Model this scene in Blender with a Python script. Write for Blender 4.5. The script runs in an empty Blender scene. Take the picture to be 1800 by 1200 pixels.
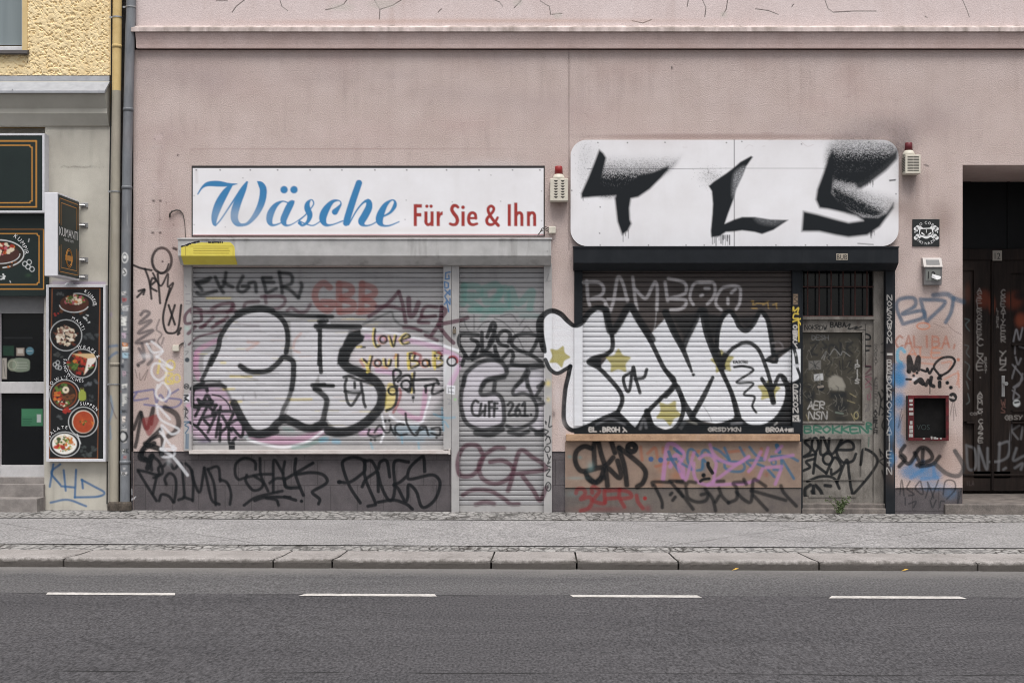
import bpy, math, random
import numpy as np
from mathutils import Matrix, Vector
R_ = math.radians
SC = bpy.context.scene
COL = SC.collection

# ------------------------------------------------------------------ camera, world, sun, exposure
CAM_D, CAM_H, FPX, CX, CY = 16.0, 1.6, 2400.0, 930.0, 658.0
cam_data = bpy.data.cameras.new("camera")
cam = bpy.data.objects.new("camera", cam_data)
COL.objects.link(cam)
cam.location = (0, -CAM_D, CAM_H)
cam.rotation_euler = (R_(90), 0, 0)
cam_data.sensor_width = 36.0
cam_data.lens = 36.0 * FPX / 1800.0
cam_data.shift_x = -30.0 / 1800.0
cam_data.shift_y = 58.0 / 1800.0
cam_data.clip_end = 500
SC.camera = cam

SUN_EL, SUN_AZ = 66.0, 10.0          # overcast: a wide soft sun high in front of the facade
world = bpy.data.worlds.new("World")
SC.world = world
world.use_nodes = True
wn = world.node_tree.nodes
wl = world.node_tree.links
bg = wn["Background"]
sky = wn.new("ShaderNodeTexSky")
sky.sky_type = 'NISHITA'
sky.sun_disc = False
sky.sun_elevation = R_(SUN_EL)
sky.sun_rotation = R_(180 - SUN_AZ)
sky.air_density = 1.0
sky.dust_density = 4.0
sky.ozone_density = 1.0
hs = wn.new("ShaderNodeHueSaturation")
hs.inputs["Saturation"].default_value = 0.28      # cloud cover: a nearly white sky
wl.new(sky.outputs[0], hs.inputs["Color"])
wl.new(hs.outputs[0], bg.inputs[0])
bg.inputs[1].default_value = 0.108
sun_d = bpy.data.lights.new("sun", 'SUN')
sun_d.energy = 1.9
sun_d.angle = R_(34)
sun_d.color = (1.0, 0.97, 0.94)
sun = bpy.data.objects.new("sun", sun_d)
COL.objects.link(sun)
sun.location = (2, -14, 20)
sun.rotation_euler = (R_(90 - SUN_EL), 0, R_(SUN_AZ))
SC.view_settings.view_transform = 'Standard'
SC.view_settings.look = 'None'
SC.view_settings.exposure = 0.52
SC.view_settings.gamma = 1.0
SC.cycles.filter_width = 1.0

# ------------------------------------------------------------------ colour and coordinates
def L(r, g, b):
    f = lambda v: (v/255/12.92) if v/255 <= 0.04045 else ((v/255+0.055)/1.055)**2.4
    return (f(r), f(g), f(b))

def PX(px, y=0.0): return (px - CX) * (CAM_D + y) / FPX
def PZ(py, y=0.0): return CAM_H + (CY - py) * (CAM_D + y) / FPX
def GY(py, z=0.0): return FPX * (CAM_H - z) / (py - CY) - CAM_D      # distance of a ground row

# ------------------------------------------------------------------ paint: sprayed and brushed marks, in units of 1/150 m on the facade
class Canvas:
    def __init__(s, x0, y0, x1, y1):
        s.x0, s.y0 = x0, y0
        s.W, s.H = int(x1-x0), int(y1-y0)
        s.rgb = np.zeros((s.H, s.W, 3), np.float32)     # premultiplied
        s.a = np.zeros((s.H, s.W), np.float32)
        s.rng = np.random.RandomState(5)
    def win(s, xa, ya, xb, yb):
        i0 = max(0, int(math.floor(ya-s.y0))); i1 = min(s.H, int(math.ceil(yb-s.y0))+1)
        j0 = max(0, int(math.floor(xa-s.x0))); j1 = min(s.W, int(math.ceil(xb-s.x0))+1)
        if i1 <= i0 or j1 <= j0: return None
        yy, xx = np.mgrid[i0:i1, j0:j1].astype(np.float32)
        return (i0, i1, j0, j1, xx+s.x0, yy+s.y0)
    def lay(s, w, cov, c):
        i0, i1, j0, j1 = w[:4]
        cov = np.clip(cov, 0, 1)
        s.rgb[i0:i1, j0:j1] = s.rgb[i0:i1, j0:j1]*(1-cov[..., None]) + np.array(c, np.float32)*cov[..., None]
        s.a[i0:i1, j0:j1] = s.a[i0:i1, j0:j1]*(1-cov) + cov
    @staticmethod
    def smooth(p, n=7, closed=False):
        p = np.array(p, float)
        if len(p) < 3: return p
        if closed: q = np.vstack([p[-1], p, p[0], p[1]])
        else: q = np.vstack([2*p[0]-p[1], p, 2*p[-1]-p[-2]])
        out = []
        for i in range(1, len(q)-2):
            a, b, c, d = q[i-1], q[i], q[i+1], q[i+2]
            for k in range(n):
                t = k/n
                out.append(0.5*((2*b)+(-a+c)*t+(2*a-5*b+4*c-d)*t*t+(-a+3*b-3*c+d)*t**3))
        if not closed: out.append(q[-2])
        return np.array(out)
    def stroke(s, pts, w, c, al=1.0, soft=0.7, sm=True, halo=0.0):
        """pts (n,2) or (n,3) with a width per point"""
        p = np.array(pts, float)
        if p.shape[1] == 2: p = np.hstack([p, np.full((len(p), 1), w)])
        if len(p) == 1: p = np.vstack([p, p+[0.01, 0, 0]])
        if sm and len(p) > 2: p = s.smooth(p)
        m = p[:, 2].max()/2 + soft*2 + 7 + halo
        wn_ = s.win(p[:, 0].min()-m, p[:, 1].min()-m, p[:, 0].max()+m, p[:, 1].max()+m)
        if wn_ is None: return
        xx, yy = wn_[4], wn_[5]
        best = np.full(xx.shape, 1e9, np.float32)
        for k in range(len(p)-1):
            ax, ay, aw = p[k]; bx, by, bw = p[k+1]
            mm = max(aw, bw)/2 + soft*2 + 7 + halo
            ja = max(0, int(min(ax, bx)-mm-xx[0, 0])); jb = int(max(ax, bx)+mm-xx[0, 0])+2
            ia = max(0, int(min(ay, by)-mm-yy[0, 0])); ib = int(max(ay, by)+mm-yy[0, 0])+2
            if jb <= 0 or ib <= 0: continue
            X = xx[ia:ib, ja:jb]; Y = yy[ia:ib, ja:jb]
            if X.size == 0: continue
            dx, dy = bx-ax, by-ay
            l2 = dx*dx+dy*dy+1e-9
            t = np.clip(((X-ax)*dx+(Y-ay)*dy)/l2, 0, 1)
            d = np.hypot(X-ax-t*dx, Y-ay-t*dy) - (aw+(bw-aw)*t)/2
            best[ia:ib, ja:jb] = np.minimum(best[ia:ib, ja:jb], d)
        cov = np.clip(0.5-best/(2*soft), 0, 1)
        cov = cov*cov*(3-2*cov)
        if halo == 0 and soft >= 1.2 and al > .6: halo = min(4.0, p[:, 2].max()*.45)
        if halo > 0:
            h = np.clip(1-best/halo, 0, 1)**2*0.28
            cov = np.maximum(cov, h)
        if p[:, 2].max() > 3 and soft >= .75: cov = cov*(1-(.07 if sum(c) < .1 else .16)*s.noise(wn_, 7, 7))
        s.lay(wn_, cov*al, c)
    def field(s, pts, wn_):
        p = np.array(pts, float)
        xx, yy = wn_[4], wn_[5]
        ins = np.zeros(xx.shape, bool)
        best = np.full(xx.shape, 1e9, np.float32)
        n = len(p)
        for k in range(n):
            ax, ay = p[k][:2]; bx, by = p[(k+1) % n][:2]
            cond = (ay > yy) != (by > yy)
            if ay != by:
                xi = (bx-ax)*(yy-ay)/(by-ay)+ax
                ins ^= cond & (xx < xi)
            dx, dy = bx-ax, by-ay
            l2 = dx*dx+dy*dy+1e-9
            t = np.clip(((xx-ax)*dx+(yy-ay)*dy)/l2, 0, 1)
            best = np.minimum(best, np.hypot(xx-ax-t*dx, yy-ay-t*dy))
        return np.where(ins, -best, best)
    def poly(s, pts, c, al=1.0, soft=0.7, sm=False, streak=0.0):
        p = s.smooth(pts, 5, True) if sm else np.array(pts, float)
        m = soft*2+2
        w = s.win(p[:, 0].min()-m, p[:, 1].min()-m, p[:, 0].max()+m, p[:, 1].max()+m)
        if w is None: return
        d = s.field(p, w)
        cov = np.clip(0.5-d/(2*soft), 0, 1)
        if streak > 0:
            n = s.noise(w, 26, 2.2)
            cov = cov*(1-streak*n)
        s.lay(w, cov*al, c)
    def noise(s, w, sx, sy):
        h, k = w[4].shape
        g = s.rng.rand(int(h/sy)+3, int(k/sx)+3).astype(np.float32)
        yi = np.arange(h)/sy; xi = np.arange(k)/sx
        y0 = yi.astype(int); x0 = xi.astype(int)
        fy = (yi-y0)[:, None]; fx = (xi-x0)[None, :]
        a = g[y0][:, x0]; b = g[y0][:, x0+1]; cc = g[y0+1][:, x0]; d = g[y0+1][:, x0+1]
        return (a*(1-fx)+b*fx)*(1-fy)+(cc*(1-fx)+d*fx)*fy
    def stipple(s, pts, c, dens, soft=10, sm=True):
        """spray dust: dense near the polygon's dense side; dens = f(xx, yy) -> 0..1"""
        p = s.smooth(pts, 5, True) if sm else np.array(pts, float)
        w = s.win(p[:, 0].min()-soft, p[:, 1].min()-soft, p[:, 0].max()+soft, p[:, 1].max()+soft)
        if w is None: return
        d = s.field(p, w)
        m = np.clip(0.5-d/(2*soft), 0, 1)*np.clip(dens(w[4], w[5]), 0, 1)
        r = s.rng.rand(*m.shape)
        cov = np.clip(.55*m+.62*np.clip((m*1.15-r)*3.0, 0, 1)*(.4+.6*m), 0, 1)
        s.lay(w, cov, c)
    def gauss(s, cx, cy, rx, ry, c, al=0.6, pw=2.0, grain=0.0):
        w = s.win(cx-rx*2.4, cy-ry*2.4, cx+rx*2.4, cy+ry*2.4)
        if w is None: return
        q = ((w[4]-cx)/rx)**2+((w[5]-cy)/ry)**2
        cov = al*np.exp(-q**(pw/2))
        if grain > 0:
            r = s.rng.rand(*cov.shape)
            cov = cov*(1-grain)+grain*(cov > r)*0.8
        s.lay(w, cov, c)
    def ell(s, cx, cy, rx, ry, c, w=None, al=1.0, soft=0.7, a0=0, a1=360):
        th = np.radians(np.linspace(a0, a1, 30))
        pts = [(cx+rx*math.cos(t), cy+ry*math.sin(t)) for t in th]
        if w is None: s.poly(pts[:-1], c, al, soft)
        else: s.stroke(pts, w, c, al, soft, sm=False)
    def sample(s, px, py):
        u = np.clip(px-s.x0, 0, s.W-1.001); v = np.clip(py-s.y0, 0, s.H-1.001)
        j = u.astype(int); i = v.astype(int)
        fx = (u-j).astype(np.float32); fy = (v-i).astype(np.float32)
        full = np.dstack([s.rgb, s.a])
        def g(a, b): return full[a, b]
        return (g(i, j)*((1-fx)*(1-fy))[:, None]+g(i, j+1)*(fx*(1-fy))[:, None]
                + g(i+1, j)*((1-fx)*fy)[:, None]+g(i+1, j+1)*(fx*fy)[:, None])

CV = Canvas(-60, -60, 1860, 912)
class Reg:
    """a piece of the facade seen enlarged: turns its own units into canvas units"""
    def __init__(s, x0, y0, k, wk=1.0): s.x0, s.y0, s.k, s.wk = x0, y0, k, wk
    def p(s, t):
        out = []
        for q in t.split():
            v = [float(a) for a in q.split(',')]
            r = [s.x0+v[0]/s.k, s.y0+v[1]/s.k]
            if len(v) > 2: r.append(v[2]/s.k)
            out.append(r)
        return out
    def S(s, t, w, c, al=1.0, soft=0.8, sm=True, halo=0.0):
        for part in t.split(';'):
            if part.strip(): CV.stroke(s.p(part), w*s.wk, c, al, soft, sm, halo)
    def F(s, t, c, al=1.0, soft=0.8, sm=False, streak=0.0): CV.poly(s.p(t), c, al, soft, sm, streak)
    def D(s, t, r, c, al=1.0, soft=0.8):
        for x, y in s.p(t): CV.ell(x, y, r, r, c, None, al, soft)
    def O(s, x, y, rx, ry, w, c, al=1.0, soft=0.8, a0=0, a1=360):
        CV.ell(s.x0+x/s.k, s.y0+y/s.k, rx/s.k, ry/s.k, c, w, al, soft, a0, a1)
    def G(s, x, y, rx, ry, c, al=0.6, pw=2.0, grain=0.0): CV.gauss(s.x0+x/s.k, s.y0+y/s.k, rx/s.k, ry/s.k, c, al, pw, grain)
    def T(s, text, x, y, dx, h, w, c, al=1.0, soft=0.7, vert=False, seed=1, slant=0.0):
        rr = random.Random(seed)
        for ch in text:
            if ch != ' ':
                for pl in GLYPH.get(ch, GLYPH['I']):
                    pts = []
                    for gx, gy in pl:
                        ww = dx*0.78 if not vert else dx
                        u = x+gx*ww+(1-gy)*h*slant+rr.uniform(-.05, .05)*ww
                        v = y+gy*h+rr.uniform(-.04, .04)*h
                        pts.append((s.x0+u/s.k, s.y0+v/s.k))
                    CV.stroke(pts, w, c, al, soft, sm=len(pts) > 3)
            if vert: y += h*1.22
            else: x += dx
GLYPH = {
 'A': [[(0, 1), (.5, 0), (1, 1)], [(.2, .65), (.8, .65)]], 'B': [[(0, 0), (0, 1), (.8, .9), (.8, .55), (.1, .5), (.7, .4), (.7, .1), (0, 0)]],
 'C': [[(1, .1), (.5, 0), (0, .5), (.4, 1), (1, .9)]], 'D': [[(0, 0), (0, 1), (.8, .8), (.8, .2), (0, 0)]], 'E': [[(1, 0), (0, 0), (0, 1), (1, 1)], [(0, .5), (.8, .5)]],
 'F': [[(1, 0), (0, 0), (0, 1)], [(0, .5), (.7, .5)]], 'G': [[(1, .15), (.5, 0), (0, .5), (.5, 1), (1, .8), (1, .5), (.5, .5)]], 'H': [[(0, 0), (0, 1)], [(1, 0), (1, 1)], [(0, .5), (1, .5)]],
 'I': [[(.5, 0), (.5, 1)]], 'J': [[(1, 0), (1, .8), (.5, 1), (0, .8)]], 'K': [[(0, 0), (0, 1)], [(1, 0), (0, .5), (1, 1)]], 'L': [[(0, 0), (0, 1), (1, 1)]],
 'M': [[(0, 1), (.1, 0), (.5, .6), (.9, 0), (1, 1)]], 'N': [[(0, 1), (0, 0), (1, 1), (1, 0)]], 'O': [[(.5, 0), (0, .5), (.5, 1), (1, .5), (.5, 0)]],
 'P': [[(0, 1), (0, 0), (.9, .1), (.9, .45), (0, .55)]], 'R': [[(0, 1), (0, 0), (.9, .1), (.9, .4), (0, .5), (1, 1)]], 'S': [[(1, .1), (.4, 0), (.1, .3), (.8, .6), (.7, .95), (0, .9)]],
 'T': [[(0, 0), (1, 0)], [(.5, 0), (.5, 1)]], 'U': [[(0, 0), (.1, .8), (.5, 1), (.9, .8), (1, 0)]], 'V': [[(0, 0), (.5, 1), (1, 0)]], 'W': [[(0, 0), (.25, 1), (.5, .4), (.75, 1), (1, 0)]],
 'X': [[(0, 0), (1, 1)], [(1, 0), (0, 1)]], 'Y': [[(0, 0), (.5, .5)], [(1, 0), (.5, .5), (.3, 1)]], 'Z': [[(0, 0), (1, 0), (0, 1), (1, 1)]], '+': [[(.5, .2), (.5, .9)], [(.1, .5), (.9, .5)]],
 '.': [[(.5, .9), (.5, .95)]], ',': [[(.5, .8), (.3, 1.1)]], '*': [[(.2, .2), (.8, .8)], [(.8, .2), (.2, .8)], [(.5, .1), (.5, .9)]], '1': [[(.2, .2), (.5, 0), (.5, 1)]], '2': [[(0, .2), (.5, 0), (.9, .3), (0, 1), (1, 1)]],
 '3': [[(0, .1), (.7, .05), (.8, .35), (.4, .5), (.9, .65), (.7, .95), (0, .9)]], '6': [[(.8, 0), (.1, .5), (.2, .95), (.8, .9), (.8, .55), (.1, .6)]], '8': [[(.5, .45), (.1, .2), (.5, 0), (.9, .2), (.1, .8), (.5, 1), (.9, .8), (.5, .45)]],
}
BK = L(24, 27, 30); MA = L(78, 42, 56); RO = L(138, 88, 84); TE = L(92, 138, 130); LI = L(196, 160, 188); PK = L(190, 140, 170)
YE = L(214, 194, 96); OL = L(158, 148, 74); WH = L(222, 223, 227); SI = L(202, 201, 205); BL = L(52, 98, 142); DB = L(66, 88, 108); OR = L(186, 112, 78); RE = L(146, 50, 52); CY_ = L(100, 160, 185); GR = L(70, 120, 100); CH = L(186, 182, 178)
# ------------------------------------------------------------------ graffiti on the left window shutter
rr = random.Random(11)
for k in range(40): CV.gauss(rr.uniform(240, 1690), rr.uniform(100, 240), rr.uniform(20, 90), rr.uniform(8, 30), L(178, 150, 146) if k % 2 else L(150, 136, 138), rr.uniform(.07, .2))
for k in range(16): CV.gauss(rr.uniform(1580, 1692), rr.uniform(300, 780), rr.uniform(10, 40), rr.uniform(14, 50), L(140, 122, 114), rr.uniform(.2, .45))
for k in range(10): CV.gauss(rr.uniform(238, 320), rr.uniform(430, 780), rr.uniform(8, 26), rr.uniform(14, 50), L(150, 122, 112), rr.uniform(.1, .3))
for k in range(60):          # runs of dirt below the cornice and the fixings
    x = rr.uniform(240, 1790); y = rr.uniform(86, 110); CV.stroke([(x, y), (x+rr.uniform(-2, 2), y+rr.uniform(20, 130))], rr.uniform(1, 4), L(138, 116, 110), rr.uniform(.03, .11), 2.0, False)
for k in range(90):
    x = rr.uniform(240, 1690); y = rr.uniform(95, 280); a = rr.uniform(-.5, .5); l_ = rr.uniform(4, 22)
    CV.stroke([(x, y), (x+l_*.5, y+a*l_), (x+l_, y+a*l_*.6)], .8, L(146, 124, 120), rr.uniform(.2, .5), .6)
for x, l_ in ((345, 20), (983, 60), (1600, 50), (279, 60), (300, 40), (1630, 60), (1612, 50)): CV.stroke([(x, 300), (x+1, 300+l_)], 5, L(140, 116, 108), .18, 3, False)
A = Reg(310, 460, 6.665, 1.12); B = Reg(560, 460, 6.665, 1.1); C = Reg(310, 620, 6.315, 1.12); D = Reg(560, 620, 6.315, 1.1)
A.F("345,412 640,412 640,440 345,440", YE, .4)
A.S("240,240 320,215 400,190;230,245 300,330;260,260 330,240 380,215;240,365 300,385 470,340;455,180 510,300 550,360;580,130 560,260 520,300;550,230 600,270 660,295;780,170 720,290 730,340 790,350 850,290 770,285;850,250 920,245 935,350;1010,190 1110,190;1020,240 1140,240;1010,200 1040,300 1060,360 1170,315;1205,120 1225,250 1240,365;1205,130 1340,150 1350,250 1250,290;1240,290 1330,330 1430,420;1460,250 1470,290 1430,420", 5.8, BK, .9, 1.9, halo=4)
# lilac, white and teal background of the left piece
A.S("230,1190 250,1050 350,980 480,920", 8, PK, .6, 2)
C.S("230,0 210,150 250,280", 10, PK, .6, 2)
C.F("170,400 520,400 640,640 780,880 720,940 560,960 170,900", LI, .55, 4, True)
C.F("800,930 1000,900 1300,930 1640,840 1640,900 1400,1000 1180,1030 960,1000", PK, .6, 3, True)
C.S("790,960 950,1010 1200,1045 1450,985 1640,860", 4, WH, .85, 1.2)
C.S("1300,1050 1460,1020 1640,950", 7, TE, .5, 2.5); C.S("760,930 830,900;1200,840 1290,860", 6, TE, .35, 3)
B.F("480,770 900,800 1460,950 1460,1210 330,1210 420,1000", L(206, 200, 204), .72, 5, False, .4)
D.F("300,-10 1380,-10 1380,480 1180,760 860,760 700,690 720,480 640,300", L(206, 200, 204), .7, 5, False, .4)
B.S("560,880 800,900 1100,930 1450,1010", 9, LI, .7, 2.5); B.S("500,780 900,840 1400,960 1640,1050", 4, WH, .8, 1.5)
D.S("650,190 830,225", 8, LI, .8, 2.5); D.S("900,640 1060,720 1150,700 1185,420", 8, PK, .7, 2)
D.S("790,690 900,760 1130,775 1190,640 1240,480", 3.6, WH, .9, 1); D.S("480,890 700,870", 10, LI, .7, 3); D.S("700,680 730,860 690,990", 3.5, WH, .8, 1.2)
D.S("870,860 1050,850 1250,900", 14, CY_, .28, 5); D.S("30,970 90,960;170,980 220,985", 8, CY_, .55, 3); D.S("900,940 1150,960", 9, CY_, .25, 4)
D.S("1280,680 1400,720 1510,715;1370,610 1385,860;1400,760 1440,820;580,1000 600,1060;920,900 930,1000;1110,1000 1115,1060", 3.4, CY_, .55, 1.2)
# maroon letters on the left
A.S("290,560 200,540 110,620 110,720 200,710 290,690 290,600", 5, MA, .9, 1); A.S("180,590 400,590 700,580;415,550 520,500 640,485 670,530 600,590", 6, MA, .85, 1.2)
A.S("430,650 300,770;600,650 420,770;220,760 140,840;470,720 560,690;640,570 660,490;280,770 340,740", 5.5, MA, .85, 1.1); A.S("145,970 260,880 480,820 520,790", 3.6, MA, .85)
A.S("790,540 820,480 960,465;1040,400 1050,480;1000,410 1240,410 1270,480 1210,540 1150,550;1300,570 1350,540 1430,585 1520,580 1570,500", 5.5, MA, .75, 1.4)
B.S("130,300 60,250 -20,310 -40,420 20,530 110,570 160,520 170,480 50,470;240,260 240,570;240,260 370,290 380,370 270,420;270,440 400,480 390,560 250,590;510,260 500,570;510,260 640,310 650,380 540,430;540,440 640,490 610,560 470,590", 10.5, RO, .82, 1.6)
# silver piece, fill then outline
A.F("400,1190 470,1040 520,850 640,700 800,600 970,570 1130,600 1250,720 1300,930 1270,1060 1190,1140 1100,1230 800,1260 400,1260", SI, .96, 1.2, True, .3)
C.F("390,-10 300,200 260,300 480,320 560,420 660,600 760,790 900,880 1040,830 1190,690 1290,420 1310,200 1290,90 1190,40", SI, .96, 1.2, True, .4)
C.F("1320,-90 1600,-330 1620,0 1600,200 1520,360 1642,500 1642,760 1500,790 1380,780 1220,680 1300,400", SI, .96, 1.5, False, .35)
B.F("20,690 130,690 150,760 60,800 40,1200 -300,1200 -330,700", SI, .96, 1.5, False, .35)
B.F("60,790 360,800 300,920 220,1210 30,1210", SI, .96, 1.2, False, .3)
D.F("20,-10 220,0 240,120 350,200 560,270 660,380 680,470 620,600 480,740 260,835 140,790 80,690 100,520 20,430", SI, .96, 1.2, True, .3)
rr = random.Random(77)
for k in range(150):      # scuffs and old paint showing through, along the slats
    x = rr.uniform(345, 660); y = rr.uniform(560, 770); l_ = rr.uniform(4, 34)
    CV.stroke([(x, y), (x+l_, y+rr.uniform(-1, 1))], rr.uniform(.8, 2.6), (L(128, 124, 126), L(150, 146, 148), L(186, 160, 150), L(196, 184, 130), L(112, 108, 112))[rr.randrange(5)], rr.uniform(.15, .5), 1.0)
A.S("700,720 830,740 960,750", 4, MA, .25, 2); A.S("840,940 940,950;830,1030 960,950", 5, OR, .3, 2); A.S("1370,1000 1390,920 1460,840;1380,1040 1440,1060", 4, OR, .35, 2)
C.S("500,110 540,110;600,260 830,265;520,405 640,400;600,550 720,540;1260,520 1500,515", 4, YE, .55, 1.5, False); C.S("740,480 745,520;870,440 880,500;720,250 900,300;560,600 640,520", 3, L(120, 115, 120), .45, 1.6)
A.S("400,1200 490,1010 510,900 560,800 650,680 800,595 970,560 1130,590 1250,690 1295,800 1305,930 1285,1060", 8, BK, 1, 1.0)
A.S("700,600 800,560 980,530 1130,560;1130,600 1400,625 1740,640", 6.5, BK, .95, 1.4)
C.S("400,30 330,200 280,300", 6.5, BK, .95, 1.2); C.S("180,390 330,365 480,360 540,380", 6.5, BK, .95, 1.2); C.S("290,320 380,310 480,320", 3, BK, .8, 1.4); C.S("480,310 560,420 610,520", 4, BK, .5, 2.0)
C.S("640,560 700,680 770,800 830,870 920,900 1040,860 1120,780 1180,740", 12.5, BK, 1, 1.2); C.S("820,900 950,915 1110,870", 10, BK, 1, 1.5)
C.S("710,145 800,200 900,212 1020,195 1130,110 1190,50 1290,90 1300,200 1295,300 1280,400", 8.5, BK, 1, 1.2); C.S("1280,400 1240,520 1190,620 1160,720", 7, BK, .85, 1.6)
C.S("1180,730 1300,770 1400,820 1500,840 1640,800", 13, BK, 1, 1.5); C.S("1210,690 1300,740 1400,790", 4, BK, .9, 1)
A.S("1690,700 1680,900 1685,1180", 6.8, BK, 1, 1); C.S("1590,0 1598,120 1605,215", 6.5, BK, 1, 1)
B.S("0,640 160,640;100,690 60,720;0,700 60,690", 6, BK, .95, 1.2); B.S("-30,755 250,760 480,762", 8.5, BK, 1, 1.2)
B.S("-10,800 20,860 0,1200", 5.5, BK, .95, 1)
B.F("355,830 490,795 500,850 540,870 525,930 430,1000 380,1080 340,1205 215,1205 240,1080 300,930", BK, 1, 1.2, False)
D.S("280,-20 265,90 340,170 450,215 600,290 680,380 705,490 680,600 600,700 500,790 350,865 200,880 110,860", 15.5, BK, 1, 1.3)
C.S("1510,360 1642,352", 7, BK, 1, 1); D.S("0,360 160,365", 6.5, BK, 1, 1); D.S("-40,400 20,440 90,520 70,650 40,760 -30,800", 9, BK, .95, 1.4); C.S("1530,400 1600,410", 5, BK)
# yellow and red edged words
for t in ("665,790 655,900 680,990 720,985", "840,880 880,990 910,870", "960,920 1070,880 1030,850 970,910 1000,965 1065,950"):
    Reg(557.6, 459.4, 6.665).S(t, 5, YE, .8, 1); B.S(t, 3.3, BK, .95, .8)
Reg(558, 460, 6.665).O(760, 915, 42, 42, 5, OR, .55); B.O(760, 910, 40, 42, 3.4, BK, .95); B.S("500,1000 545,1000", 3, BK, .9); B.S("450,1000 500,990", 3.5, YE, .7)
for t in ("500,70 560,130", "595,40 560,210", "740,70 750,140 790,140 805,80", "880,20 880,150", "1010,10 1020,160 1110,135 1110,95 1030,85", "1010,10 1070,5 1060,60", "1225,80 1240,145", "1290,-10 1300,150 1390,125 1390,80 1310,60", "1310,0 1370,10 1350,60"):
    Reg(557, 620, 6.315).S(t, 5, YE, .75, 1); Reg(561.5, 619, 6.315).S(t, 2.6, RE, .35, 1.2); D.S(t, 3.4, BK, .95, .8)
for x, y, r in ((660, 112, 36), (1190, 112, 38)):
    Reg(558, 620.5, 6.315).O(x, y, r, r, 5, OR, .6); D.O(x, y, r, r, 3.4, BK, .95)
D.S("1060,0 1130,30 1120,90;1330,-10 1380,20", 4.5, RE, .75, 1.2)
D.S("860,20 840,60;460,80 500,150;700,160 760,170", 4, OR, .6, 1.2); D.S("530,150 560,200;1000,90 1000,180;1290,60 1290,180", 4, YE, .8, 1)
D.S("900,400 910,460 880,560 830,660", 4.5, RE, .75, 1.2); D.F("770,340 850,370 850,560 800,620 740,650 750,480", YE, .7, 1.5, True); D.S("1040,230 1030,440", 4, YE, .8)
D.S("835,300 830,210 870,185 912,215 900,255 840,315 850,380;870,370 865,520 830,600 755,640;880,320 940,260 1000,250 1030,300 1010,430 960,400;1065,220 1050,340 1060,440;1060,300 1200,292 1300,290 1310,330 1180,370;1190,370 1190,440;1280,340 1260,450 1330,440 1380,415", 4.3, BK, .97, .9)
D.O(820, 420, 45, 42, 4, BK); D.O(970, 355, 52, 50, 4.2, BK); D.D("1332,340 1050,495", 3, BK); D.S("1050,495 1050,550", 1.2, BK)
D.S("280,270 340,258 420,290 600,345;310,290 292,360 300,430 320,540 370,580 450,460 490,450 500,540 520,600;400,330 402,390;470,330 485,440;290,430 390,445 480,440", 4.8, BK, .95, 1)
D.S("565,850 550,905 620,930 700,908;620,880 680,805 740,880 790,870 800,800;800,830 850,910 850,820 890,790 945,792;860,880 900,912 980,900;965,670 980,780 1040,890 1090,910 1130,820 1185,825 1080,880;1190,820 1220,910;1255,840 1340,830 1340,912 1250,890", 3.8, BK, .95, .9)
D.D("740,755 785,750", 2.4, BK); D.D("580,965 626,965 1310,940", 2.2, BK)
# tag in the lower left corner
C.S("300,330 205,380 180,480 190,590 250,600 270,560;165,400 320,385 340,420;240,520 290,560 340,470 395,560;255,545 400,540;180,585 440,580", 6, BK, 1, 1)
C.S("270,580 210,700;340,600 240,800;350,590 430,660;440,580 400,670;460,640 350,880;300,720 430,690;310,750 360,800;490,600 440,930;470,650 620,655 610,720 560,800;510,700 610,870;490,790 480,980;560,820 480,900;580,820 590,1000 660,940;570,800 680,740 740,800 720,930 620,830", 5, BK, 1, 1)
C.S("400,465 500,490 580,570 600,640", 2.2, BK); C.F("580,990 650,990 652,1072 582,1072", BK); C.S("150,770 220,815 280,870 370,980", 4.6, BK); C.G(305, 975, 70, 30, L(84, 72, 96), .8)
B.S("520,730 620,690 700,650 850,590 880,660 960,740 1100,770 1300,840", 3.4, BK, .6, 1.8)
# maroon letters on the right
B.S("590,640 700,570 830,470 940,350;940,350 985,500 1020,710;680,525 860,525 975,560", 6, MA, .88, 1.3)
B.S("1055,430 1060,560 1080,640 1130,590 1170,480", 8, MA, .88, 1.2)
B.S("1390,530 1250,530 1210,640 1370,635;1210,640 1170,705 1290,715;1000,770 1100,775 1200,810;1250,860 1390,920", 5.6, MA, .88, 1.2)
B.S("1440,530 1420,700 1325,860;1440,530 1490,575 1430,670;1400,735 1640,690 1745,655;1415,760 1500,870 1580,950", 6.6, MA, .92, 1.1)
B.S("1490,130 1540,120;1490,130 1485,205 1530,200 1525,160;1480,235 1520,250 1520,300 1480,310 1475,235;1480,330 1540,390 1540,330 1480,400;1540,430 1540,500 1480,410;1475,500 1500,460 1525,585", 2.2, BL, .95, .6, False)
# sill and rails
E = Reg(770, 460, 5.454, 1.1); F_ = Reg(770, 660, 4.8, 1.1)
E.S("55,860 120,880 200,930", 9, LI, .85, 2); E.S("110,1190 195,1010", 9, LI, .85, 1.5); E.S("50,805 195,850", 4, WH, .9, 1); E.F("60,900 120,900 190,1000 100,1170 50,1200", WH, .5, 4)
D.F("1385,20 1440,30 1385,300", WH, .7, 3); D.O(1480, 95, 52, 48, 3.6, BK); D.O(1488, 88, 56, 52, 3.5, RE, .8, .8, 230, 380)
D.F("1420,355 1518,365 1512,462 1418,450", WH, .95, .8); D.S("1435,385 1500,390;1440,430 1500,440;1440,400 1440,440;1470,380 1475,440", 1.6, L(120, 120, 125), .8); D.D("1516,516", 2.4, L(150, 190, 140), .9); D.S("1430,510 1470,530 1440,570 1490,560", 1.6, L(130, 130, 135), .7)
for t in ("55,80 92,78 92,104 60,104", "80,840 150,838", "95,455 145,460 140,540 82,540", "80,760 140,762 142,900 85,900"):
    pass
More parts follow.
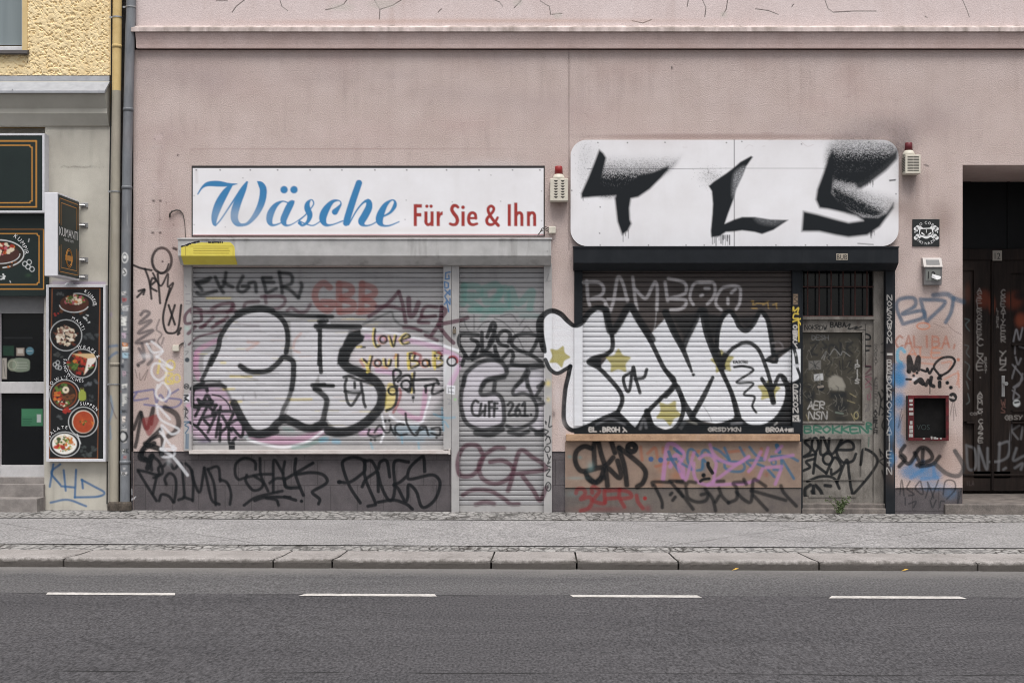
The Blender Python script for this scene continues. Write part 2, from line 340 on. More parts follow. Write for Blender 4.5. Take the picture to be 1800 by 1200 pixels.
C.O(120, 78, 26, 26, None, L(60, 66, 72)); C.O(112, 372, 26, 26, 1.6, BK); C.S("95,360 130,385;130,360 95,385", 1.4, BK); C.F("80,455 148,455 148,545 80,545", WH, .9); C.S("90,470 130,470 95,500 135,530;90,530 110,510", 3, BK)
C.G(128, 585, 22, 18, PK, .9); C.S("95,600 130,650 100,690 130,730;85,620 130,640;110,610 95,720", 1.4, BK); C.S("90,765 140,765 95,800 135,830 100,890;110,900 108,1060;130,900 128,1060", 1.8, L(60, 95, 120))
A.S("100,270 120,300;110,380 160,375;115,460 160,460 160,495 112,495;95,930 110,990 90,1000", 1.2, L(110, 105, 115), .7)
A.G(125, 780, 30, 26, L(170, 200, 190), .5); A.S("100,1050 140,1050 110,1090", 1.1, BK, .6)
# ------------------------------------------------------------------ door shutter
E.S("250,230 240,400;250,230 380,240 390,320 260,330 400,450;450,250 560,220 590,300 470,390 440,300;520,450 640,250 660,430 560,400;700,430 700,260 770,400 900,280 880,440;320,460 600,470", 11, TE, .62, 1.8)
E.S("300,465 900,465;800,520 960,520;420,550 470,500", 8, TE, .35, 3)
E.S("250,540 260,600 290,660;345,510 345,660;380,650 430,590 490,570;600,520 700,505 760,570;830,540 780,610;800,680 850,620 910,690;540,540 640,590 760,720 810,820 850,900", 2.2, L(60, 60, 64), .6, 1)
E.F("220,1200 260,1060 400,960 520,930 640,1010 640,1090 460,1130 430,1200", L(196, 192, 200), .8, 2, False, .3)
F_.F("230,-10 195,150 195,270 235,390 330,450 440,450 545,405 560,290 540,200 480,150 365,170 360,90 410,20", L(196, 192, 200), .78, 2, True, .3)
F_.F("580,420 650,445 740,425 820,360 835,260 790,180 720,150 640,170 630,100 720,20 900,10 900,70 820,170 850,240 890,250 890,440 840,470 780,440", L(196, 192, 200), .7, 2, False, .3)
E.F("600,1010 700,1000 1010,1000 1010,1200 740,1200 860,1050 700,1040", L(190, 188, 196), .6, 3, False, .3)
E.S("240,1185 270,1070 390,970 510,940 600,960 650,1020 640,1085 470,1130 430,1190", 7.5, BK, .92, 1.5); E.S("400,960 500,920 620,960", 4, BK, .5, 2)
E.S("660,1010 700,990 860,1000;860,1020 860,1080 750,1190;850,1100 860,1200;900,1020 1010,1000;1010,1160 960,1200", 7, BK, .9, 1.4)
F_.S("225,20 195,150 195,270 235,390 330,448 440,448 545,405 555,300 540,200 485,152 370,160 365,100 410,45 560,15;480,60 470,130", 7, BK, .92, 1.3)
F_.S("580,425 650,448 740,425 822,360 832,260 790,180 720,150 640,160 640,110 700,40 745,-40;760,80 800,170 860,195;890,70 830,165;830,245 890,235;780,440 840,470 890,458", 6, BK, .92, 1.3)
F_.S("320,480 440,495 540,450", 10, BK, .92, 1.8); F_.S("600,475 690,495 760,470", 7.5, BK, .92, 1.8); F_.S("830,490 890,495", 7.5, BK, .9, 1.6)
E.S("385,700 300,692 215,700 200,780 260,890 300,925 390,810;320,740 385,790 330,935;420,680 430,850 500,800 545,690 500,640;470,720 520,590 548,630 490,790;680,770 690,690 630,660 572,720 590,785 665,810;545,810 560,930;410,860 500,880 575,935;560,870 600,940 690,850 722,900 722,985 975,980 950,930 860,880 760,840 705,780 745,710 850,690 960,705;960,720 930,800 890,870;260,900 230,990;330,935 440,890 530,900", 6.4, BK, .97, 1)
F_.S("340,225 312,210 285,260 297,325 340,338;365,235 350,330 378,300;400,250 392,335;430,222 432,342;430,225 456,220;430,275 456,270;478,230 472,342;474,235 502,232;474,280 500,276;588,245 612,225 632,250 595,330 642,330;685,240 655,290 662,337 692,320 680,285 657,300;710,252 732,230 732,335;705,336 756,336", 4.4, BK, .95, .9); F_.D("785,330", 2.4, BK)
F_.S("370,650 330,590 235,590 182,660 165,760 190,840 280,842 345,780 380,690;555,610 480,612 385,680 345,760 370,860 460,910 560,890 632,820 620,760 540,715 440,728;590,970 620,880 690,635 800,690 885,745 890,795 620,832;715,850 800,960 860,1050 912,945", 7.4, MA, .88, 1.4)
F_.S("210,1005 300,962 440,972 560,1040 610,1080 680,1082", 7, MA, .85, 1.6); F_.S("320,1085 400,1065 470,1080", 8, MA, .8, 2.2); F_.G(170, 800, 14, 60, MA, .5)
F_.S("945,340 935,430 960,425;915,395 905,385 912,410;905,455 930,470 908,500 945,520;905,545 930,510 950,560 918,580;920,660 932,700;950,680 925,740 945,730;915,755 950,770;908,800 945,790 915,840 950,852", 2, BK, .95, .6); F_.O(922, 620, 22, 26, 2, BK); F_.O(930, 935, 22, 36, 2, BK); F_.S("922,920 925,950;935,915 935,945", 1.4, BK)
F_.G(930, 65, 22, 26, YE, .65); F_.G(930, 200, 16, 20, YE, .55); F_.S("905,30 912,45;915,190 930,195", 1.2, L(90, 90, 95), .8)
E.S("1035,190 1060,115 1050,185 1080,185", 1.4, L(120, 120, 120), .8); E.S("1070,520 1078,640", 3, L(150, 145, 145), .8); E.S("1035,705 1060,690 1080,700", 1.8, BK); E.F("1027,725 1084,725 1084,746 1027,746", BK)
# ------------------------------------------------------------------ white piece across the wall, frame and right shutter
G = Reg(940, 530, 4.8); H = Reg(1170, 530, 4.8); I_ = Reg(1000, 425, 6.856); J = Reg(1230, 425, 6.857)
I_.S("180,490 280,480 370,492 420,560 390,640 270,690 380,685 430,710 450,755;215,470 230,680 250,765;500,830 540,700 590,430 650,500 705,712;470,690 710,690;500,830 440,752;770,430 800,690 822,812;790,560 920,680 1000,550 1040,485 1065,560 1060,820;1160,490 1190,712;1200,440 1390,492 1412,600 1340,650 1220,685 1400,700 1400,770 1330,812 1230,820", 5.6, L(190, 186, 188), .85, 1.3)
I_.S("1500,755 1460,680 1480,560 1540,490 1700,488;1590,650 1610,640;1640,560 1690,560", 5.2, L(190, 186, 188), .85, 1.3); I_.S("1055,830 1040,1000 1005,1130", 2.4, L(170, 168, 170), .5)
J.S("0,490 160,490 185,600 150,690 90,750;260,820 200,760 200,680 240,600 290,550 400,530 480,550 492,620 480,740 440,810;340,680 340,745;380,615 430,570", 5.2, L(190, 186, 188), .82, 1.3)
J.S("625,720 650,715 640,760 690,740;630,800 690,800;700,740 780,745;760,760 830,720;820,740 830,800;880,760 930,740;920,740 930,800", 2.2, L(170, 140, 80), .75)
G.F("80,160 90,100 150,80 220,110 280,170 335,215 400,180 470,90 520,70 570,85 600,160 640,290 650,380 600,440 460,480 450,510 540,560 640,660 720,760 730,840 690,930 560,990 430,1040 340,1075 270,1060 240,960 250,800 290,560 220,600 150,590 100,530 80,480", WH, .97, 1, False, .12)
G.F("800,75 870,170 990,340 1100,560 1190,680 1080,800 960,920 850,1060 700,940 740,850 700,740 560,580 560,540 640,440 660,300", WH, .97, 1, False, .12)
H.F("0,140 60,260 150,400 160,330 220,230 300,80 340,250 400,440 460,560 540,760 590,940 560,1000 420,1025 280,1000 220,960 110,720 0,560 -190,340", WH, .97, 1, False, .12)
G.F("970,940 1080,810 1190,700 1230,720 1290,830 1320,960 1240,1080 1110,1095 1010,1060", WH, .97, 1, False, .12)
H.F("440,300 470,170 540,95 580,140 620,210 670,240 720,210 800,100 850,160 880,300 900,440 860,490 930,500 1060,400 1140,400 1140,640 1060,690 1000,640 1020,800 960,950 850,1040 700,1040 620,960 560,760 480,560 440,420", WH, .97, 1, False, .12)
H.F("1040,980 1140,1000 1130,1010", WH, .5, 2)
def star(R, cx, cy, r, rot, c):
    pts = []
    for k in range(10):
        a = R_(rot-90+36*k); q = r*.97 if k % 2 == 0 else r*.60
        pts.append("%.1f,%.1f" % (cx+q*math.cos(a), cy+q*math.sin(a)))
    R.F(" ".join(pts), c, .93, 1.3, True, .12)
star(G, 205, 462, 98, 22, OL); star(G, 706, 505, 112, 0, OL); star(H, 480, 508, 108, -6, OL); star(H, 872, 750, 104, 4, OL); star(G, 1130, 935, 118, 30, OL)
G.S("75,400,50 45,260,62 45,160,58 90,100,46 150,78,44 220,105,44 280,165,40 335,203,36 395,180,44 460,95,50 530,52,44 590,62,40 620,130,40", 9, BK)
G.S("75,380 85,420;90,490 130,570 190,605 260,570 300,545", 7, BK); G.S("300,545 280,640 258,740 245,900 252,1020 310,1082 400,1070 560,992 700,932", 8, BK)
G.S("700,932 738,840 720,760 640,660 540,560 455,512 500,475 610,440 655,390 650,280 600,100", 8, BK); G.F("440,505 560,460 560,560", BK)
G.S("600,70 640,250 700,200 800,40 870,140 990,320", 13, BK, .96, 1.4); G.S("870,160 980,340 1090,560 1180,680 1060,820 950,930 850,1075 760,1000 700,940", 8, BK); G.D("950,925", 6, BK)
G.F("330,1065 430,1045 700,935 860,1085 960,960 1000,1050 1100,1100 330,1100", BK, .93, 2)
G.S("520,1035 640,990 760,1035", 4, L(130, 130, 134), .5, 2); G.S("890,1070 920,990 940,1060", 5, L(130, 130, 134), .5, 2)
H.S("0,90,60 70,250,60 150,410,44 190,510,34 222,590,20", 8, BK); H.D("235,616", 3, BK); H.S("150,390 180,310 230,210 295,70", 10, BK, .97, 1.3)
H.F("40,110 280,90 160,320", BK, .8, 4); H.F("320,90 460,120 430,300 380,330", BK, .85, 3); H.F("590,130 790,110 680,235", BK, .8, 4); H.F("840,110 920,420 900,460 880,250", BK, .8, 4)
H.S("320,80,70 350,260,62 420,460,52 480,600,40 560,780,40 612,970,56", 10, BK); H.S("100,720,46 160,860,46 225,970,60;225,970,44 320,800,44 398,640,30", 8, BK); H.S("0,580 80,690", 8, BK); H.S("90,705 0,800", 8, BK)
H.S("235,985 330,1040 450,1045 590,995", 8, BK); H.S("610,985 700,1052 820,1055 930,992 1000,890 1030,780 1022,700 990,640", 9, BK)
H.S("0,1098 70,1072 125,1000 150,900 130,780", 8, BK); G.S("960,955 1000,1050 1110,1098 1210,1085", 8, BK); H.F("130,1000 220,990 330,1050 580,1010 720,1060 700,1098 60,1098", BK, .93, 2); H.F("850,1060 1000,900 1060,760 1075,1050", BK, .9, 2)
H.S("180,1000 260,1030", 4, L(150, 148, 140), .5, 1.5); H.S("560,1030 640,1020", 5, L(150, 150, 155), .4, 2)
H.S("430,410 440,260 480,130 540,82 590,140 622,210 680,246 740,190 800,86 860,150 890,300 912,445", 8.5, BK); H.S("480,540 495,490 560,400 680,345 780,400 850,560 890,700 910,850", 7, BK); H.S("440,420 470,540 485,560;500,450 470,560", 10, BK)
H.S("850,492 900,462 1065,388;850,492 930,510 940,465", 6, BK); H.S("1085,400 1100,460 1108,520", 6, BK); H.S("1110,555 1135,650 1060,690 900,702", 5, BK); H.S("812,650 860,722 900,742 960,622 1012,650", 7, BK); H.S("870,700 910,850", 10, BK); H.F("1075,530 1135,525 1110,560", L(180, 180, 185))
H.S("580,552 660,545 740,580 600,680 740,690 660,780 750,802 732,880 765,935", 4.2, BK); H.T("KACKTRO", 572, 500, 18, 20, 1.3, BK)
G.S("810,600 750,640 768,735 800,742 830,555 850,640 888,768;845,652 920,640 945,572", 6, BK); H.S("320,880 370,960 390,1010", 1.4, L(120, 120, 125), .6)
G.T("EL", 460, 1062, 34, 32, 2, CH); G.T(".BROH", 540, 1060, 36, 36, 2.1, CH); G.S("745,1062 775,1095;760,1080 745,1098", 2, CH); H.T("GRSDYKN", 360, 1062, 40, 30, 2, CH, .6); H.T("BROA+", 850, 1062, 38, 34, 2, CH, .85); H.F("1035,1070 1078,1066 1078,1098 1035,1098", CH, .9); H.S("920,1040 940,1020", 3, CH, .6)
J.S("1110,840 1130,785 1140,835 1190,795 1180,852;1190,870 1140,868 1128,920 1190,922;1110,965 1222,925;1180,940 1222,1000;1190,950 1195,1200", 2.4, L(205, 180, 80), .95, .7); J.O(1150, 1025, 22, 20, 2, CH); J.S("1130,1070 1165,1070;1148,1072 1148,1110;1130,1112 1168,1112;1172,1135 1130,1160 1170,1190", 2, CH)
J.F("1128,630 1182,630 1182,755 1128,755", L(150, 130, 110), .8)
J.S("1135,650 1175,660 1140,690 1178,720 1140,740", 1.6, BK, .8)
H.T("HSC", 1075, 245, 34, 32, 1.8, CH, .9, vert=True); H.S("1090,360 1110,390", 2, CH); H.T("PRMON", 1078, 700, 36, 40, 1.9, CH, .9, vert=True); H.F("1070,960 1125,955 1128,1010 1070,1010", CH, .9); H.S("1080,975 1110,1000;1110,970 1085,1000", 1.6, BK)
H.T("VANDER", 1135, 690, 18, 24, 1.2, CH, .5, vert=True)
H.S("900,350 960,340 990,390 920,400", 3, L(140, 135, 138), .5, 1.4); H.O(1098, 445, 9, 14, None, L(150, 150, 150))
# ------------------------------------------------------------------ wall to the left of the shutter
LW = Reg(190, 400, 2.35, 1.22); Q0 = Reg(0, 220, 4.0)
LW.O(222, 136, 40, 52, 5, BK, .95, 1.1); LW.S("270,85 282,90", 4, BK); LW.S("205,180 220,190 240,175 250,150", 2.2, BK); LW.D("225,140", 1.8, L(90, 80, 80))
Q0.S("940,985 990,1005 1065,1020;1020,1010 1050,1100 1065,1220", 4, BK, .95, .9); Q0.S("1075,1040 1130,1130 1180,1045 1180,1135 1218,1112 1170,1230", 3.6, BK, .95, .9)
LW.S("178,238 197,218 182,210 176,245 200,262;205,192 215,312;255,250 228,360 235,420 255,436 288,420 302,320;250,320 276,400;276,320 250,402;120,287 150,256;126,262 150,256 146,276;295,435 288,440 300,415", 3.4, BK, .95, .8)
LW.S("135,360 150,345 170,355 130,395 178,385 125,435 185,425 115,475 190,465;128,500 150,545 122,565;170,490 182,540 165,565;150,520 140,480", 4.6, L(60, 60, 66), .75, 1.6); LW.S("212,380 200,420 222,440 205,470 222,495;230,455 222,480", 2.6, L(60, 60, 66), .6, 1.2); LW.D("125,570", 3, BK, .7); LW.S("112,585 120,620;130,600 135,630 165,585 150,630", 1.1, BK, .6)
LW.S("105,680 185,668;118,682 105,712 165,705;190,672 200,722 216,690 240,718 252,668;290,668 245,700 302,712 270,742 150,730", 3.2, L(92, 96, 140), .75, 1.0)
LW.S("215,545 205,600;240,600 238,640;240,600 265,605 250,625 270,640 240,645", 3.6, YE, .7, 1); LW.O(258, 568, 17, 20, 3.6, YE, .7); LW.O(284, 622, 13, 16, 3.6, YE, .7)
LW.S("105,832 135,762 122,860 112,905;136,765 160,830 186,745 178,810", 5.5, BK, .9, 1.5); LW.S("235,742 280,770 292,810 275,845 250,860", 8, BK, .85, 2)
LW.F("142,790 170,780 205,770 210,800 172,860 150,830", L(126, 50, 50), .75, 1.8, True); LW.S("218,832 160,890 140,940 165,960", 6.5, BK, .92, 1.4); LW.S("150,890 215,860 225,910", 5, BK, .9, 1.3); LW.S("172,945 180,1000", 5, BK, .9, 1.4)
LW.S("160,480 185,515 225,510;180,470 225,508 200,535;262,578 200,530;265,578 195,560 180,600 210,630 242,600 220,570;205,650 198,690 228,712 256,680 228,640 205,662;200,730 216,790 292,832 262,852 222,815 232,860;255,790 208,738;238,870 222,942 276,930 215,842", 3.5, WH, .68, 1.3); LW.G(160, 530, 30, 12, WH, .5)
# ------------------------------------------------------------------ dark plinth
P_ = Reg(230, 780, 6.43, 1.18); Q = Reg(500, 780, 6.0, 1.15)
P_.S("260,-5 150,50 105,150 180,185;240,130 190,270;180,10 330,60 345,110", 8.5, BK, .95, 1.6)
P_.S("240,130 310,190 350,260 355,330 300,350 180,315 80,295;85,310 200,500 290,640;300,350 280,420 250,560;260,380 320,350 310,280 330,250;400,455 385,390 440,330 500,380 512,500 490,655;320,640 350,570 430,590 480,655;370,250 410,210 440,222;455,230 490,280 560,215 580,270;580,270 600,500 600,600 540,630;600,600 690,630;620,220 680,290 705,430 700,640;690,300 712,420 780,540 830,270;830,270 880,500 920,640 1000,680;870,285 940,450 960,685;870,285 985,260 1010,420;1010,400 1090,440 1132,560 1120,680", 4.6, BK, .93, 1.5)
P_.S("1410,285 1400,200 1290,158 1190,220 1180,340 1220,400 1290,380 1450,345 1600,340;1460,160 1470,350 1550,530;1310,350 1300,420 1380,520 1470,500 1490,430 1390,360;1610,540 1610,400 1620,180 1720,330;1570,440 1640,390 1740,390;1740,200 1720,330 1750,470 1810,500;1280,690 1420,600 1710,530;1530,610 1640,630 1670,690;1400,640 1530,600 1800,600", 4.6, BK, .93, 1.2)
P_.S("340,60 400,90 490,160 580,270 640,350", 4.5, WH, .7, 1.5); P_.S("340,50 500,60 480,20", 4, WH, .7, 1.4); P_.G(430, 190, 30, 50, WH, .3); P_.F("0,620 60,590 40,620 0,645", WH, .8); P_.S("10,510 12,570", 1.6, WH, .7)
Q.S("120,155 110,290 150,420 200,540;300,200 130,300 0,375;130,320 280,300 400,320 452,380 420,430 310,490 300,520 370,580 360,630;0,380 20,455 150,460;0,555 120,592;800,620 690,450 620,260 620,180 720,140 830,170 850,260 820,310 690,400 570,400;820,450 860,370 970,290;850,170 850,350 960,620;850,180 920,180 980,300 990,500;990,260 1010,190 1080,180 1110,345;985,300 1020,440 1090,580 1140,580 1165,450 1160,190 1310,190;1480,290 1470,150 1440,140 1330,240 1300,330 1330,370 1540,325 1620,360 1640,440 1590,580 1500,660 1440,650 1390,500 1310,430 1300,560 1270,600 1200,470 1160,430 1220,400 1300,330;880,655 960,640;990,612 1150,590 1280,630 1350,685", 5.2, BK, .95, 1.1); Q.D("180,602", 3, BK); Q.D("580,400 1160,430", 4, BK)
# ------------------------------------------------------------------ panel under the right window
M = Reg(980, 740, 7.06, 1.08); N = Reg(1190, 740, 7.06, 1.08)
for R2, t in ((M, "1030,320 1050,480"), (M, "1120,400 1210,330 1240,450"), (M, "1310,330 1312,385"), (M, "1220,560 1400,520 1500,560"), (N, "190,420 270,370"), (N, "560,390 830,360"), (N, "1050,340 1040,440")):
    R2.S(t, 5, L(150, 84, 60), .6, 1.8)
for x, y in ((1300, 600), (1450, 680), (1250, 760)): M.G(x, y, 60, 50, L(150, 96, 66), .4)
N.G(20, 650, 60, 80, L(150, 96, 66), .4); N.G(900, 640, 80, 60, L(150, 96, 66), .3); N.G(1110, 660, 30, 30, L(130, 70, 56), .5)
M.S("1310,720 1340,450 1370,290 1450,290 1553,380;1400,560 1470,420 1553,560 1560,690", 7, L(168, 120, 166), .7, 1.4)
N.S("190,600 130,480 140,370 190,350 260,430;300,430 320,370 370,360 430,430;450,330 530,370 650,480;590,330 650,470;490,490 640,500 800,510 840,570 800,620 680,620 600,580 590,530;780,325 840,430;900,320 980,420 1080,480 870,490 920,560;1000,530 1080,560;1170,440 1290,430 1400,440 1500,490;1290,430 1295,590 1200,600;1310,480 1450,710;1130,600 1210,690;250,610 310,590 320,480 350,500;0,370 50,400;20,500 190,600", 4.4, L(56, 96, 124), .85, 1.2); N.S("1240,300 1270,380", 7, L(56, 96, 124)); N.O(1200, 510, 30, 30, 3.5, L(56, 96, 124), .8); N.G(330, 560, 30, 60, L(56, 96, 124), .6)
M.D("1160,470 1280,480", 4.6, L(54, 86, 130), .9); M.S("1380,380 1420,480 1510,620;1370,472 1470,470;1450,340 1540,400", 5.4, L(60, 92, 122), .9, 1.1)
N.S("0,310 90,420 20,560 100,730 160,560 210,390;280,460 340,420 430,430 485,520 470,620;410,290 450,400 540,480 680,530 790,510 890,440;890,440 680,580 520,700 380,790;210,520 210,650 260,750 400,790 640,780 850,770 970,730;1040,380 950,550 890,620;1130,330 1090,470;1300,310 1230,380;1100,575 1300,560;1150,480 1440,420;1060,590 1000,730;1290,600 1220,780;470,620 450,760", 5.4, L(168, 120, 166), .68, 1.5)
N.D("330,670", 4, BK); N.S("385,520 390,560 440,640", 6, BK); N.S("290,745 330,720 400,712", 5, BK)
M.S("420,335 330,312 240,370 218,470 250,570 320,620 500,580 600,550 690,450;450,300 455,420 462,550;500,225 540,400 590,560 610,700 620,800;460,260 500,225;350,640 390,720 470,755 540,700 570,600;640,590 760,700 785,640 745,490;670,260 712,390;760,330 830,560 860,790;770,330 900,430 1050,560 1095,650 1060,760 990,812", 8.6, BK, .95, 1.4); M.S("380,700 470,760 560,700", 10, BK, .9, 2); M.O(920, 330, 48, 46, 10, BK)
M.G(150, 440, 26, 20, L(90, 130, 130), .6); M.G(280, 450, 22, 20, L(90, 130, 130), .6); M.G(410, 560, 40, 60, L(120, 150, 150), .5); M.G(220, 705, 110, 20, L(120, 145, 145), .45); M.G(200, 900, 90, 40, L(110, 125, 125), .4)
M.S("230,890 250,842 320,840 342,900 290,965 400,940 425,1010 380,1080 290,1110;430,885 430,820 480,828 520,870 450,980 560,1020 590,1000;580,860 590,1010;600,862 770,850;610,960 740,950;770,850 770,950 830,1060;780,850 890,880 912,940 790,962;980,920 1000,1000 1060,1080", 6.5, L(128, 46, 48), .75, 1.4); M.D("1085,955", 3.6, L(140, 44, 46), .9); M.G(560, 1090, 300, 36, L(120, 60, 62), .5); M.G(1120, 1080, 40, 40, L(120, 60, 62), .6)
M.S("1180,795 1190,752 1400,757;1200,790 1290,980 1300,1070;1390,740 1553,742;1420,770 1553,930;1400,910 1420,890;1430,980 1460,940", 5.6, BK, .88, 1.5)
N.S("0,752 90,762;20,850 110,970 200,1090;110,795 150,752 230,760;110,830 140,950 250,1000 360,980 380,900 300,910;350,840 440,960 480,1110;520,830 560,930 640,1010;480,1000 520,930;640,1010 740,960 740,830 700,765 830,752;830,720 860,780;740,880 830,970 920,990 945,740 1000,740 1100,805;920,860 1000,880 1350,980;950,920 1120,1100;1290,800 1330,890 1480,1050;500,745 580,742", 6, BK, .82, 1.8)
# ------------------------------------------------------------------ shop door and its pillars
O_ = Reg(1390, 430, 4.8); R1 = Reg(1390, 660, 4.8, 1.08)
O_.T("NOKRDW", 118, 680, 32, 36, 1.6, BK, .9); O_.T("BABA", 335, 655, 34, 40, 2, BK, .95); O_.S("470,690 500,670 490,710 560,690 540,710 600,690", 2, BK); O_.S("480,710 630,720;630,670 632,745", 1.4, BK, .8)
O_.T("DESH", 180, 765, 36, 36, 1.4, L(130, 130, 130), .7); O_.S("170,830 230,820 170,910 220,930;270,820 300,860 260,880;320,960 330,850 390,870 400,940;420,830 420,930;470,930 480,830 520,825 470,870 520,920", 4, BK, .75, 1.4); O_.S("260,960 300,900 280,970;330,930 370,880 420,930 440,900 500,940", 1.6, L(140, 140, 138), .6)
O_.F("150,980 255,975 255,1050 150,1055", L(120, 118, 115), .7); O_.S("160,990 240,1040;240,985 170,1050;190,980 215,1050", 1.4, BK, .7); O_.F("195,1110 270,1100 275,1140 200,1150", L(190, 190, 190), .9); O_.S("205,1125 230,1120 240,1135 265,1120", 2, BK); O_.F("320,1200 320,1140 370,1100 430,1130 460,1200", L(150, 145, 135), .75, 2)
O_.S("480,990 510,980 490,1020 520,1040 480,1080;410,980 420,1060;440,960 440,1050 470,1040", 1.8, BK, .8); O_.T("IPIIS", 545, 970, 34, 34, 2, L(165, 163, 160), .9, vert=True)
O_.T("PFL", 625, 760, 46, 78, 3.2, BK, .95, vert=True); O_.S("620,1020 680,1030 630,1090 680,1050;625,1110 680,1090;630,1130 680,1180", 1.8, MA, .8); O_.T("SOBAY", 705, 840, 24, 30, 1.4, BK, .7, vert=True); O_.S("765,840 790,830 790,900 760,910;720,1120 700,1180 720,1190", 1.8, BK, .7); R1.T("CHERHD", 705, 20, 26, 38, 1.5, L(70, 66, 66), .8, vert=True); R1.T("AVERICH", 700, 290, 28, 24, 2.2, BK, .9, vert=True)
R1.S("620,10 680,20 625,80;630,100 670,90 680,120;650,160 650,200 675,190 670,150", 2, L(120, 80, 90), .8); R1.S("625,240 660,250 630,300 660,290;640,350 620,360", 1.6, L(100, 96, 98), .7)
R1.F("320,20 370,-10 430,20 460,80 450,130 330,120", L(140, 136, 126), .8, 2); R1.O(252, 98, 32, 34, None, BK); R1.S("235,95 270,90", 4, L(140, 130, 120)); R1.F("195,-10 270,-20 275,25 200,38", L(185, 185, 185), .9); R1.G(160, 180, 50, 50, BK, .85, 4); R1.F("330,140 470,135 475,190 330,190", BK, .85, 3); R1.G(420, 260, 80, 70, BK, .8, 4); R1.G(420, 360, 60, 24, BK, .7); R1.S("380,310 440,320", 3, L(110, 120, 110), .7)
R1.T("AER", 145, 220, 48, 60, 2.3, L(170, 168, 165), .8, slant=.15); R1.T("NSN", 150, 305, 55, 62, 2.3, L(170, 168, 165), .8, slant=.1); R1.S("130,330 150,380;510,320 540,380;480,210 540,230;500,150 550,180", 1.6, L(140, 130, 100), .7); R1.O(552, 335, 18, 28, 1.6, L(160, 150, 110), .8)
for k in range(110):
    rr = random.Random(k); x = rr.uniform(110, 590); y = rr.uniform(-330, 330)
    R1.S("%d,%d %d,%d %d,%d" % (x, y, x+rr.uniform(-30, 30), y+rr.uniform(10, 40), x+rr.uniform(-30, 30), y+rr.uniform(20, 70)), 1.1 if k % 3 else 2.2, L(126, 122, 112) if k % 3 else BK, .42)
R1.F("108,415 690,415 690,492 108,492", L(150, 160, 150), .35, 2); R1.T("BROKKEN", 118, 425, 78, 56, 3.4, L(60, 104, 88), .95); R1.T("R", 640, 400, 50, 50, 3, L(60, 104, 88)); R1.S("660,520 655,600", 2, L(80, 100, 90), .8)
R1.S("165,530 120,560 165,610 160,650 110,685 210,660;255,520 252,660 310,640 325,530;275,520 345,660 430,540;395,625 520,622 522,570 470,552 402,600 390,660 440,730 520,720 550,660;200,700 130,725 162,770 108,800;212,650 190,822;200,745 300,822;300,822 370,690 425,770 350,832 340,790;390,900 470,710 492,830 512,960 545,980 732,730 620,618 590,750;140,890 250,850 360,862 410,950", 4.8, BK, .97, .9); R1.O(205, 582, 28, 58, 4.8, BK); R1.O(312, 702, 40, 45, 4.8, BK)
R1.S("165,920 120,960 132,1030 192,1010 180,975;190,930 202,1030 262,1020 250,970 210,925;290,925 335,930;290,1035 300,1040", 6, BK, .97, 1.2)
R1.S("770,120 790,160 765,210;760,260 795,300 770,330;790,360 770,420 795,470;760,640 790,690 750,720 790,760;770,800 790,870;750,620 760,680;740,140 760,200 745,330", 2.6, BK, .85, 1)
O_.T("NOKSO", 815, 425, 36, 42, 1.5, CH, .75, vert=True); O_.T("WON", 815, 665, 36, 48, 1.5, CH, .75, vert=True); O_.F("813,915 858,915 858,932 813,932", CH); O_.T("BRE", 815, 970, 38, 48, 1.6, CH, .75, vert=True)
R1.T("ORMOSYATIE+N", 812, 10, 38, 57, 1.6, CH, .75, vert=True)
R1.G(850, 400, 24, 180, L(70, 130, 175), .45, 4); R1.G(850, 700, 20, 90, L(70, 130, 175), .4, 4)
# ------------------------------------------------------------------ right pier
S_ = Reg(1560, 440, 5.0); T_ = Reg(1560, 660, 4.8, 1.12)
for x, y, rx, ry, a in ((1640, 600, 40, 60, .3), (1660, 790, 34, 40, .45), (1600, 740, 30, 90, .35), (1630, 830, 60, 30, .45), (1650, 680, 40, 20, .35)): CV.gauss(x, y, rx, ry, L(146, 120, 106), a, 3)
S_.S("135,645 80,500 110,430 230,420 240,490 130,560 300,530 312,590 145,645;290,430 320,540 345,622 370,600 495,480 480,440 300,432", 7, DB, .85, 2.2, halo=4); S_.S("405,395 520,385 580,420 665,450", 9, DB, .8, 2.8, halo=4); S_.S("580,420 560,540 512,632", 7, DB, .85, 2)
S_.O(315, 665, 56, 28, 2.6, OR, .7, 1.4); S_.T("CALIBA,", 70, 755, 82, 95, 3.6, L(158, 102, 84), .75, 1.6); S_.T("ALE", 175, 860, 110, 80, 3.2, OR, .55, 1.6); S_.S("300,990 420,1000;480,990 560,980 540,1050;200,1150 240,1080;500,1130 620,1080 610,1180;620,1060 630,1200", 3, OR, .45, 1.8); S_.D("622,960", 3, L(160, 90, 60), .7)
S_.S("150,890 120,860 90,890 90,960 120,990", 6, CY_, .9, 1.4)
for R2, x, y, rx, ry, a in ((S_, 110, 1020, 50, 40, .95), (S_, 120, 1130, 50, 70, .9), (S_, 90, 1080, 40, 50, .8), (T_, 90, 40, 55, 60, .85), (T_, 100, 210, 48, 70, .9), (T_, 85, 420, 34, 110, .75), (T_, 110, 560, 40, 60, .6), (T_, 190, 810, 80, 60, .75), (T_, 320, 820, 90, 70, .75), (T_, 420, 840, 40, 40, .6), (T_, 380, 930, 120, 40, .45), (T_, 530, 990, 60, 50, .3), (T_, 60, 700, 30, 40, .5)):
    R2.G(x, y, rx*1.05, ry*1.05, L(66, 122, 166), min(1, a*1.0), 3, .2)
T_.S("200,860 290,800 400,740;240,700 190,760;300,720 290,800;390,760 395,840;290,870 420,860", 6, L(76, 124, 168), .7, 2)
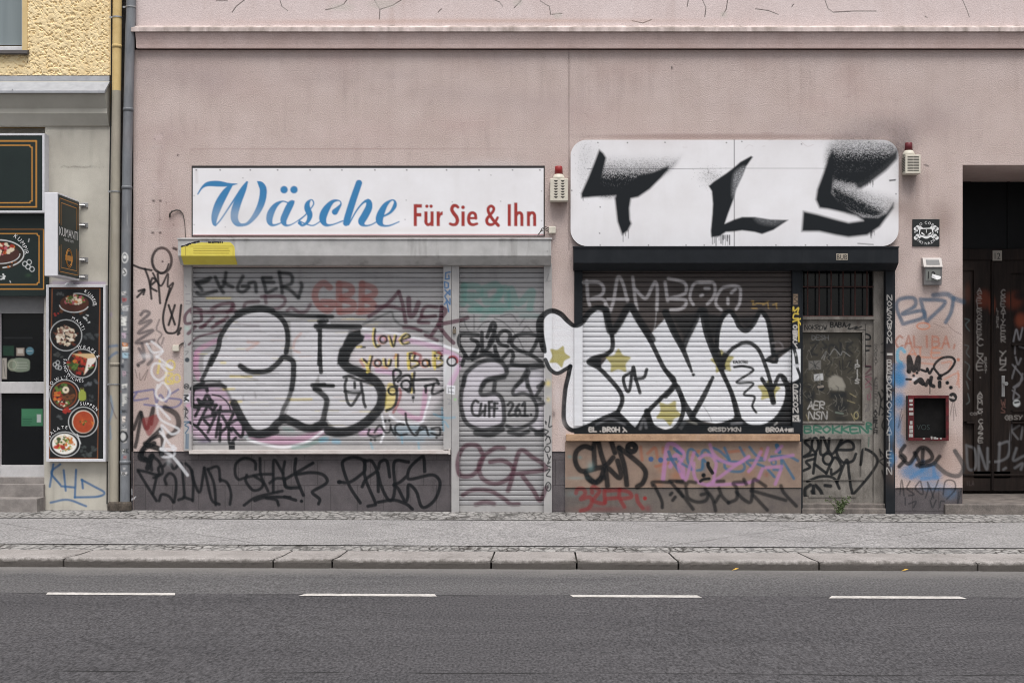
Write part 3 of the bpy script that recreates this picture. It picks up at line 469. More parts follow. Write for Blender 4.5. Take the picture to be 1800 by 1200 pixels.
S_.S("190,1065 190,935 232,1055 272,940 272,1045", 8, BK, .97, .9); S_.S("300,1050 342,1062 350,1038 370,1080 395,1040", 4.6, BK); S_.S("450,1088 408,1020 470,950 560,938 592,980 540,1060 455,1112 470,1130", 4.4, BK); S_.D("260,1075 230,1100 180,1060", 2.6, BK); S_.G(240, 1130, 40, 16, WH, .6)
T_.S("160,30 198,32", 3.6, BK); T_.S("235,60 280,30 302,70 260,40;325,80 345,40;370,15 362,70 390,90;450,0 432,22;440,55 440,92", 6, BK); T_.D("505,60 535,100", 3.4, BK); T_.O(552, 182, 22, 26, 6, BK); T_.S("525,180 560,190", 3, L(170, 160, 155)); T_.S("358,90 358,150", 1.4, BK)
T_.S("100,765 150,700 110,650 145,590;110,680 185,740 270,615 340,622 375,700 250,755;230,650 285,740 300,630;440,680 380,745 275,765", 6.4, BK, .9, 1.6); T_.S("400,742 500,825 600,842 640,760 570,635", 7, L(60, 62, 64), .85, 1.6)
T_.S("105,1000 120,880 140,1010;190,890 165,950 225,1000 180,1010;270,890 235,950 300,1000 280,890;320,1030 345,950 340,900 390,1030;430,880 370,1040;470,1000 490,890 560,890 570,960 500,1040;600,980 590,1090 620,970;150,1030 150,1090;180,1080 240,1060 220,1110;360,1050 380,1110 410,1050;440,1110 450,1060 480,1060", 2.4, L(40, 42, 46), .7, 1); T_.S("120,280 90,440 130,330;550,220 530,330;560,210 580,340;555,260 560,380", 1.4, BK, .5)
T_.S("590,700 640,780", 1, BK, .3)
S_.S("520,640 580,700 650,740;400,640 500,680", 1.1, L(110, 95, 92), .6)
# ------------------------------------------------------------------ house entrance door
U = Reg(1680, 590, 3.75); V = Reg(1680, 280, 3.75)
V.G(185, 920, 50, 60, L(130, 66, 48), .55, 4); V.G(240, 960, 24, 60, L(140, 74, 54), .6, 4); V.G(380, 930, 60, 60, L(130, 66, 48), .55, 4); V.G(430, 1060, 40, 50, L(150, 78, 56), .7, 4); V.G(420, 900, 40, 30, L(30, 30, 32), .8, 4); V.G(80, 880, 20, 70, L(120, 70, 54), .4, 4)
V.T("ASELROEDEK", 142, 850, 28, 28, 1.4, CH, .52, vert=True); V.T("CREATYEER", 300, 860, 26, 32, 1.6, CH, .52, vert=True); V.T("LINEA", 270, 980, 12, 22, .9, CH, .5, vert=True); V.S("380,1200 400,1120 420,1190 440,1110", 2.6, L(150, 150, 155), .8); V.S("60,1050 90,1060 65,1090 90,1130", 1.6, L(120, 140, 140), .6)
U.T("CLXE.", 142, 20, 38, 44, 2, CH, .52, vert=True); U.T("BEAST", 192, 140, 12, 18, .9, CH, .5, vert=True); U.T("YHZ", 292, 100, 38, 36, 2.2, CH, .52, vert=True); U.T("ARMLO", 145, 370, 30, 24, 1.4, CH, .65, vert=True); U.T("CAZZE", 150, 550, 28, 26, 1.4, CH, .6, vert=True); U.T("WS", 300, 420, 28, 40, 1.2, L(150, 110, 100), .6, vert=True); U.T("GBSY", 325, 525, 30, 28, 1.4, CH, .5); U.T("COP.", 95, 505, 22, 16, .9, CH, .5)
U.S("60,60 85,70 70,110 90,140;60,170 90,200 75,260 95,290;70,300 85,350;80,380 90,430 70,450", 1.6, L(120, 130, 130), .6)
U.S("390,70 390,120;420,70 450,80;395,140 410,190 430,150;375,190 440,280 380,340 420,320 440,250;370,280 395,200;375,360 420,400 380,420 390,350", 3, L(140, 140, 144), .65); U.O(402, 444, 24, 24, None, L(200, 205, 205)); U.S("390,440 415,436", 3, BK)
U.S("370,570 358,690;372,620 420,590;370,630 410,680;440,600 430,680", 3.6, L(135, 135, 138), .55)
U.S("70,720 82,870 130,865 125,750 80,725;150,725 152,885;155,740 205,880 210,740;290,705 280,920;285,715 350,700 345,790 290,825 225,830;330,870 315,880;400,740 380,820 450,790;390,870 440,840 430,880", 4.4, L(140, 142, 146), .5, 1.6)
U.T("ILA", 70, 955, 18, 30, 1, L(100, 90, 90), .5)
# ------------------------------------------------------------------ beige pier left
W_ = Reg(0, 490, 2.857)
W_.S("268,930 250,1042;302,930 258,972 302,1032;320,960 330,1062;308,1040 372,1046;382,958 376,1096;410,1008 470,1040 524,1072 490,1092 376,1096;412,1008 416,1050", 4, BL, .9, 1.2); W_.S("255,1122 340,1108 432,1140", 4, BL, .85, 1.3)
for t in ("548,340 590,335", "545,400 590,370"): W_.S(t, 5, BL, .6, 2)
W_.S("560,590 570,660 550,720;555,740 560,800", 5, L(80, 130, 170), .5, 2); W_.S("560,620 590,700", 2, MA, .5); W_.S("270,15 520,22", 5, L(150, 130, 170), .35, 3)
W_.G(560, 180, 10, 14, L(150, 130, 170), .5)
Q0.S("360,1115 560,1110 740,1110", 5, L(150, 132, 168), .45, 2.5); Q0.G(560, 295, 110, 8, L(90, 86, 80), .35, 2, .4); Q0.S("430,300 450,285 480,300 520,290 600,300 640,285", .8, L(90, 86, 80), .6)
# stickers on the downpipe
for y, c, h in ((75, L(200, 198, 196), 7), (105, L(170, 90, 90), 9), (150, L(200, 200, 200), 12), (215, L(225, 225, 220), 22), (285, L(190, 170, 185), 14), (330, L(225, 140, 70), 10), (350, L(240, 235, 225), 8), (385, L(160, 190, 205), 13), (440, L(70, 74, 80), 9), (475, L(170, 150, 160), 14), (540, L(215, 215, 210), 10), (600, L(190, 190, 186), 24), (665, L(60, 64, 66), 8), (705, L(225, 215, 205), 15), (740, L(200, 200, 200), 6), (862, L(230, 230, 226), 11), (975, L(225, 222, 220), 9)):
    rr = random.Random(y)
    x0 = 612+rr.uniform(-3, 8); x1 = x0+rr.uniform(20, 34)
    W_.F("%f,%f %f,%f %f,%f %f,%f" % (x0, y-h, x1, y-h+rr.uniform(-5, 5), x1-3, y+h, x0+3, y+h+rr.uniform(-4, 4)), c, .9, .8)
    for q in range(3):
        a = rr.uniform(x0, x1); b = rr.uniform(y-h*.7, y+h*.7); W_.S("%f,%f %f,%f" % (a, b, a+rr.uniform(4, 12), b+rr.uniform(-3, 5)), 1.3, L(50, 50, 55), .8)
rr = random.Random(9)
for k in range(26):
    x = rr.uniform(610, 640); y = rr.uniform(60, 990); w_ = rr.uniform(8, 20); h_ = rr.uniform(5, 14); c = rr.choice([L(205, 203, 200), L(180, 176, 172), L(90, 92, 96), L(160, 110, 110), L(120, 140, 160), L(220, 216, 206)])
    W_.F("%f,%f %f,%f %f,%f %f,%f" % (x-w_/2, y, x+w_/2, y+rr.uniform(-3, 3), x+w_/2-2, y+h_, x-w_/2, y+h_), c, .85, .7); W_.S("%f,%f %f,%f" % (x-w_/4, y+h_*.4, x+w_/4, y+h_*.5), 1, L(60, 60, 64), .7)
W_.O(624, 790, 20, 26, 2.5, BK); W_.O(624, 790, 14, 18, None, L(190, 190, 188)); W_.T("CSKK", 614, 852, 9, 20, 1.2, BK); W_.T("LRK", 612, 968, 9, 14, 1.1, BK)
Q0.O(886, 935, 20, 34, 2, L(210, 210, 208)); Q0.D("886,930", 3, L(220, 220, 218)); Q0.O(885, 1035, 16, 28, None, L(205, 205, 203)); Q0.S("880,1020 892,1040 878,1050", 2, BK); Q0.S("900,620 905,700", 1.4, L(170, 170, 168), .6)
# ------------------------------------------------------------------ script lettering on the long white sign
WA = Reg(300, 250, 5.143); WB = Reg(640, 250, 4.865); SB = L(60, 124, 172)
WA.S("245,470,10 285,410,20 340,378,42 430,376,52 520,384,32 602,378,6;560,385,10 505,440,56 440,550,74 400,660,62 394,730,38 405,756,10;408,752,12 460,690,14 560,540,15 640,420,18 690,362,20;692,364,14 660,430,46 600,560,70 575,670,68 598,732,52 650,754,16;610,748,26 690,738,28 765,660,48 820,550,62 838,440,64 818,385,52 784,355,8", 1, SB, 1, .6)
WA.S("1062,548,12 1010,535,14 950,570,42 905,640,62 893,710,54 920,750,24 985,735,12 1005,715,10;1118,533,8 1085,560,58 1040,650,62 1020,710,56 1045,752,22 1110,735,10 1220,658,10", 1, SB, 1, .6); WA.D("1025,430 1115,430", 6.6, SB)
WA.S("1168,704,10 1220,655,12 1288,570,12 1286,530,12 1265,522,12 1238,555,40 1236,600,56 1258,660,50 1238,720,30 1192,752,22 1165,730,32;1160,710,10 1230,742,12 1290,752,12 1350,718,10", 1, SB, 1, .6)
WA.S("1485,630,56 1515,595,34 1540,556,14 1520,528,12 1460,540,34 1400,615,66 1375,690,66 1400,745,34 1460,746,14 1555,712,12", 1, SB, 1, .6)
WA.S("1702,370,58 1650,520,62 1600,680,62 1585,732,54", 1, SB, 1, .6); WA.S("1608,748,12 1680,620,14 1740,548,18 1785,528,30", 1, SB, 1, .6)
WB.S("10,500,14 40,510,44 40,560,60 5,630,64 -22,680,58 0,712,22 55,708,12 112,678,10;165,635,14 225,600,22 262,545,34 262,505,18 232,497,14 180,540,42 140,620,64 132,676,58 160,712,24 220,712,14 300,680,9", 1, SB, 1, .6)
LR = L(152, 54, 50)
for t in ("424,530 452,530 452,718 424,718", "440,530 495,530 495,560 440,560", "440,606 490,606 490,636 440,636", "515,592 543,592 543,680 515,680", "568,592 595,592 595,718 568,718", "620,592 648,592 648,718 620,718", "640,648 645,612 658,595 673,591 673,621 656,628 648,650", "832,592 861,592 861,718 832,718", "1228,530 1256,530 1256,718 1228,718", "1283,517 1311,517 1311,718 1283,718", "1336,640 1363,640 1363,718 1336,718", "1392,592 1419,592 1419,718 1392,718", "1445,640 1472,640 1472,718 1445,718", "890,640 962,640 962,660 890,660"):
    WB.F(t, LR, 1, .5)
WB.D("537,548 573,548", 3.0, LR, 1, .5); WB.D("846,557", 3.3, LR, 1, .5)
WB.S("529,670,28 530,690,27 546,706,26 566,698,24 582,680,24;803,556,24 786,543,27 762,546,30 750,575,31 766,608,32 790,640,32 798,672,31 786,700,29 760,706,26 736,698,24;956,650,26 950,616,26 926,603,26 902,618,28 894,655,29 902,692,28 930,706,26 966,697,22;1148,712,28 1100,660,28 1066,602,27 1062,566,26 1085,546,25 1108,562,25 1104,590,25 1076,624,26 1050,660,28 1056,695,27 1085,706,26 1116,690,24 1142,645,22;1298,632,24 1315,607,26 1336,605,27 1348,622,27 1349,650,27;1407,632,24 1424,607,26 1445,605,27 1457,622,27 1458,650,27", 1, LR, 1, .6)
for x in (345, 387, 440, 488, 545, 601, 659, 715, 785, 842, 901, 949): CV.ell(x, 299, 1.1, 1.1, L(40, 40, 40))
for x, y in ((341, 344), (341, 395), (952, 336), (952, 388), (427, 313), (466, 334), (714, 352), (863, 308), (795, 355), (880, 354), (712, 386), (396, 399), (380, 355)): CV.ell(x, y, .8, .8, L(90, 88, 88), None, .8)
CV.gauss(600, 405, 260, 6, L(205, 200, 196), .5); CV.gauss(420, 380, 60, 18, L(200, 198, 198), .35); CV.gauss(870, 290, 60, 10, L(200, 198, 200), .25)
CV.stroke([(338, 413.4), (957, 412.6)], 1.8, L(150, 60, 58), .9, .6)
# ------------------------------------------------------------------ sprayed letters on the rounded white sign
CV.gauss(1545, 226, 66, 24, L(84, 78, 82), .36, 2, .15); CV.gauss(1490, 240, 46, 12, L(84, 78, 82), .24, 2, .15); CV.gauss(1588, 258, 22, 32, L(70, 66, 72), .5, 2, .15); CV.gauss(1640, 200, 60, 40, L(120, 108, 108), .2)
CV.stroke([(1032, 297), (1100, 297.5), (1244, 296.5), (1246, 304)], 1.0, L(90, 90, 92), .8, .5, False); CV.stroke([(1245, 296.5), (1290, 296), (1400, 296), (1545, 297)], .9, L(110, 110, 112), .7, .5, False); CV.stroke([(1290.7, 246), (1290.7, 433)], 1.2, L(40, 40, 42), .95, .5)
K1 = Reg(990, 230, 5.455); K2 = Reg(1290, 230, 5.455); SP = L(24, 28, 32)
def pts(R, t): return [tuple(q) for q in R.p(t)]
CV.poly(pts(K1, "345,180 385,215 412,260 388,360 362,500 450,560 560,540 640,490 720,430 870,395 1010,340 1000,380 940,450 830,560 720,635 650,650 635,740 640,850 655,890 620,960 565,1000 520,870 505,740 495,650 505,620 350,630 175,645 172,600 240,450 300,300"), SP, 1, 2.2)
CV.stipple(pts(K1, "370,250 700,230 1080,240 980,400 760,480 600,600 330,600"), SP, lambda x, y: np.clip((y-262)/56, .14, 1)**1.2, 8)
CV.stipple(pts(K1, "960,370 1020,330 1100,260 1170,200 1160,230 1060,340 990,390"), SP, lambda x, y: np.clip((1205-x)/40, 0, 1), 5)
CV.stipple(pts(K1, "130,160 340,160 300,300 180,560 110,540"), SP, lambda x, y: .10+0*x, 10); CV.gauss(1030, 285, 14, 40, SP, .16, 2, .4)
Lp = pts(K1, "1395,530 1440,490 1560,410 1640,350") + pts(K2, "60,300 165,242 182,252 120,340 85,430") + pts(K1, "1660,560 1640,640 1580,800 1550,890 1640,850") + pts(K2, "80,826 200,826 350,850 522,855 380,950 270,990 200,970 80,955") + pts(K1, "1640,965 1560,970 1500,1010 1420,1020 1415,960 1430,800 1435,700 1425,580")
CV.poly(Lp, SP, 1, 1.4)
CV.stipple(pts(K2, "0,420 110,340 90,450 40,560 -10,640"), WH, lambda x, y: .35+0*x, 4)
CV.stipple(pts(K2, "200,820 350,845 480,850 400,900 250,880"), WH, lambda x, y: .22+0*x, 5); CV.gauss(1252, 312, 18, 14, SP, .3, 2, .5)
rr = random.Random(3)
for k in range(24):
    x = rr.uniform(1425, 1605); K1.S("%f,1000 %f,%f" % (x, x, 1010+rr.uniform(10, 95)), rr.uniform(.6, 1.1), SP, .85, .5, False)
for x, y, l in ((575, 990, 75), (625, 950, 80), (190, 640, 30), (600, 980, 30)): K1.S("%f,%f %f,%f" % (x, y, x, y+l), 1, SP, .85, .5, False)
CV.stipple(pts(K2, "960,80 1450,90 1565,170 1500,300 1350,430 1200,520 960,480 890,330"), SP, lambda x, y: np.clip((y-222)/62, .38, 1.05), 8)
CV.stipple(pts(K2, "930,440 1150,480 1250,560 1540,640 1520,740 1380,840 1150,800 960,680"), SP, lambda x, y: .26+.72*np.exp(np.minimum(0, ((y-340)-.52*(x-1462))/1.127+6)/15), 8)
CV.poly(pts(K2, "950,180 968,300 955,480 940,590 1000,670 1100,750 1240,825 1380,830 1460,790 1532,690 1530,740 1400,920 1280,1000 1100,1020 980,1000 820,965 650,965 665,770 800,800 980,850 1100,880 1240,860 1180,815 1050,782 900,750 820,740 785,660 800,560 860,400 905,270"), SP, 1, 2.6)
CV.poly(pts(K2, "1060,400 1250,385 1370,345 1480,250 1570,180 1565,270 1460,380 1330,480 1220,555 1180,550 1160,500 1050,450 960,470 960,420"), SP, .95, 3.2)
CV.poly(pts(K2, "1490,470 1555,465 1550,478 1490,484"), SP)
for k in range(12):
    x = rr.uniform(1260, 1340); K2.S("%f,%f %f,%f" % (x, 480, x, 500+rr.uniform(0, 40)), .8, SP, .7, .5, False); x = rr.uniform(1290, 1350); K2.S("%f,960 %f,%f" % (x, x, 970+rr.uniform(0, 60)), .8, SP, .7, .5, False)
for x, y in ((1051, 251), (1103, 251), (1169, 250.5), (1277, 251), (1304, 249), (1409, 253.5), (1527, 250), (1005, 335), (1055, 364), (1054, 410), (1575, 341), (1055, 431), (1140, 431), (1206, 431), (1238, 431), (1364, 431), (1416, 431), (1454, 431)): CV.ell(x, y, 1.0, 1.0, L(50, 50, 50))
CV.stroke([(1508, 428), (1535, 430)], 2, L(60, 60, 60), .7)
# ------------------------------------------------------------------ wall: cracks, old fixings and stains
for t in ("430,0 415,12 408,22", "492,0 496,12 506,20", "610,0 604,8 590,14 572,18", "658,0 668,17 690,10 706,0", "668,17 667,34", "770,22 776,16", "868,0 878,4 884,12", "912,0 916,2 904,14", "950,2 958,8 966,12 968,26 988,24", "1111,37 1130,41 1145,35", "1235,0 1241,14 1239,30", "1279,0 1277,16 1270,28", "1328,16 1350,19 1368,26", "1450,0 1456,16 1464,22 1500,20 1540,20", "1692,0 1700,18 1704,30", "1630,32 1626,29", "380,2 400,2", "1210,0 1208,12", "1395,8 1392,12"):
    CV.stroke([tuple(map(float, q.split(','))) for q in t.split()], 1.6, L(58, 48, 46), .95, .6, False); CV.stroke([(float(q.split(',')[0])+1.2, float(q.split(',')[1])+1.4) for q in t.split()], .9, L(224, 214, 210), .7, .6, False)
for x, y, rx, ry in ((600, 13, 22, 7), (980, 28, 8, 6), (672, 8, 26, 8), (1272, 26, 7, 6), (910, 5, 9, 6)): CV.gauss(x, y, rx, ry, L(190, 184, 176), .55, 4)
for x0, y0 in ((270, 236), (268, 256), (266, 322)): pass
for x, y in ((272, 245), (285, 236), (270, 259), (284.5, 259), (269, 324), (284, 324), (270.5, 330), (283, 332), (313, 272), (312, 274), (292.5, 357), (305, 395), (281.5, 386)): CV.ell(x, y, 1.1, 1.1, L(60, 52, 52))
for x, y in ((270, 353), (282, 353), (268.5, 409), (281.5, 409)): CV.ell(x, y, 2.4, 2.4, L(70, 60, 60)); CV.ell(x-.5, y-.6, 1, 1, L(150, 140, 138))
CV.poly([(272, 237), (286, 236), (285, 247), (272, 247)], L(200, 182, 180), .6); CV.poly([(266, 256), (288, 256), (288, 262), (266, 262)], L(190, 176, 172), .6); CV.poly([(266, 320), (288, 320), (288, 334), (266, 334)], L(196, 180, 176), .6)
CV.gauss(300, 395, 24, 60, L(150, 122, 116), .4); CV.gauss(285, 290, 10, 40, L(160, 138, 134), .35); CV.stroke([(281, 360), (279, 400)], .8, L(110, 96, 94), .7); CV.stroke([(280, 410), (281, 430)], .8, L(110, 96, 94), .5)
CV.stroke([(335, 262.5), (640, 262), (952, 261)], 1.2, L(160, 136, 130), .6, .8, False); CV.stroke([(335, 262), (335, 292)], 1, L(165, 142, 138), .5, .8)
CV.stroke([(1181, 118), (1181, 121)], 3, L(90, 84, 82)); CV.stroke([(1181, 121), (1180, 160)], .8, L(150, 130, 126), .4)
CV.gauss(983, 360, 16, 24, L(128, 106, 100), .4); CV.gauss(1602, 318, 20, 20, L(110, 98, 96), .4); CV.stroke([(1625, 290), (1632, 292)], 2.4, L(80, 74, 72), .8)
CV.gauss(1250, 240, 230, 5, L(140, 118, 112), .5, 4)
G.G(190, 800, 40, 130, L(200, 192, 192), .45); G.G(160, 950, 14, 30, L(60, 56, 58), .6); G.G(230, 1040, 30, 60, L(190, 184, 184), .4)
CV.gauss(900, 37, 300, 4, L(188, 160, 146), .5); CV.gauss(600, 40, 200, 4, L(188, 160, 150), .4)
# crack above the vending box
for t in ("1675,700 1690,706",): pass
# ------------------------------------------------------------------ printed shop signs on the left building
GO = L(196, 138, 62); MW = L(212, 214, 214); DG = L(24, 36, 34)
def frame_lines(R, x1, y0, y1, w, notch, c=GO):
    """a gold line frame running in from the left"""
    R.S("-240,%f %f,%f" % (y0, x1-notch, y0), w, c, 1, .5, False); R.S("%f,%f %f,%f %f,%f %f,%f" % (x1-notch, y0, x1-notch, y0+notch*.6, x1-notch*.5, y0+notch, x1, y0+notch), w, c, 1, .5, False)
    R.S("%f,%f %f,%f" % (x1, y0+notch, x1, y1-notch), w, c, 1, .5, False); R.S("%f,%f %f,%f %f,%f %f,%f" % (x1, y1-notch, x1-notch*.5, y1-notch, x1-notch, y1-notch*.6, x1-notch, y1), w, c, 1, .5, False); R.S("-240,%f %f,%f" % (y1, x1-notch, y1), w, c, 1, .5, False)
frame_lines(Q0, 255, 112, 575, 2.2, 0.01); frame_lines(Q0, 225, 142, 547, 1.8, 14)
Q0.S("-240,732 305,732", 1.6, L(150, 100, 50), 1, .5, False); frame_lines(Q0, 275, 763, 1120, 1.8, 14); Q0.S("307,735 307,1152 -240,1152", 1.8, GO, 1, .5, False)
def blobs(R, cx, cy, rx, ry, cols, n, r, seed, al=.95):
    rr = random.Random(seed)
    for k in range(n):
        a = rr.uniform(0, 6.283); q = math.sqrt(rr.random())
        x, y = cx+rx*q*math.cos(a), cy+ry*q*math.sin(a)
        s = r*rr.uniform(.5, 1.2)
        R.F(" ".join("%f,%f" % (x+s*rr.uniform(.6, 1.2)*math.cos(t), y+s*rr.uniform(.5, 1.1)*math.sin(t)) for t in (0, 1, 2, 3, 4, 5.2)), cols[rr.randrange(len(cols))], al, .5, True)
RED = L(150, 44, 36); TOM = L(178, 62, 42); ORA = L(190, 110, 50); CRE = L(214, 200, 176); GRN = L(86, 112, 52); DGR = L(52, 74, 36); BRN = L(92, 56, 34); PNK = L(176, 90, 100); DKB = L(52, 34, 26)
# lower fascia: baked potato plate, onions, leaf
Q0.O(-10, 915, 185, 105, None, L(40, 34, 26)); Q0.O(-10, 905, 178, 98, 2, MW, .9, .6, -95, 80); Q0.O(-15, 915, 150, 70, None, DKB); blobs(Q0, -10, 930, 150, 80, [ORA, BRN, DKB], 40, 14, 1); Q0.O(0, 905, 140, 62, None, L(70, 40, 34)); blobs(Q0, 20, 870, 80, 44, [PNK, RED, CRE, ORA, CRE], 40, 16, 2)
Q0.O(0, 905, 140, 68, 1.5, MW, .9, .6, 0, 90)
for x, y in ((175, 975), (205, 963), (197, 995), (225, 1012)): Q0.O(x, y, 16, 17, 1.1, MW)
blobs(Q0, 15, 1070, 18, 26, [MW], 8, 8, 4); Q0.S("205,800 200,820", 1.5, MW, .7); Q0.S("70,1095 74,1105", 1.2, MW)
Q0.G(200, 1055, 20, 12, L(60, 90, 60), .4)
# tall menu board
def plate(cx, cy, rx, ry, ring=True):
    W_.O(cx, cy, rx, ry, None, L(24, 22, 22))
    if ring: W_.O(cx, cy, rx, ry, 1.3, MW, .85, .6)
W_.S("262,46 247,900", 1.5, L(130, 78, 48), 1, .5); W_.S("502,48 490,902", 1.5, L(130, 78, 48), 1, .5); W_.S("262,47 502,48", 1.3, L(120, 70, 44), 1, .5); W_.S("247,900 490,902", 1.5, L(130, 78, 48), 1, .5)
plate(372, 128, 80, 58, False); W_.O(385, 125, 84, 52, 1.3, MW, .8, .6, -100, 10); blobs(W_, 370, 150, 70, 30, [DKB, BRN, L(120, 40, 30)], 26, 12, 5); W_.O(374, 122, 72, 42, None, L(74, 40, 30)); blobs(W_, 375, 106, 48, 22, [CRE, PNK, RED, CRE, ORA, GRN], 46, 10, 6); W_.O(372, 126, 74, 42, 1.5, MW, .95, .6, 20, 170); blobs(W_, 283, 180, 14, 10, [RED], 5, 7, 7)
blobs(W_, 440, 200, 22, 20, [MW], 10, 6, 8, .8); blobs(W_, 300, 76, 24, 14, [L(90, 92, 92)], 7, 8, 9, .5)
plate(331, 283, 80, 78); blobs(W_, 331, 283, 66, 64, [DKB, BRN, L(100, 44, 30)], 20, 9, 10, .7); blobs(W_, 330, 283, 50, 48, [CRE, L(190, 170, 150), L(226, 216, 200), L(120, 80, 66)], 110, 9, 11); blobs(W_, 455, 285, 38, 20, [L(70, 74, 76)], 16, 9, 12, .5)
plate(412, 424, 72, 72); blobs(W_, 400, 420, 56, 56, [DKB, BRN, RED, L(120, 50, 30)], 60, 12, 13); blobs(W_, 366, 430, 24, 30, [GRN, DGR], 24, 10, 14); blobs(W_, 405, 400, 36, 24, [ORA, TOM, RED, BRN], 24, 10, 15); W_.F("360,376 470,375 482,400 478,412 420,482 440,400 400,388", L(206, 176, 132), .95, .8); W_.F("440,400 482,395 478,414 424,480", L(222, 214, 206), .98, .8); blobs(W_, 455, 440, 20, 16, [RED, GRN], 6, 8, 16)
for x, y in ((276, 430), (290, 420), (287, 442), (300, 446)): W_.O(x, y, 9, 10, 1, MW, .8)
blobs(W_, 295, 385, 22, 14, [L(80, 82, 80)], 8, 8, 17, .5)
plate(325, 582, 76, 76); W_.O(325, 582, 60, 62, 2.4, L(120, 60, 36)); W_.O(322, 585, 56, 58, None, L(52, 40, 30)); blobs(W_, 310, 550, 30, 22, [GRN, DGR], 22, 10, 18); blobs(W_, 292, 590, 18, 26, [TOM, RED, ORA], 22, 8, 19); blobs(W_, 345, 600, 32, 30, [BRN, L(110, 66, 40), DKB], 26, 10, 20); blobs(W_, 318, 622, 30, 14, [GRN, CRE, RED], 20, 7, 21); W_.O(330, 557, 17, 17, None, CRE); W_.O(330, 557, 6, 6, None, L(60, 54, 40))
W_.F("404,548 420,548 422,562 430,570 430,606 398,608 396,570 404,562", L(150, 160, 70), .9, .7, True); W_.F("405,545 420,545 420,555 405,555", L(60, 44, 30)); blobs(W_, 332, 660, 22, 10, [RED, TOM], 7, 10, 22); blobs(W_, 440, 530, 20, 18, [L(96, 100, 104)], 9, 8, 23, .5); blobs(W_, 478, 520, 12, 16, [L(80, 84, 88)], 6, 8, 24, .5); blobs(W_, 455, 600, 30, 16, [L(64, 68, 70)], 10, 8, 25, .5); blobs(W_, 300, 700, 14, 20, [L(76, 80, 82)], 7, 8, 26, .5)
plate(418, 717, 74, 74); W_.O(418, 717, 56, 58, None, L(226, 216, 200)); W_.O(419, 718, 53, 55, None, L(160, 66, 36)); blobs(W_, 418, 718, 40, 40, [L(172, 78, 42), L(150, 58, 34)], 20, 14, 27, .4); blobs(W_, 418, 718, 15, 12, [DGR, GRN, ORA], 16, 6, 28); W_.F("456,712 474,722 466,738", ORA, .95, .6)
plate(325, 830, 76, 62); W_.O(324, 828, 62, 52, None, L(226, 224, 218)); blobs(W_, 322, 826, 50, 40, [GRN, L(150, 160, 70), CRE, DGR, ORA], 80, 9, 29); blobs(W_, 300, 842, 20, 14, [RED, TOM], 7, 11, 30); blobs(W_, 345, 800, 18, 8, [ORA, CRE], 8, 8, 31); blobs(W_, 440, 865, 44, 30, [L(72, 78, 78)], 24, 10, 32, .5); W_.S("388,780 404,826", 2, MW, .8)
# notices behind the snack bar's glass
W_.F("14,336 70,336 70,386 14,386", L(46, 74, 60), .6); W_.F("82,346 122,346 122,386 82,386", L(150, 138, 128), .85); W_.F("88,352 116,352 116,374 88,374", L(190, 184, 176), .7); W_.O(150, 362, 20, 20, None, L(90, 126, 140), .85); W_.S("138,362 162,362", 1, MW, .5); W_.F("10,398 34,398 34,502 10,502", L(170, 164, 156), .8); W_.S("18,410 26,490", 1, L(80, 80, 80)); W_.O(66, 432, 30, 32, None, L(120, 126, 110), .8); W_.F("70,402 140,402 150,432 140,462 70,462", L(130, 140, 124), .75, .8, True); W_.S("85,435 140,435;85,420 135,420;85,448 135,448", .8, L(190, 190, 184), .6); W_.O(62, 432, 20, 22, 1, L(180, 176, 160), .6)
W_.F("108,652 215,652 215,738 108,738", L(70, 124, 92), .9); W_.F("108,690 215,690 215,738 108,738", L(60, 104, 80), .5); W_.F("185,680 206,680 206,720 185,720", L(180, 184, 184), .9); W_.S("114,704 160,704;114,716 158,716;114,727 150,727", 1.3, L(40, 76, 60)); W_.S("20,296 160,296", 2.4, L(60, 62, 64), .35, 1)
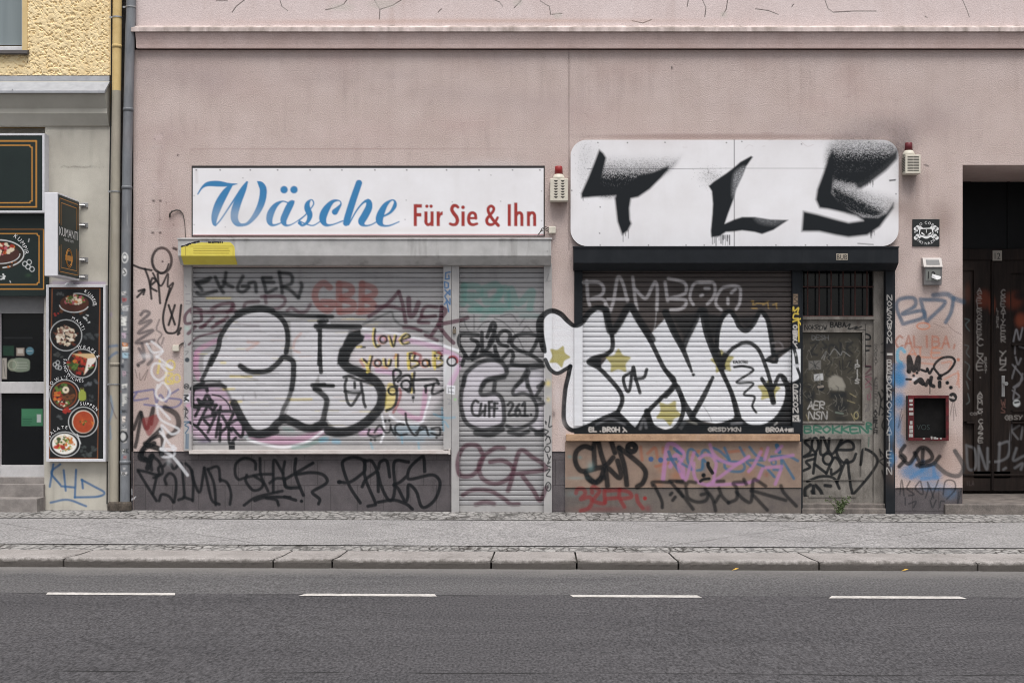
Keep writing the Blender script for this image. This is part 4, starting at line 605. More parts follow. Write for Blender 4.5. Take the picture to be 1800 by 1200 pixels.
# ------------------------------------------------------------------ mesh building
rng = np.random.RandomState(8)
class MB:
    """collects quads and triangles; every vertex carries the paint that lies on it"""
    def __init__(s): s.v = []; s.q = []; s.t = []; s.c = []; s.n = 0; s.ng = []
    def add(s, v, q=None, t=None, c=None):
        v = np.asarray(v, np.float32).reshape(-1, 3)
        s.v.append(v)
        s.c.append(np.zeros((len(v), 4), np.float32) if c is None else c.astype(np.float32))
        if q is not None and len(q): s.q.append(np.asarray(q, np.int64).reshape(-1, 4)+s.n)
        if t is not None and len(t): s.t.append(np.asarray(t, np.int64).reshape(-1, 3)+s.n)
        s.n += len(v)
    def box(s, x0, x1, y0, y1, z0, z1, bev=0.0):
        if bev > 0:
            b = bmesh_box(x0, x1, y0, y1, z0, z1, bev)
            s.add(*b); return
        v = [(x, y, z) for x in (x0, x1) for y in (y0, y1) for z in (z0, z1)]
        s.add(v, [(0, 1, 3, 2), (4, 6, 7, 5), (0, 4, 5, 1), (2, 3, 7, 6), (0, 2, 6, 4), (1, 5, 7, 3)])
    def grid(s, x0, x1, y0, y1, dep=0.0, step=1.0, cv=None, disp=None, gate=None, rows=None):
        """a sheet facing the street, given by facade rows and columns; dep = distance behind the facade"""
        nx = max(1, int(math.ceil((x1-x0)/step)))
        us = np.linspace(x0, x1, nx+1)
        if rows is None:
            ny = max(1, int(math.ceil((y1-y0)/step)))
            vs = np.linspace(y0, y1, ny+1); dy = np.zeros(ny+1)
        else: vs, dy, gt = rows
        U, V = np.meshgrid(us, vs)
        Y = np.full(U.shape, dep)
        X = (U-CX)*(CAM_D+dep)/FPX; Z = CAM_H+(CY-V)*(CAM_D+dep)/FPX
        if rows is not None: Y = Y+dy[:, None]
        if disp is not None: Y = Y+disp(X, Z)
        h, w = U.shape
        idx = np.arange(h*w).reshape(h, w)
        q = np.stack([idx[:-1, :-1], idx[1:, :-1], idx[1:, 1:], idx[:-1, 1:]], -1).reshape(-1, 4)
        c = None
        if cv is not None:
            c = cv.sample(U.ravel(), V.ravel())
            if rows is not None: c = c*np.repeat(gt, w)[:, None]
        s.add(np.stack([X, Y, Z], -1).reshape(-1, 3), q, None, c)
    def prism(s, prof, x0, x1, caps=True):
        """profile of (y, z) swept along x"""
        n = len(prof)
        v = [(x0, y, z) for y, z in prof]+[(x1, y, z) for y, z in prof]
        q = [(i, (i+1) % n, n+(i+1) % n, n+i) for i in range(n)]
        s.add(v, q)
        if caps: s.ng += [[s.n-2*n+i for i in range(n)][::-1], [s.n-n+i for i in range(n)]]
    def extr(s, poly, y0, y1):
        """polygon of (x, z) given thickness along y; y0 is the street side"""
        n = len(poly)
        v = [(x, y0, z) for x, z in poly]+[(x, y1, z) for x, z in poly]
        s.add(v, [(i, (i+1) % n, n+(i+1) % n, n+i) for i in range(n)])
        s.ng += [[s.n-2*n+i for i in range(n)], [s.n-n+i for i in range(n)][::-1]]
    def tube(s, pts, r, n=10, caps=True):
        pts = [Vector(p) for p in pts]
        rs = r if isinstance(r, (list, tuple)) else [r]*len(pts)
        v = []
        for i, p in enumerate(pts):
            d = (pts[min(i+1, len(pts)-1)]-pts[max(i-1, 0)]).normalized()
            a = d.orthogonal().normalized() if abs(d.z) < .9 else Vector((1, 0, 0))
            b = d.cross(a).normalized(); a = b.cross(d)
            for k in range(n):
                t = 2*math.pi*k/n
                v.append(p+rs[i]*(math.cos(t)*a+math.sin(t)*b))
        q = [(i*n+k, i*n+(k+1) % n, (i+1)*n+(k+1) % n, (i+1)*n+k) for i in range(len(pts)-1) for k in range(n)]
        s.add([tuple(a) for a in v], q)
        if caps: s.ng += [[s.n-len(v)+k for k in range(n)][::-1], [s.n-n+k for k in range(n)]]
    def pipe(s, rows, xc, yc, r0, pxs, step_n=40, cv=None):
        """a vertical round pipe that carries stickers: rows = z values, r0 radius"""
        n = step_n
        th = np.linspace(0, 2*np.pi, n, endpoint=False)
        v = []; c = []
        for z in rows:
            X = xc+r0*np.sin(th); Y = yc-r0*np.cos(th)
            v.append(np.stack([X, Y, np.full(n, z)], -1))
            if cv is not None:
                px = CX+X*FPX/(CAM_D+Y); py = CY-(z-CAM_H)*FPX/(CAM_D+yc-r0)
                cc = cv.sample(px, np.full(n, py)); cc[np.cos(th) < 0] = 0
                c.append(cc)
        v = np.concatenate(v); m = len(rows)
        q = [(i*n+k, i*n+(k+1) % n, (i+1)*n+(k+1) % n, (i+1)*n+k) for i in range(m-1) for k in range(n)]
        s.add(v, q, None, np.concatenate(c) if c else None)
    def build(s, name, mat, parent=None, smooth=False):
        me = bpy.data.meshes.new(name)
        v = np.concatenate(s.v) if s.v else np.zeros((0, 3))
        c = np.concatenate(s.c)
        nq = sum(len(a) for a in s.q); nt = sum(len(a) for a in s.t)
        loops = [a.ravel() for a in s.q]+[a.ravel() for a in s.t]+[np.array(g) for g in s.ng]
        tot = np.concatenate([np.full(nq, 4), np.full(nt, 3), np.array([len(g) for g in s.ng], int)]).astype(np.int32)
        lv = np.concatenate(loops).astype(np.int32)
        me.vertices.add(len(v)); me.vertices.foreach_set("co", v.astype(np.float32).ravel())
        me.loops.add(len(lv)); me.loops.foreach_set("vertex_index", lv)
        me.polygons.add(len(tot)); me.polygons.foreach_set("loop_start", (np.cumsum(tot)-tot).astype(np.int32))
        try: me.polygons.foreach_set("loop_total", tot)
        except Exception: pass
        me.polygons.foreach_set("use_smooth", np.full(len(tot), smooth))
        if True:
            at = me.attributes.new("paint", 'FLOAT_COLOR', 'POINT')
            at.data.foreach_set("color", c.ravel())
        me.update(calc_edges=True); me.validate()
        me.materials.append(mat)
        o = bpy.data.objects.new(name, me)
        COL.objects.link(o)
        if parent is not None: adopt(o, parent)
        return o
import bmesh
def bmesh_box(x0, x1, y0, y1, z0, z1, bev):
    bm = bmesh.new()
    bmesh.ops.create_cube(bm, size=1, matrix=Matrix.Translation(((x0+x1)/2, (y0+y1)/2, (z0+z1)/2)) @ Matrix.Diagonal((x1-x0, y1-y0, z1-z0, 1)))
    bmesh.ops.bevel(bm, geom=list(bm.edges), offset=bev, segments=2, profile=.5, affect='EDGES')
    bm.verts.index_update()
    v = [tuple(a.co) for a in bm.verts]
    q = [[a.index for a in f.verts] for f in bm.faces if len(f.verts) == 4]; t = [[a.index for a in f.verts] for f in bm.faces if len(f.verts) == 3]
    bm.free()
    return v, q, t
def wpos(o):
    m = o.location.copy()
    if o.parent: return wpos(o.parent) if o.type == 'MESH' else m
    return m
def adopt(o, parent):
    o.parent = parent
    root = parent
    while root.parent: root = root.parent
    if root is parent: o.matrix_parent_inverse = Matrix.Translation(-root.location)
    # a child's own frame already is the scene's frame, so a sub-part needs no inverse
def thing(name, label, cat, loc=(0, 0, 0), group=None):
    o = bpy.data.objects.new(name, None); COL.objects.link(o)
    o.empty_display_size = .1
    o.location = loc; o["label"] = label; o["category"] = cat
    if group: o["group"] = group
    return o
def tag(o, label, cat, group=None):
    o["label"] = label; o["category"] = cat
    if group: o["group"] = group
    return o
def structure(o): o["kind"] = "structure"; return o
def rrect(x0, x1, z0, z1, r, n=8):
    out = []
    for cx, cz, a in ((x1-r, z1-r, 0), (x0+r, z1-r, 90), (x0+r, z0+r, 180), (x1-r, z0+r, 270)):
        for k in range(n+1):
            t = R_(a+90*k/n); out.append((cx+r*math.cos(t), cz+r*math.sin(t)))
    return out
def text2d(s, size=1.0, off=0.0, sx=1.0, shear=0.0):
    cu = bpy.data.curves.new("lettering", 'FONT'); cu.body = s; cu.size = size; cu.offset = off; cu.shear = shear; cu.resolution_u = 4
    ob = bpy.data.objects.new("lettering", cu)
    me = bpy.data.meshes.new_from_object(ob)
    v = np.array([(a.co.x*sx, a.co.y) for a in me.vertices]).reshape(-1, 2); f = [list(p.vertices) for p in me.polygons]
    bpy.data.objects.remove(ob); bpy.data.curves.remove(cu); bpy.data.meshes.remove(me)
    return v, f
def put_text(mb, s, xa, xb, zbase, h, y, off=0.0, yaxis=False, cap=True):
    """text fitted between xa and xb with capital height h standing on zbase"""
    v, f = text2d(s, 1.0, off)
    cap = text2d("H", 1.0, off)[0]
    k = h/(cap[:, 1].max()-cap[:, 1].min())
    zz = zbase+(v[:, 1]-cap[:, 1].min())*k
    xx = xa+(v[:, 0]-v[:, 0].min())/(v[:, 0].max()-v[:, 0].min())*(xb-xa)
    w = np.stack([np.full(len(v), y), xx, zz], -1) if yaxis else np.stack([xx, np.full(len(v), y), zz], -1)
    n0 = mb.n
    mb.add(w)
    mb.ng += [[n0+i for i in g] for g in f]
def arc_text(mb, s, cx, cz, r, a0, a1, h, y, inside=False, off=0.0):
    """letters set along an arc from angle a0 to a1, spaced by their widths"""
    cap = text2d("H", 1.0, off)[0]
    k = h/(cap[:, 1].max()-cap[:, 1].min())
    gl = [(None, None) if ch == ' ' else text2d(ch, 1.0, off) for ch in s]
    wd = [.35 if v is None else (v[:, 0].max()-v[:, 0].min()+.14) for v, f in gl]
    tot = sum(wd); pos = 0
    for (v, f), w_ in zip(gl, wd):
        t = (pos+w_/2-wd[0]/2)/max(1e-6, tot-wd[0]/2-wd[-1]/2); pos += w_
        if v is None: continue
        a = R_(a0+(a1-a0)*t)
        lx = (v[:, 0]-(v[:, 0].max()+v[:, 0].min())/2)*k; lz = (v[:, 1]-cap[:, 1].min())*k
        rot = a-math.pi/2 if not inside else a+math.pi/2
        px, pz = cx+r*math.cos(a), cz+r*math.sin(a)
        X = px+lx*math.cos(rot)-lz*math.sin(rot); Z = pz+lx*math.sin(rot)+lz*math.cos(rot)
        n0 = mb.n
        mb.add(np.stack([X, np.full(len(v), y), Z], -1)); mb.ng += [[n0+j for j in g] for g in f]

# ------------------------------------------------------------------ materials
def new_mat(name):
    m = bpy.data.materials.new(name); m.use_nodes = True
    return m, m.node_tree.nodes, m.node_tree.links, m.node_tree.nodes["Principled BSDF"]
def pm(name, c1, c2=None, scale=6.0, detail=6.0, rough=.85, bump=0.0, bscale=60.0, grain=0.0, gscale=220.0, streak=0.0, streak_c=(.05, .05, .05), metal=0.0, spec=.12, spot=0.0, spot_c=(.5, .5, .5), spot_s=120.0, stretch=(1, 1, 1), paint=True, brick=None, extra=None, low=.35, high=.68, gst=(1, 1, 1), wear_lo=.94):
    m, n, l, b = new_mat(name)
    geo = n.new("ShaderNodeNewGeometry")
    mp = n.new("ShaderNodeMapping"); mp.inputs["Scale"].default_value = stretch
    l.new(geo.outputs["Position"], mp.inputs[0])
    no = n.new("ShaderNodeTexNoise"); no.inputs["Scale"].default_value = scale; no.inputs["Detail"].default_value = detail; no.inputs["Roughness"].default_value = .62
    l.new(mp.outputs[0], no.inputs[0])
    rp = n.new("ShaderNodeMapRange"); rp.inputs[1].default_value = low; rp.inputs[2].default_value = high
    l.new(no.outputs[0], rp.inputs[0])
    def mix(f, a, bb, mode='MIX'):
        x = n.new("ShaderNodeMix"); x.data_type = 'RGBA'; x.blend_type = mode
        for sock, val in ((x.inputs[0], f), (x.inputs[6], a), (x.inputs[7], bb)):
            if isinstance(val, (int, float)): sock.default_value = val
            elif isinstance(val, tuple): sock.default_value = (*val[:3], 1)
            else: l.new(val, sock)
        return x.outputs[2]
    def mr(v, a, bb, c=0, d=1):
        x = n.new("ShaderNodeMapRange"); x.inputs[1].default_value = a; x.inputs[2].default_value = bb; x.inputs[3].default_value = c; x.inputs[4].default_value = d
        l.new(v, x.inputs[0]); return x.outputs[0]
    def tex(kind, s, st=(1, 1, 1), det=3.0):
        q = n.new("ShaderNodeMapping"); q.inputs["Scale"].default_value = st; l.new(geo.outputs["Position"], q.inputs[0])
        t = n.new(kind); t.inputs["Scale"].default_value = s
        if "Detail" in t.inputs: t.inputs["Detail"].default_value = det
        l.new(q.outputs[0], t.inputs["Vector"]); return t
    col = mix(rp.outputs[0], c1, c2 or c1)
    if grain > 0:
        g = tex("ShaderNodeTexNoise", gscale, gst, det=2.0)
        col = mix(1.0, col, mix(mr(g.outputs[0], .3, .7), (1-grain,)*3, (1+grain,)*3), 'MULTIPLY')
    if streak > 0:
        g = tex("ShaderNodeTexNoise", 9.0, (1, 1, .12), 5.0)
        g2 = tex("ShaderNodeTexNoise", 1.7, (1, 1, 1), 3.0)
        mm = n.new("ShaderNodeMath"); mm.operation = 'MULTIPLY'; l.new(mr(g.outputs[0], .5, .72, 0, streak), mm.inputs[0]); l.new(mr(g2.outputs[0], .4, .65), mm.inputs[1])
        col = mix(mm.outputs[0], col, streak_c)
    if spot > 0:
        g = tex("ShaderNodeTexVoronoi", spot_s)
        col = mix(mr(g.outputs["Distance"], .12, .2, spot, 0), col, spot_c)
    ctx = dict(n=n, l=l, b=b, mix=mix, mr=mr, tex=tex, geo=geo)
    hgt = None
    if extra: col, hgt = extra(ctx, col)
    if paint:
        at = n.new("ShaderNodeAttribute"); at.attribute_name = "paint"
        inv = n.new("ShaderNodeMath"); inv.operation = 'SUBTRACT'; inv.inputs[0].default_value = 1.0
        wv = tex("ShaderNodeTexNoise", 70.0, det=4.0)
        al = n.new("ShaderNodeMath"); al.operation = 'MULTIPLY'                    # thin and worn places in the paint
        wear = mr(wv.outputs[0], .28, .48, wear_lo, 1.0)
        l.new(at.outputs["Alpha"], al.inputs[0]); l.new(wear, al.inputs[1])
        l.new(al.outputs[0], inv.inputs[1])
        base = mix(1.0, col, (1, 1, 1), 'MULTIPLY')
        cmb = n.new("ShaderNodeCombineColor")
        for k in range(3): l.new(inv.outputs[0], cmb.inputs[k])
        base = mix(1.0, col, cmb.outputs[0], 'MULTIPLY')
        cm2 = n.new("ShaderNodeCombineColor")
        for k in range(3): l.new(wear, cm2.inputs[k])
        col = mix(1.0, base, mix(1.0, at.outputs["Color"], cm2.outputs[0], 'MULTIPLY'), 'ADD')
    l.new(col, b.inputs["Base Color"])
    b.inputs["Roughness"].default_value = rough; b.inputs["Metallic"].default_value = metal; b.inputs["Specular IOR Level"].default_value = spec
    if bump > 0 or hgt is not None:
        bp = n.new("ShaderNodeBump"); bp.inputs["Strength"].default_value = 1.0; bp.inputs["Distance"].default_value = bump if bump > 0 else .004
        if hgt is None:
            g = tex("ShaderNodeTexNoise", bscale, det=4.0); hgt = g.outputs[0]
        l.new(hgt, bp.inputs["Height"]); l.new(bp.outputs[0], b.inputs["Normal"])
    return m
def flat(name, c, rough=.5, metal=0.0, spec=.4, var=.12):
    d = tuple(v*(1-var) for v in c)
    return pm(name, c, d, scale=14, rough=rough, metal=metal, spec=spec, paint=False, grain=.06)
def bricks(bw, bh, mort, depth, mc, offx=.5, axis='XZ', col_var=.12, squash=0.0):
    def ex(ctx, col):
        n, l = ctx['n'], ctx['l']
        sp = n.new("ShaderNodeSeparateXYZ"); l.new(ctx['geo'].outputs["Position"], sp.inputs[0])
        cb = n.new("ShaderNodeCombineXYZ"); l.new(sp.outputs[0], cb.inputs[0]); l.new(sp.outputs[2 if axis == 'XZ' else 1], cb.inputs[1])
        br = n.new("ShaderNodeTexBrick"); l.new(cb.outputs[0], br.inputs["Vector"])
        br.offset = offx
        br.inputs["Color1"].default_value = (1, 1, 1, 1); br.inputs["Color2"].default_value = (1-col_var,)*3+(1,); br.inputs["Mortar"].default_value = (*mc, 1)
        br.inputs["Scale"].default_value = 1.0; br.inputs["Mortar Size"].default_value = mort; br.inputs["Mortar Smooth"].default_value = .3; br.inputs["Brick Width"].default_value = bw; br.inputs["Row Height"].default_value = bh
        g = ctx['tex']("ShaderNodeTexNoise", 90.0, det=4.0)
        ad = n.new("ShaderNodeMath"); ad.operation = 'MULTIPLY_ADD'; l.new(br.outputs["Fac"], ad.inputs[0]); ad.inputs[1].default_value = -1.0; l.new(g.outputs[0], ad.inputs[2])
        return ctx['mix'](1.0, col, br.outputs["Color"], 'MULTIPLY'), ad.outputs[0]
    return ex
def cobbles(ctx, col):
    n, l = ctx['n'], ctx['l']
    def vor(f):
        v = ctx['tex']("ShaderNodeTexVoronoi", 11.0, (1.0, .42, 1)); v.feature = f; v.inputs["Randomness"].default_value = .75; return v
    v, v2 = vor('DISTANCE_TO_EDGE'), vor('F1')
    w = ctx['tex']("ShaderNodeTexNoise", 3.1, det=3.0)
    j = ctx['mr'](v.outputs["Distance"], .02, .09)
    thr = ctx['mix'](ctx['mr'](w.outputs[0], .4, .62), (.62, .62, .62), (.2, .19, .18))
    tint = ctx['mix'](ctx['mr'](v2.outputs["Color"], 0, 1), (.84, .84, .84), (1.15, 1.14, 1.13))
    return ctx['mix'](j, ctx['mix'](1.0, col, thr, 'MULTIPLY'), ctx['mix'](1.0, col, tint, 'MULTIPLY')), ctx['mr'](v.outputs["Distance"], 0, .2)
# ------------------------------------------------------------------ material set
PINK = pm("pink_render", L(196, 180, 175), L(185, 168, 162), scale=2.2, rough=.93, bump=.006, bscale=75, grain=.11, gscale=75, streak=.25, streak_c=L(128, 110, 104))
PINK_UP = pm("pale_pink_render", L(213, 199, 197), L(203, 187, 184), scale=1.6, rough=.93, bump=.003, bscale=80, grain=.07, gscale=75, streak=.3, streak_c=L(170, 148, 138))
CORN = pm("cornice_render", L(203, 183, 178), L(188, 166, 160), scale=3, rough=.93, bump=.003, bscale=80, grain=.09, gscale=75, streak=.2, streak_c=L(120, 104, 98), paint=False)
LEDGE = pm("weathered_coping", L(206, 192, 188), L(150, 138, 132), scale=7, rough=.9, bump=.002, bscale=80, grain=.08, streak=.9, streak_c=L(96, 88, 82), paint=False, stretch=(1, 1, .3))
PLINTH = pm("plinth_tiles", L(96, 91, 93), L(84, 80, 82), scale=5, rough=.8, grain=.14, gscale=120, spot=.5, spot_c=L(160, 156, 156), spot_s=26, streak=.3, streak_c=L(60, 56, 56), extra=bricks(.31, .30, .004, .003, (.72, .72, .72), col_var=.05))
PANEL = pm("brown_render", L(143, 124, 111), L(124, 107, 97), scale=4, rough=.9, bump=.002, grain=.09, streak=.5, streak_c=L(104, 90, 82))
PANEL2 = pm("dirty_grey_base", L(112, 104, 98), L(94, 88, 86), scale=4, rough=.9, bump=.003, grain=.1, streak=.4, streak_c=L(66, 60, 58), spot=.3, spot_c=L(170, 165, 160), spot_s=22)
SILLW = pm("white_sill", L(206, 200, 196), L(182, 172, 168), scale=18, rough=.6, grain=.05, stretch=(.3, 1, 1), streak=.3, streak_c=L(150, 120, 110))
SILLB = pm("sandstone_sill", L(176, 146, 120), L(150, 122, 100), scale=9, rough=.9, bump=.003, grain=.1, streak=.3, streak_c=L(196, 180, 168))
YEL = pm("yellow_roughcast", L(238, 218, 176), L(226, 202, 156), scale=4, rough=1.0, grain=.1, gscale=90, paint=False, spec=.02, streak=.35, streak_c=L(170, 144, 104))
YELS = pm("yellow_smooth_render", L(216, 192, 144), L(206, 180, 132), scale=5, rough=.9, grain=.04, paint=False)
BEI = pm("beige_render", L(190, 186, 175), L(176, 171, 161), scale=3, rough=.92, bump=.002, bscale=90, grain=.06, streak=.35, streak_c=L(116, 110, 100))
BEIL = pm("beige_ledge_render", L(176, 173, 164), L(164, 161, 152), scale=3, rough=.9, grain=.05, paint=False)
ZINC = pm("zinc", L(164, 166, 170), L(146, 148, 153), scale=9, rough=.55, grain=.04, paint=False, spec=.5, streak=.2, streak_c=L(110, 110, 114))
SEAM = pm("dark_party_wall", L(74, 70, 68), L(52, 50, 49), scale=12, rough=.95, bump=.006, bscale=50, grain=.15, paint=False)
PIPEG = pm("grey_pipe_paint", L(124, 127, 131), L(98, 101, 106), scale=9, rough=.5, grain=.05, spec=.45, streak=.3, streak_c=L(70, 70, 72), stretch=(1, 1, .3))
PIPEB = pm("beige_pipe_paint", L(164, 157, 143), L(148, 142, 130), scale=7, rough=.55, grain=.05, streak=.3, streak_c=L(110, 100, 90), stretch=(1, 1, .3))
PIPEY = pm("yellow_pipe_paint", L(212, 186, 132), L(200, 172, 118), scale=8, rough=.55, grain=.05, paint=False)
IRON = pm("cast_iron", L(92, 84, 76), L(62, 58, 54), scale=20, rough=.8, grain=.12, paint=False)
ALU = pm("aluminium_box", L(186, 185, 184), L(166, 165, 164), scale=5, rough=.55, grain=.06, paint=False, spec=.3, streak=.85, streak_c=L(104, 101, 98))
RAIL = pm("aluminium_rail", L(170, 168, 167), L(158, 156, 155), scale=7, rough=.5, grain=.04, spec=.45, streak=.2, streak_c=L(120, 116, 114))
SLAT = pm("galvanised_slats", L(158, 157, 158), L(140, 139, 141), scale=3, rough=.55, grain=.06, gscale=90, spec=.4, streak=.35, streak_c=L(104, 100, 100), stretch=(.4, 1, 3))
SLATD = pm("dark_slats", L(80, 73, 71), L(62, 57, 56), scale=4, rough=.6, grain=.07, gscale=90, spec=.35, stretch=(.4, 1, 3))
BLKM = pm("black_metal", L(34, 37, 41), L(28, 31, 35), scale=6, rough=.6, grain=.07, spec=.15, streak=.12, streak_c=L(80, 80, 80))
SIGNW = pm("white_sign_sheet", L(229, 228, 231), L(221, 219, 221), scale=2.0, rough=.55, grain=.02, spec=.2, streak=.12, streak_c=L(190, 186, 182), wear_lo=1.0)
SIGND = flat("sign_frame_shadow", L(40, 38, 38), .7)
GRNS = pm("dark_green_sign_sheet", L(28, 40, 38), L(24, 35, 34), scale=3, rough=.45, grain=.05, spec=.35)
MENU = pm("black_menu_sheet", L(23, 25, 27), L(19, 21, 23), scale=12, rough=.45, grain=.05, spec=.35)
WFRM = flat("white_aluminium", L(206, 206, 210), .45)
GFRM = flat("light_grey_aluminium", L(190, 188, 188), .5)
DFRM = flat("grey_aluminium", L(118, 118, 119), .5)
GLASS = pm("dark_glass", L(23, 25, 27), L(18, 20, 22), scale=2, rough=.12, grain=0, spec=.35)
GLASSB = pm("curtained_glass", L(128, 138, 140), L(118, 128, 131), scale=1.5, rough=.15, spec=.5, paint=False, stretch=(8, 1, .3))
DIRTG = pm("grimy_door_glass", L(70, 66, 57), L(50, 47, 41), scale=6, rough=.35, grain=.07, spec=.4)
DOORP = pm("worn_grey_door_paint", L(138, 133, 127), L(98, 94, 89), scale=8, rough=.75, bump=.0015, grain=.12, gscale=80, streak=.8, streak_c=L(84, 76, 70), stretch=(1, 1, .35))
WOOD = pm("dark_brown_door", L(46, 39, 36), L(32, 28, 27), scale=8, rough=.6, grain=.08, stretch=(3, 1, .3))
WOODT = pm("transom_board", L(26, 28, 30), L(22, 24, 26), scale=6, rough=.5, grain=.04, paint=False)
STONE = pm("step_stone", L(146, 140, 136), L(118, 113, 110), scale=7, rough=.9, bump=.002, grain=.1, paint=False, streak=.2, streak_c=L(80, 76, 74))
STONE_SHADE = pm("worn_shaded_step", L(124, 117, 112), L(92, 87, 84), scale=7, rough=.9, bump=.002, grain=.14, gscale=80, paint=False, streak=.3, streak_c=L(60, 56, 54))  # darker step stone: the shading at the doorways is put into the colour
RUST = pm("red_brown_bars", L(78, 52, 49), L(56, 42, 40), scale=20, rough=.7, grain=.1, paint=False)
REDP = pm("chipped_red_frame", L(96, 38, 41), L(62, 34, 36), scale=14, rough=.6, grain=.1, paint=False, spot=.7, spot_c=L(190, 184, 180), spot_s=14)
VOID = pm("burnt_box_back", L(30, 29, 29), L(22, 22, 22), scale=9, rough=.9, grain=.1)
CREAM = flat("cream_plastic", L(206, 200, 186), .5)
SLOT = flat("vent_slot", L(58, 54, 50), .8)
REDL = flat("red_beacon_plastic", L(150, 44, 44), .3, spec=.5)
REDD = flat("grimy_red_beacon_plastic", L(104, 34, 42), .4, spec=.5)
LETR = flat("red_lettering", L(158, 58, 54), .5, var=.05)
LETW = flat("white_lettering", L(222, 222, 222), .5, var=.04)
LETB = flat("black_lettering", L(40, 40, 40), .6, var=.04)
LETG = flat("gold_lettering", L(190, 132, 62), .5, var=.04)
STEEL = flat("steel", L(168, 168, 168), .35, metal=.6)
CABLE = flat("grey_cable", L(84, 78, 74), .7)
BLACK = flat("black_rubber", L(34, 34, 35), .7)
YPOST = pm("yellow_notice", L(218, 204, 96), L(208, 192, 84), scale=5, rough=.6, grain=.04)
LEAF = flat("weed_leaf", L(86, 100, 62), .6, var=.35)
# ground
ZR = -.085                              # road level
YL = GY(1044, ZR)                       # where the cycle lane's paler asphalt ends
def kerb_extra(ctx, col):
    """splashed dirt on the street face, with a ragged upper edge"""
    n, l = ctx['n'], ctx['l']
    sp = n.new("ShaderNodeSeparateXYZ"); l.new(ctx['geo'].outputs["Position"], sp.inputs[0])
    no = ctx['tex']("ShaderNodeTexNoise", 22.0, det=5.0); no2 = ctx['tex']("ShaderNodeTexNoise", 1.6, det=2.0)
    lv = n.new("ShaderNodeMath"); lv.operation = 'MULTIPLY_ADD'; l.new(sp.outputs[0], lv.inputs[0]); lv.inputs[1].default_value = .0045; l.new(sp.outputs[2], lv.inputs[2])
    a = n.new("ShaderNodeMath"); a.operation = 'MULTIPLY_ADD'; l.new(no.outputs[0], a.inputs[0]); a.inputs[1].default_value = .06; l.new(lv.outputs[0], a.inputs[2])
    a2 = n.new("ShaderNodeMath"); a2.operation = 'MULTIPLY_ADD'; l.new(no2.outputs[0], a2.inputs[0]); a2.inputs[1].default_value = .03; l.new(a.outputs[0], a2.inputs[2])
    f = ctx['mr'](a2.outputs[0], .004, .030, .86, 0)  # darker low on the face: dirt plus shade set into the colour
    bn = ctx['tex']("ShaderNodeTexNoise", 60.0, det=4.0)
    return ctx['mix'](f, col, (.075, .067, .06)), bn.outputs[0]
def asphalt_extra(ctx, col):
    v = ctx['tex']("ShaderNodeTexVoronoi", 150.0)
    w = ctx['tex']("ShaderNodeTexVoronoi", 9.0, (1, 1, 1))
    fl = ctx['tex']("ShaderNodeTexVoronoi", 2.6, (.6, 1.5, 1))
    c = ctx['mix'](1.0, col, ctx['mix'](ctx['mr'](v.outputs["Color"], 0, 1), (.72, .72, .72), (1.3, 1.3, 1.3)), 'MULTIPLY')
    c = ctx['mix'](ctx['mr'](fl.outputs["Distance"], .02, .04, .75, 0), c, (.40, .385, .375))
    return c, v.outputs["Distance"]
def gutter_extra(ctx, col):
    """pale grit swept into the gutter"""
    n, l = ctx['n'], ctx['l']
    c, h = asphalt_extra(ctx, col)
    sp = n.new("ShaderNodeSeparateXYZ"); l.new(ctx['geo'].outputs["Position"], sp.inputs[0])
    no = ctx['tex']("ShaderNodeTexNoise", 3.0, (1, 1.6, 1), 5.0)
    a = n.new("ShaderNodeMath"); a.operation = 'MULTIPLY_ADD'; l.new(no.outputs[0], a.inputs[0]); a.inputs[1].default_value = .5; l.new(sp.outputs[1], a.inputs[2])
    y0 = GY(997.5, ZR)
    return ctx['mix'](ctx['mr'](a.outputs[0], y0-.25, y0+.22, 0, .75), c, (.21, .2, .19)), h
def lane_extra(ctx, col):
    n, l = ctx['n'], ctx['l']
    c, h = asphalt_extra(ctx, col)
    sp = n.new("ShaderNodeSeparateXYZ"); l.new(ctx['geo'].outputs["Position"], sp.inputs[0])
    no = ctx['tex']("ShaderNodeTexNoise", 1.3, (1, 1, 1), 5.0)
    ad = n.new("ShaderNodeMath"); ad.operation = 'MULTIPLY_ADD'; l.new(no.outputs[0], ad.inputs[0]); ad.inputs[1].default_value = .16; l.new(sp.outputs[1], ad.inputs[2])
    # the joint between two strips of asphalt, broken and stony
    d = n.new("ShaderNodeMath"); d.operation = 'SUBTRACT'; l.new(ad.outputs[0], d.inputs[0]); d.inputs[1].default_value = GY(1178, -.085)+.08
    a = n.new("ShaderNodeMath"); a.operation = 'ABSOLUTE'; l.new(d.outputs[0], a.inputs[0])
    br = ctx['tex']("ShaderNodeTexNoise", 2.1, (1, .2, 1), 3.0)
    m = n.new("ShaderNodeMath"); m.operation = 'MULTIPLY'; l.new(ctx['mr'](a.outputs[0], .004, .022, .85, 0), m.inputs[0]); l.new(ctx['mr'](br.outputs[0], .46, .56), m.inputs[1])
    c = ctx['mix'](m.outputs[0], c, (.018, .018, .018))
    d2 = n.new("ShaderNodeMath"); d2.operation = 'SUBTRACT'; l.new(ad.outputs[0], d2.inputs[0]); d2.inputs[1].default_value = YL+.02+.08
    a2 = n.new("ShaderNodeMath"); a2.operation = 'ABSOLUTE'; l.new(d2.outputs[0], a2.inputs[0])
    m2 = n.new("ShaderNodeMath"); m2.operation = 'MULTIPLY'; l.new(ctx['mr'](a2.outputs[0], .006, .03, .7, 0), m2.inputs[0]); l.new(ctx['mr'](br.outputs[0], .47, .55), m2.inputs[1])
    return ctx['mix'](m2.outputs[0], c, (.03, .03, .03)), h
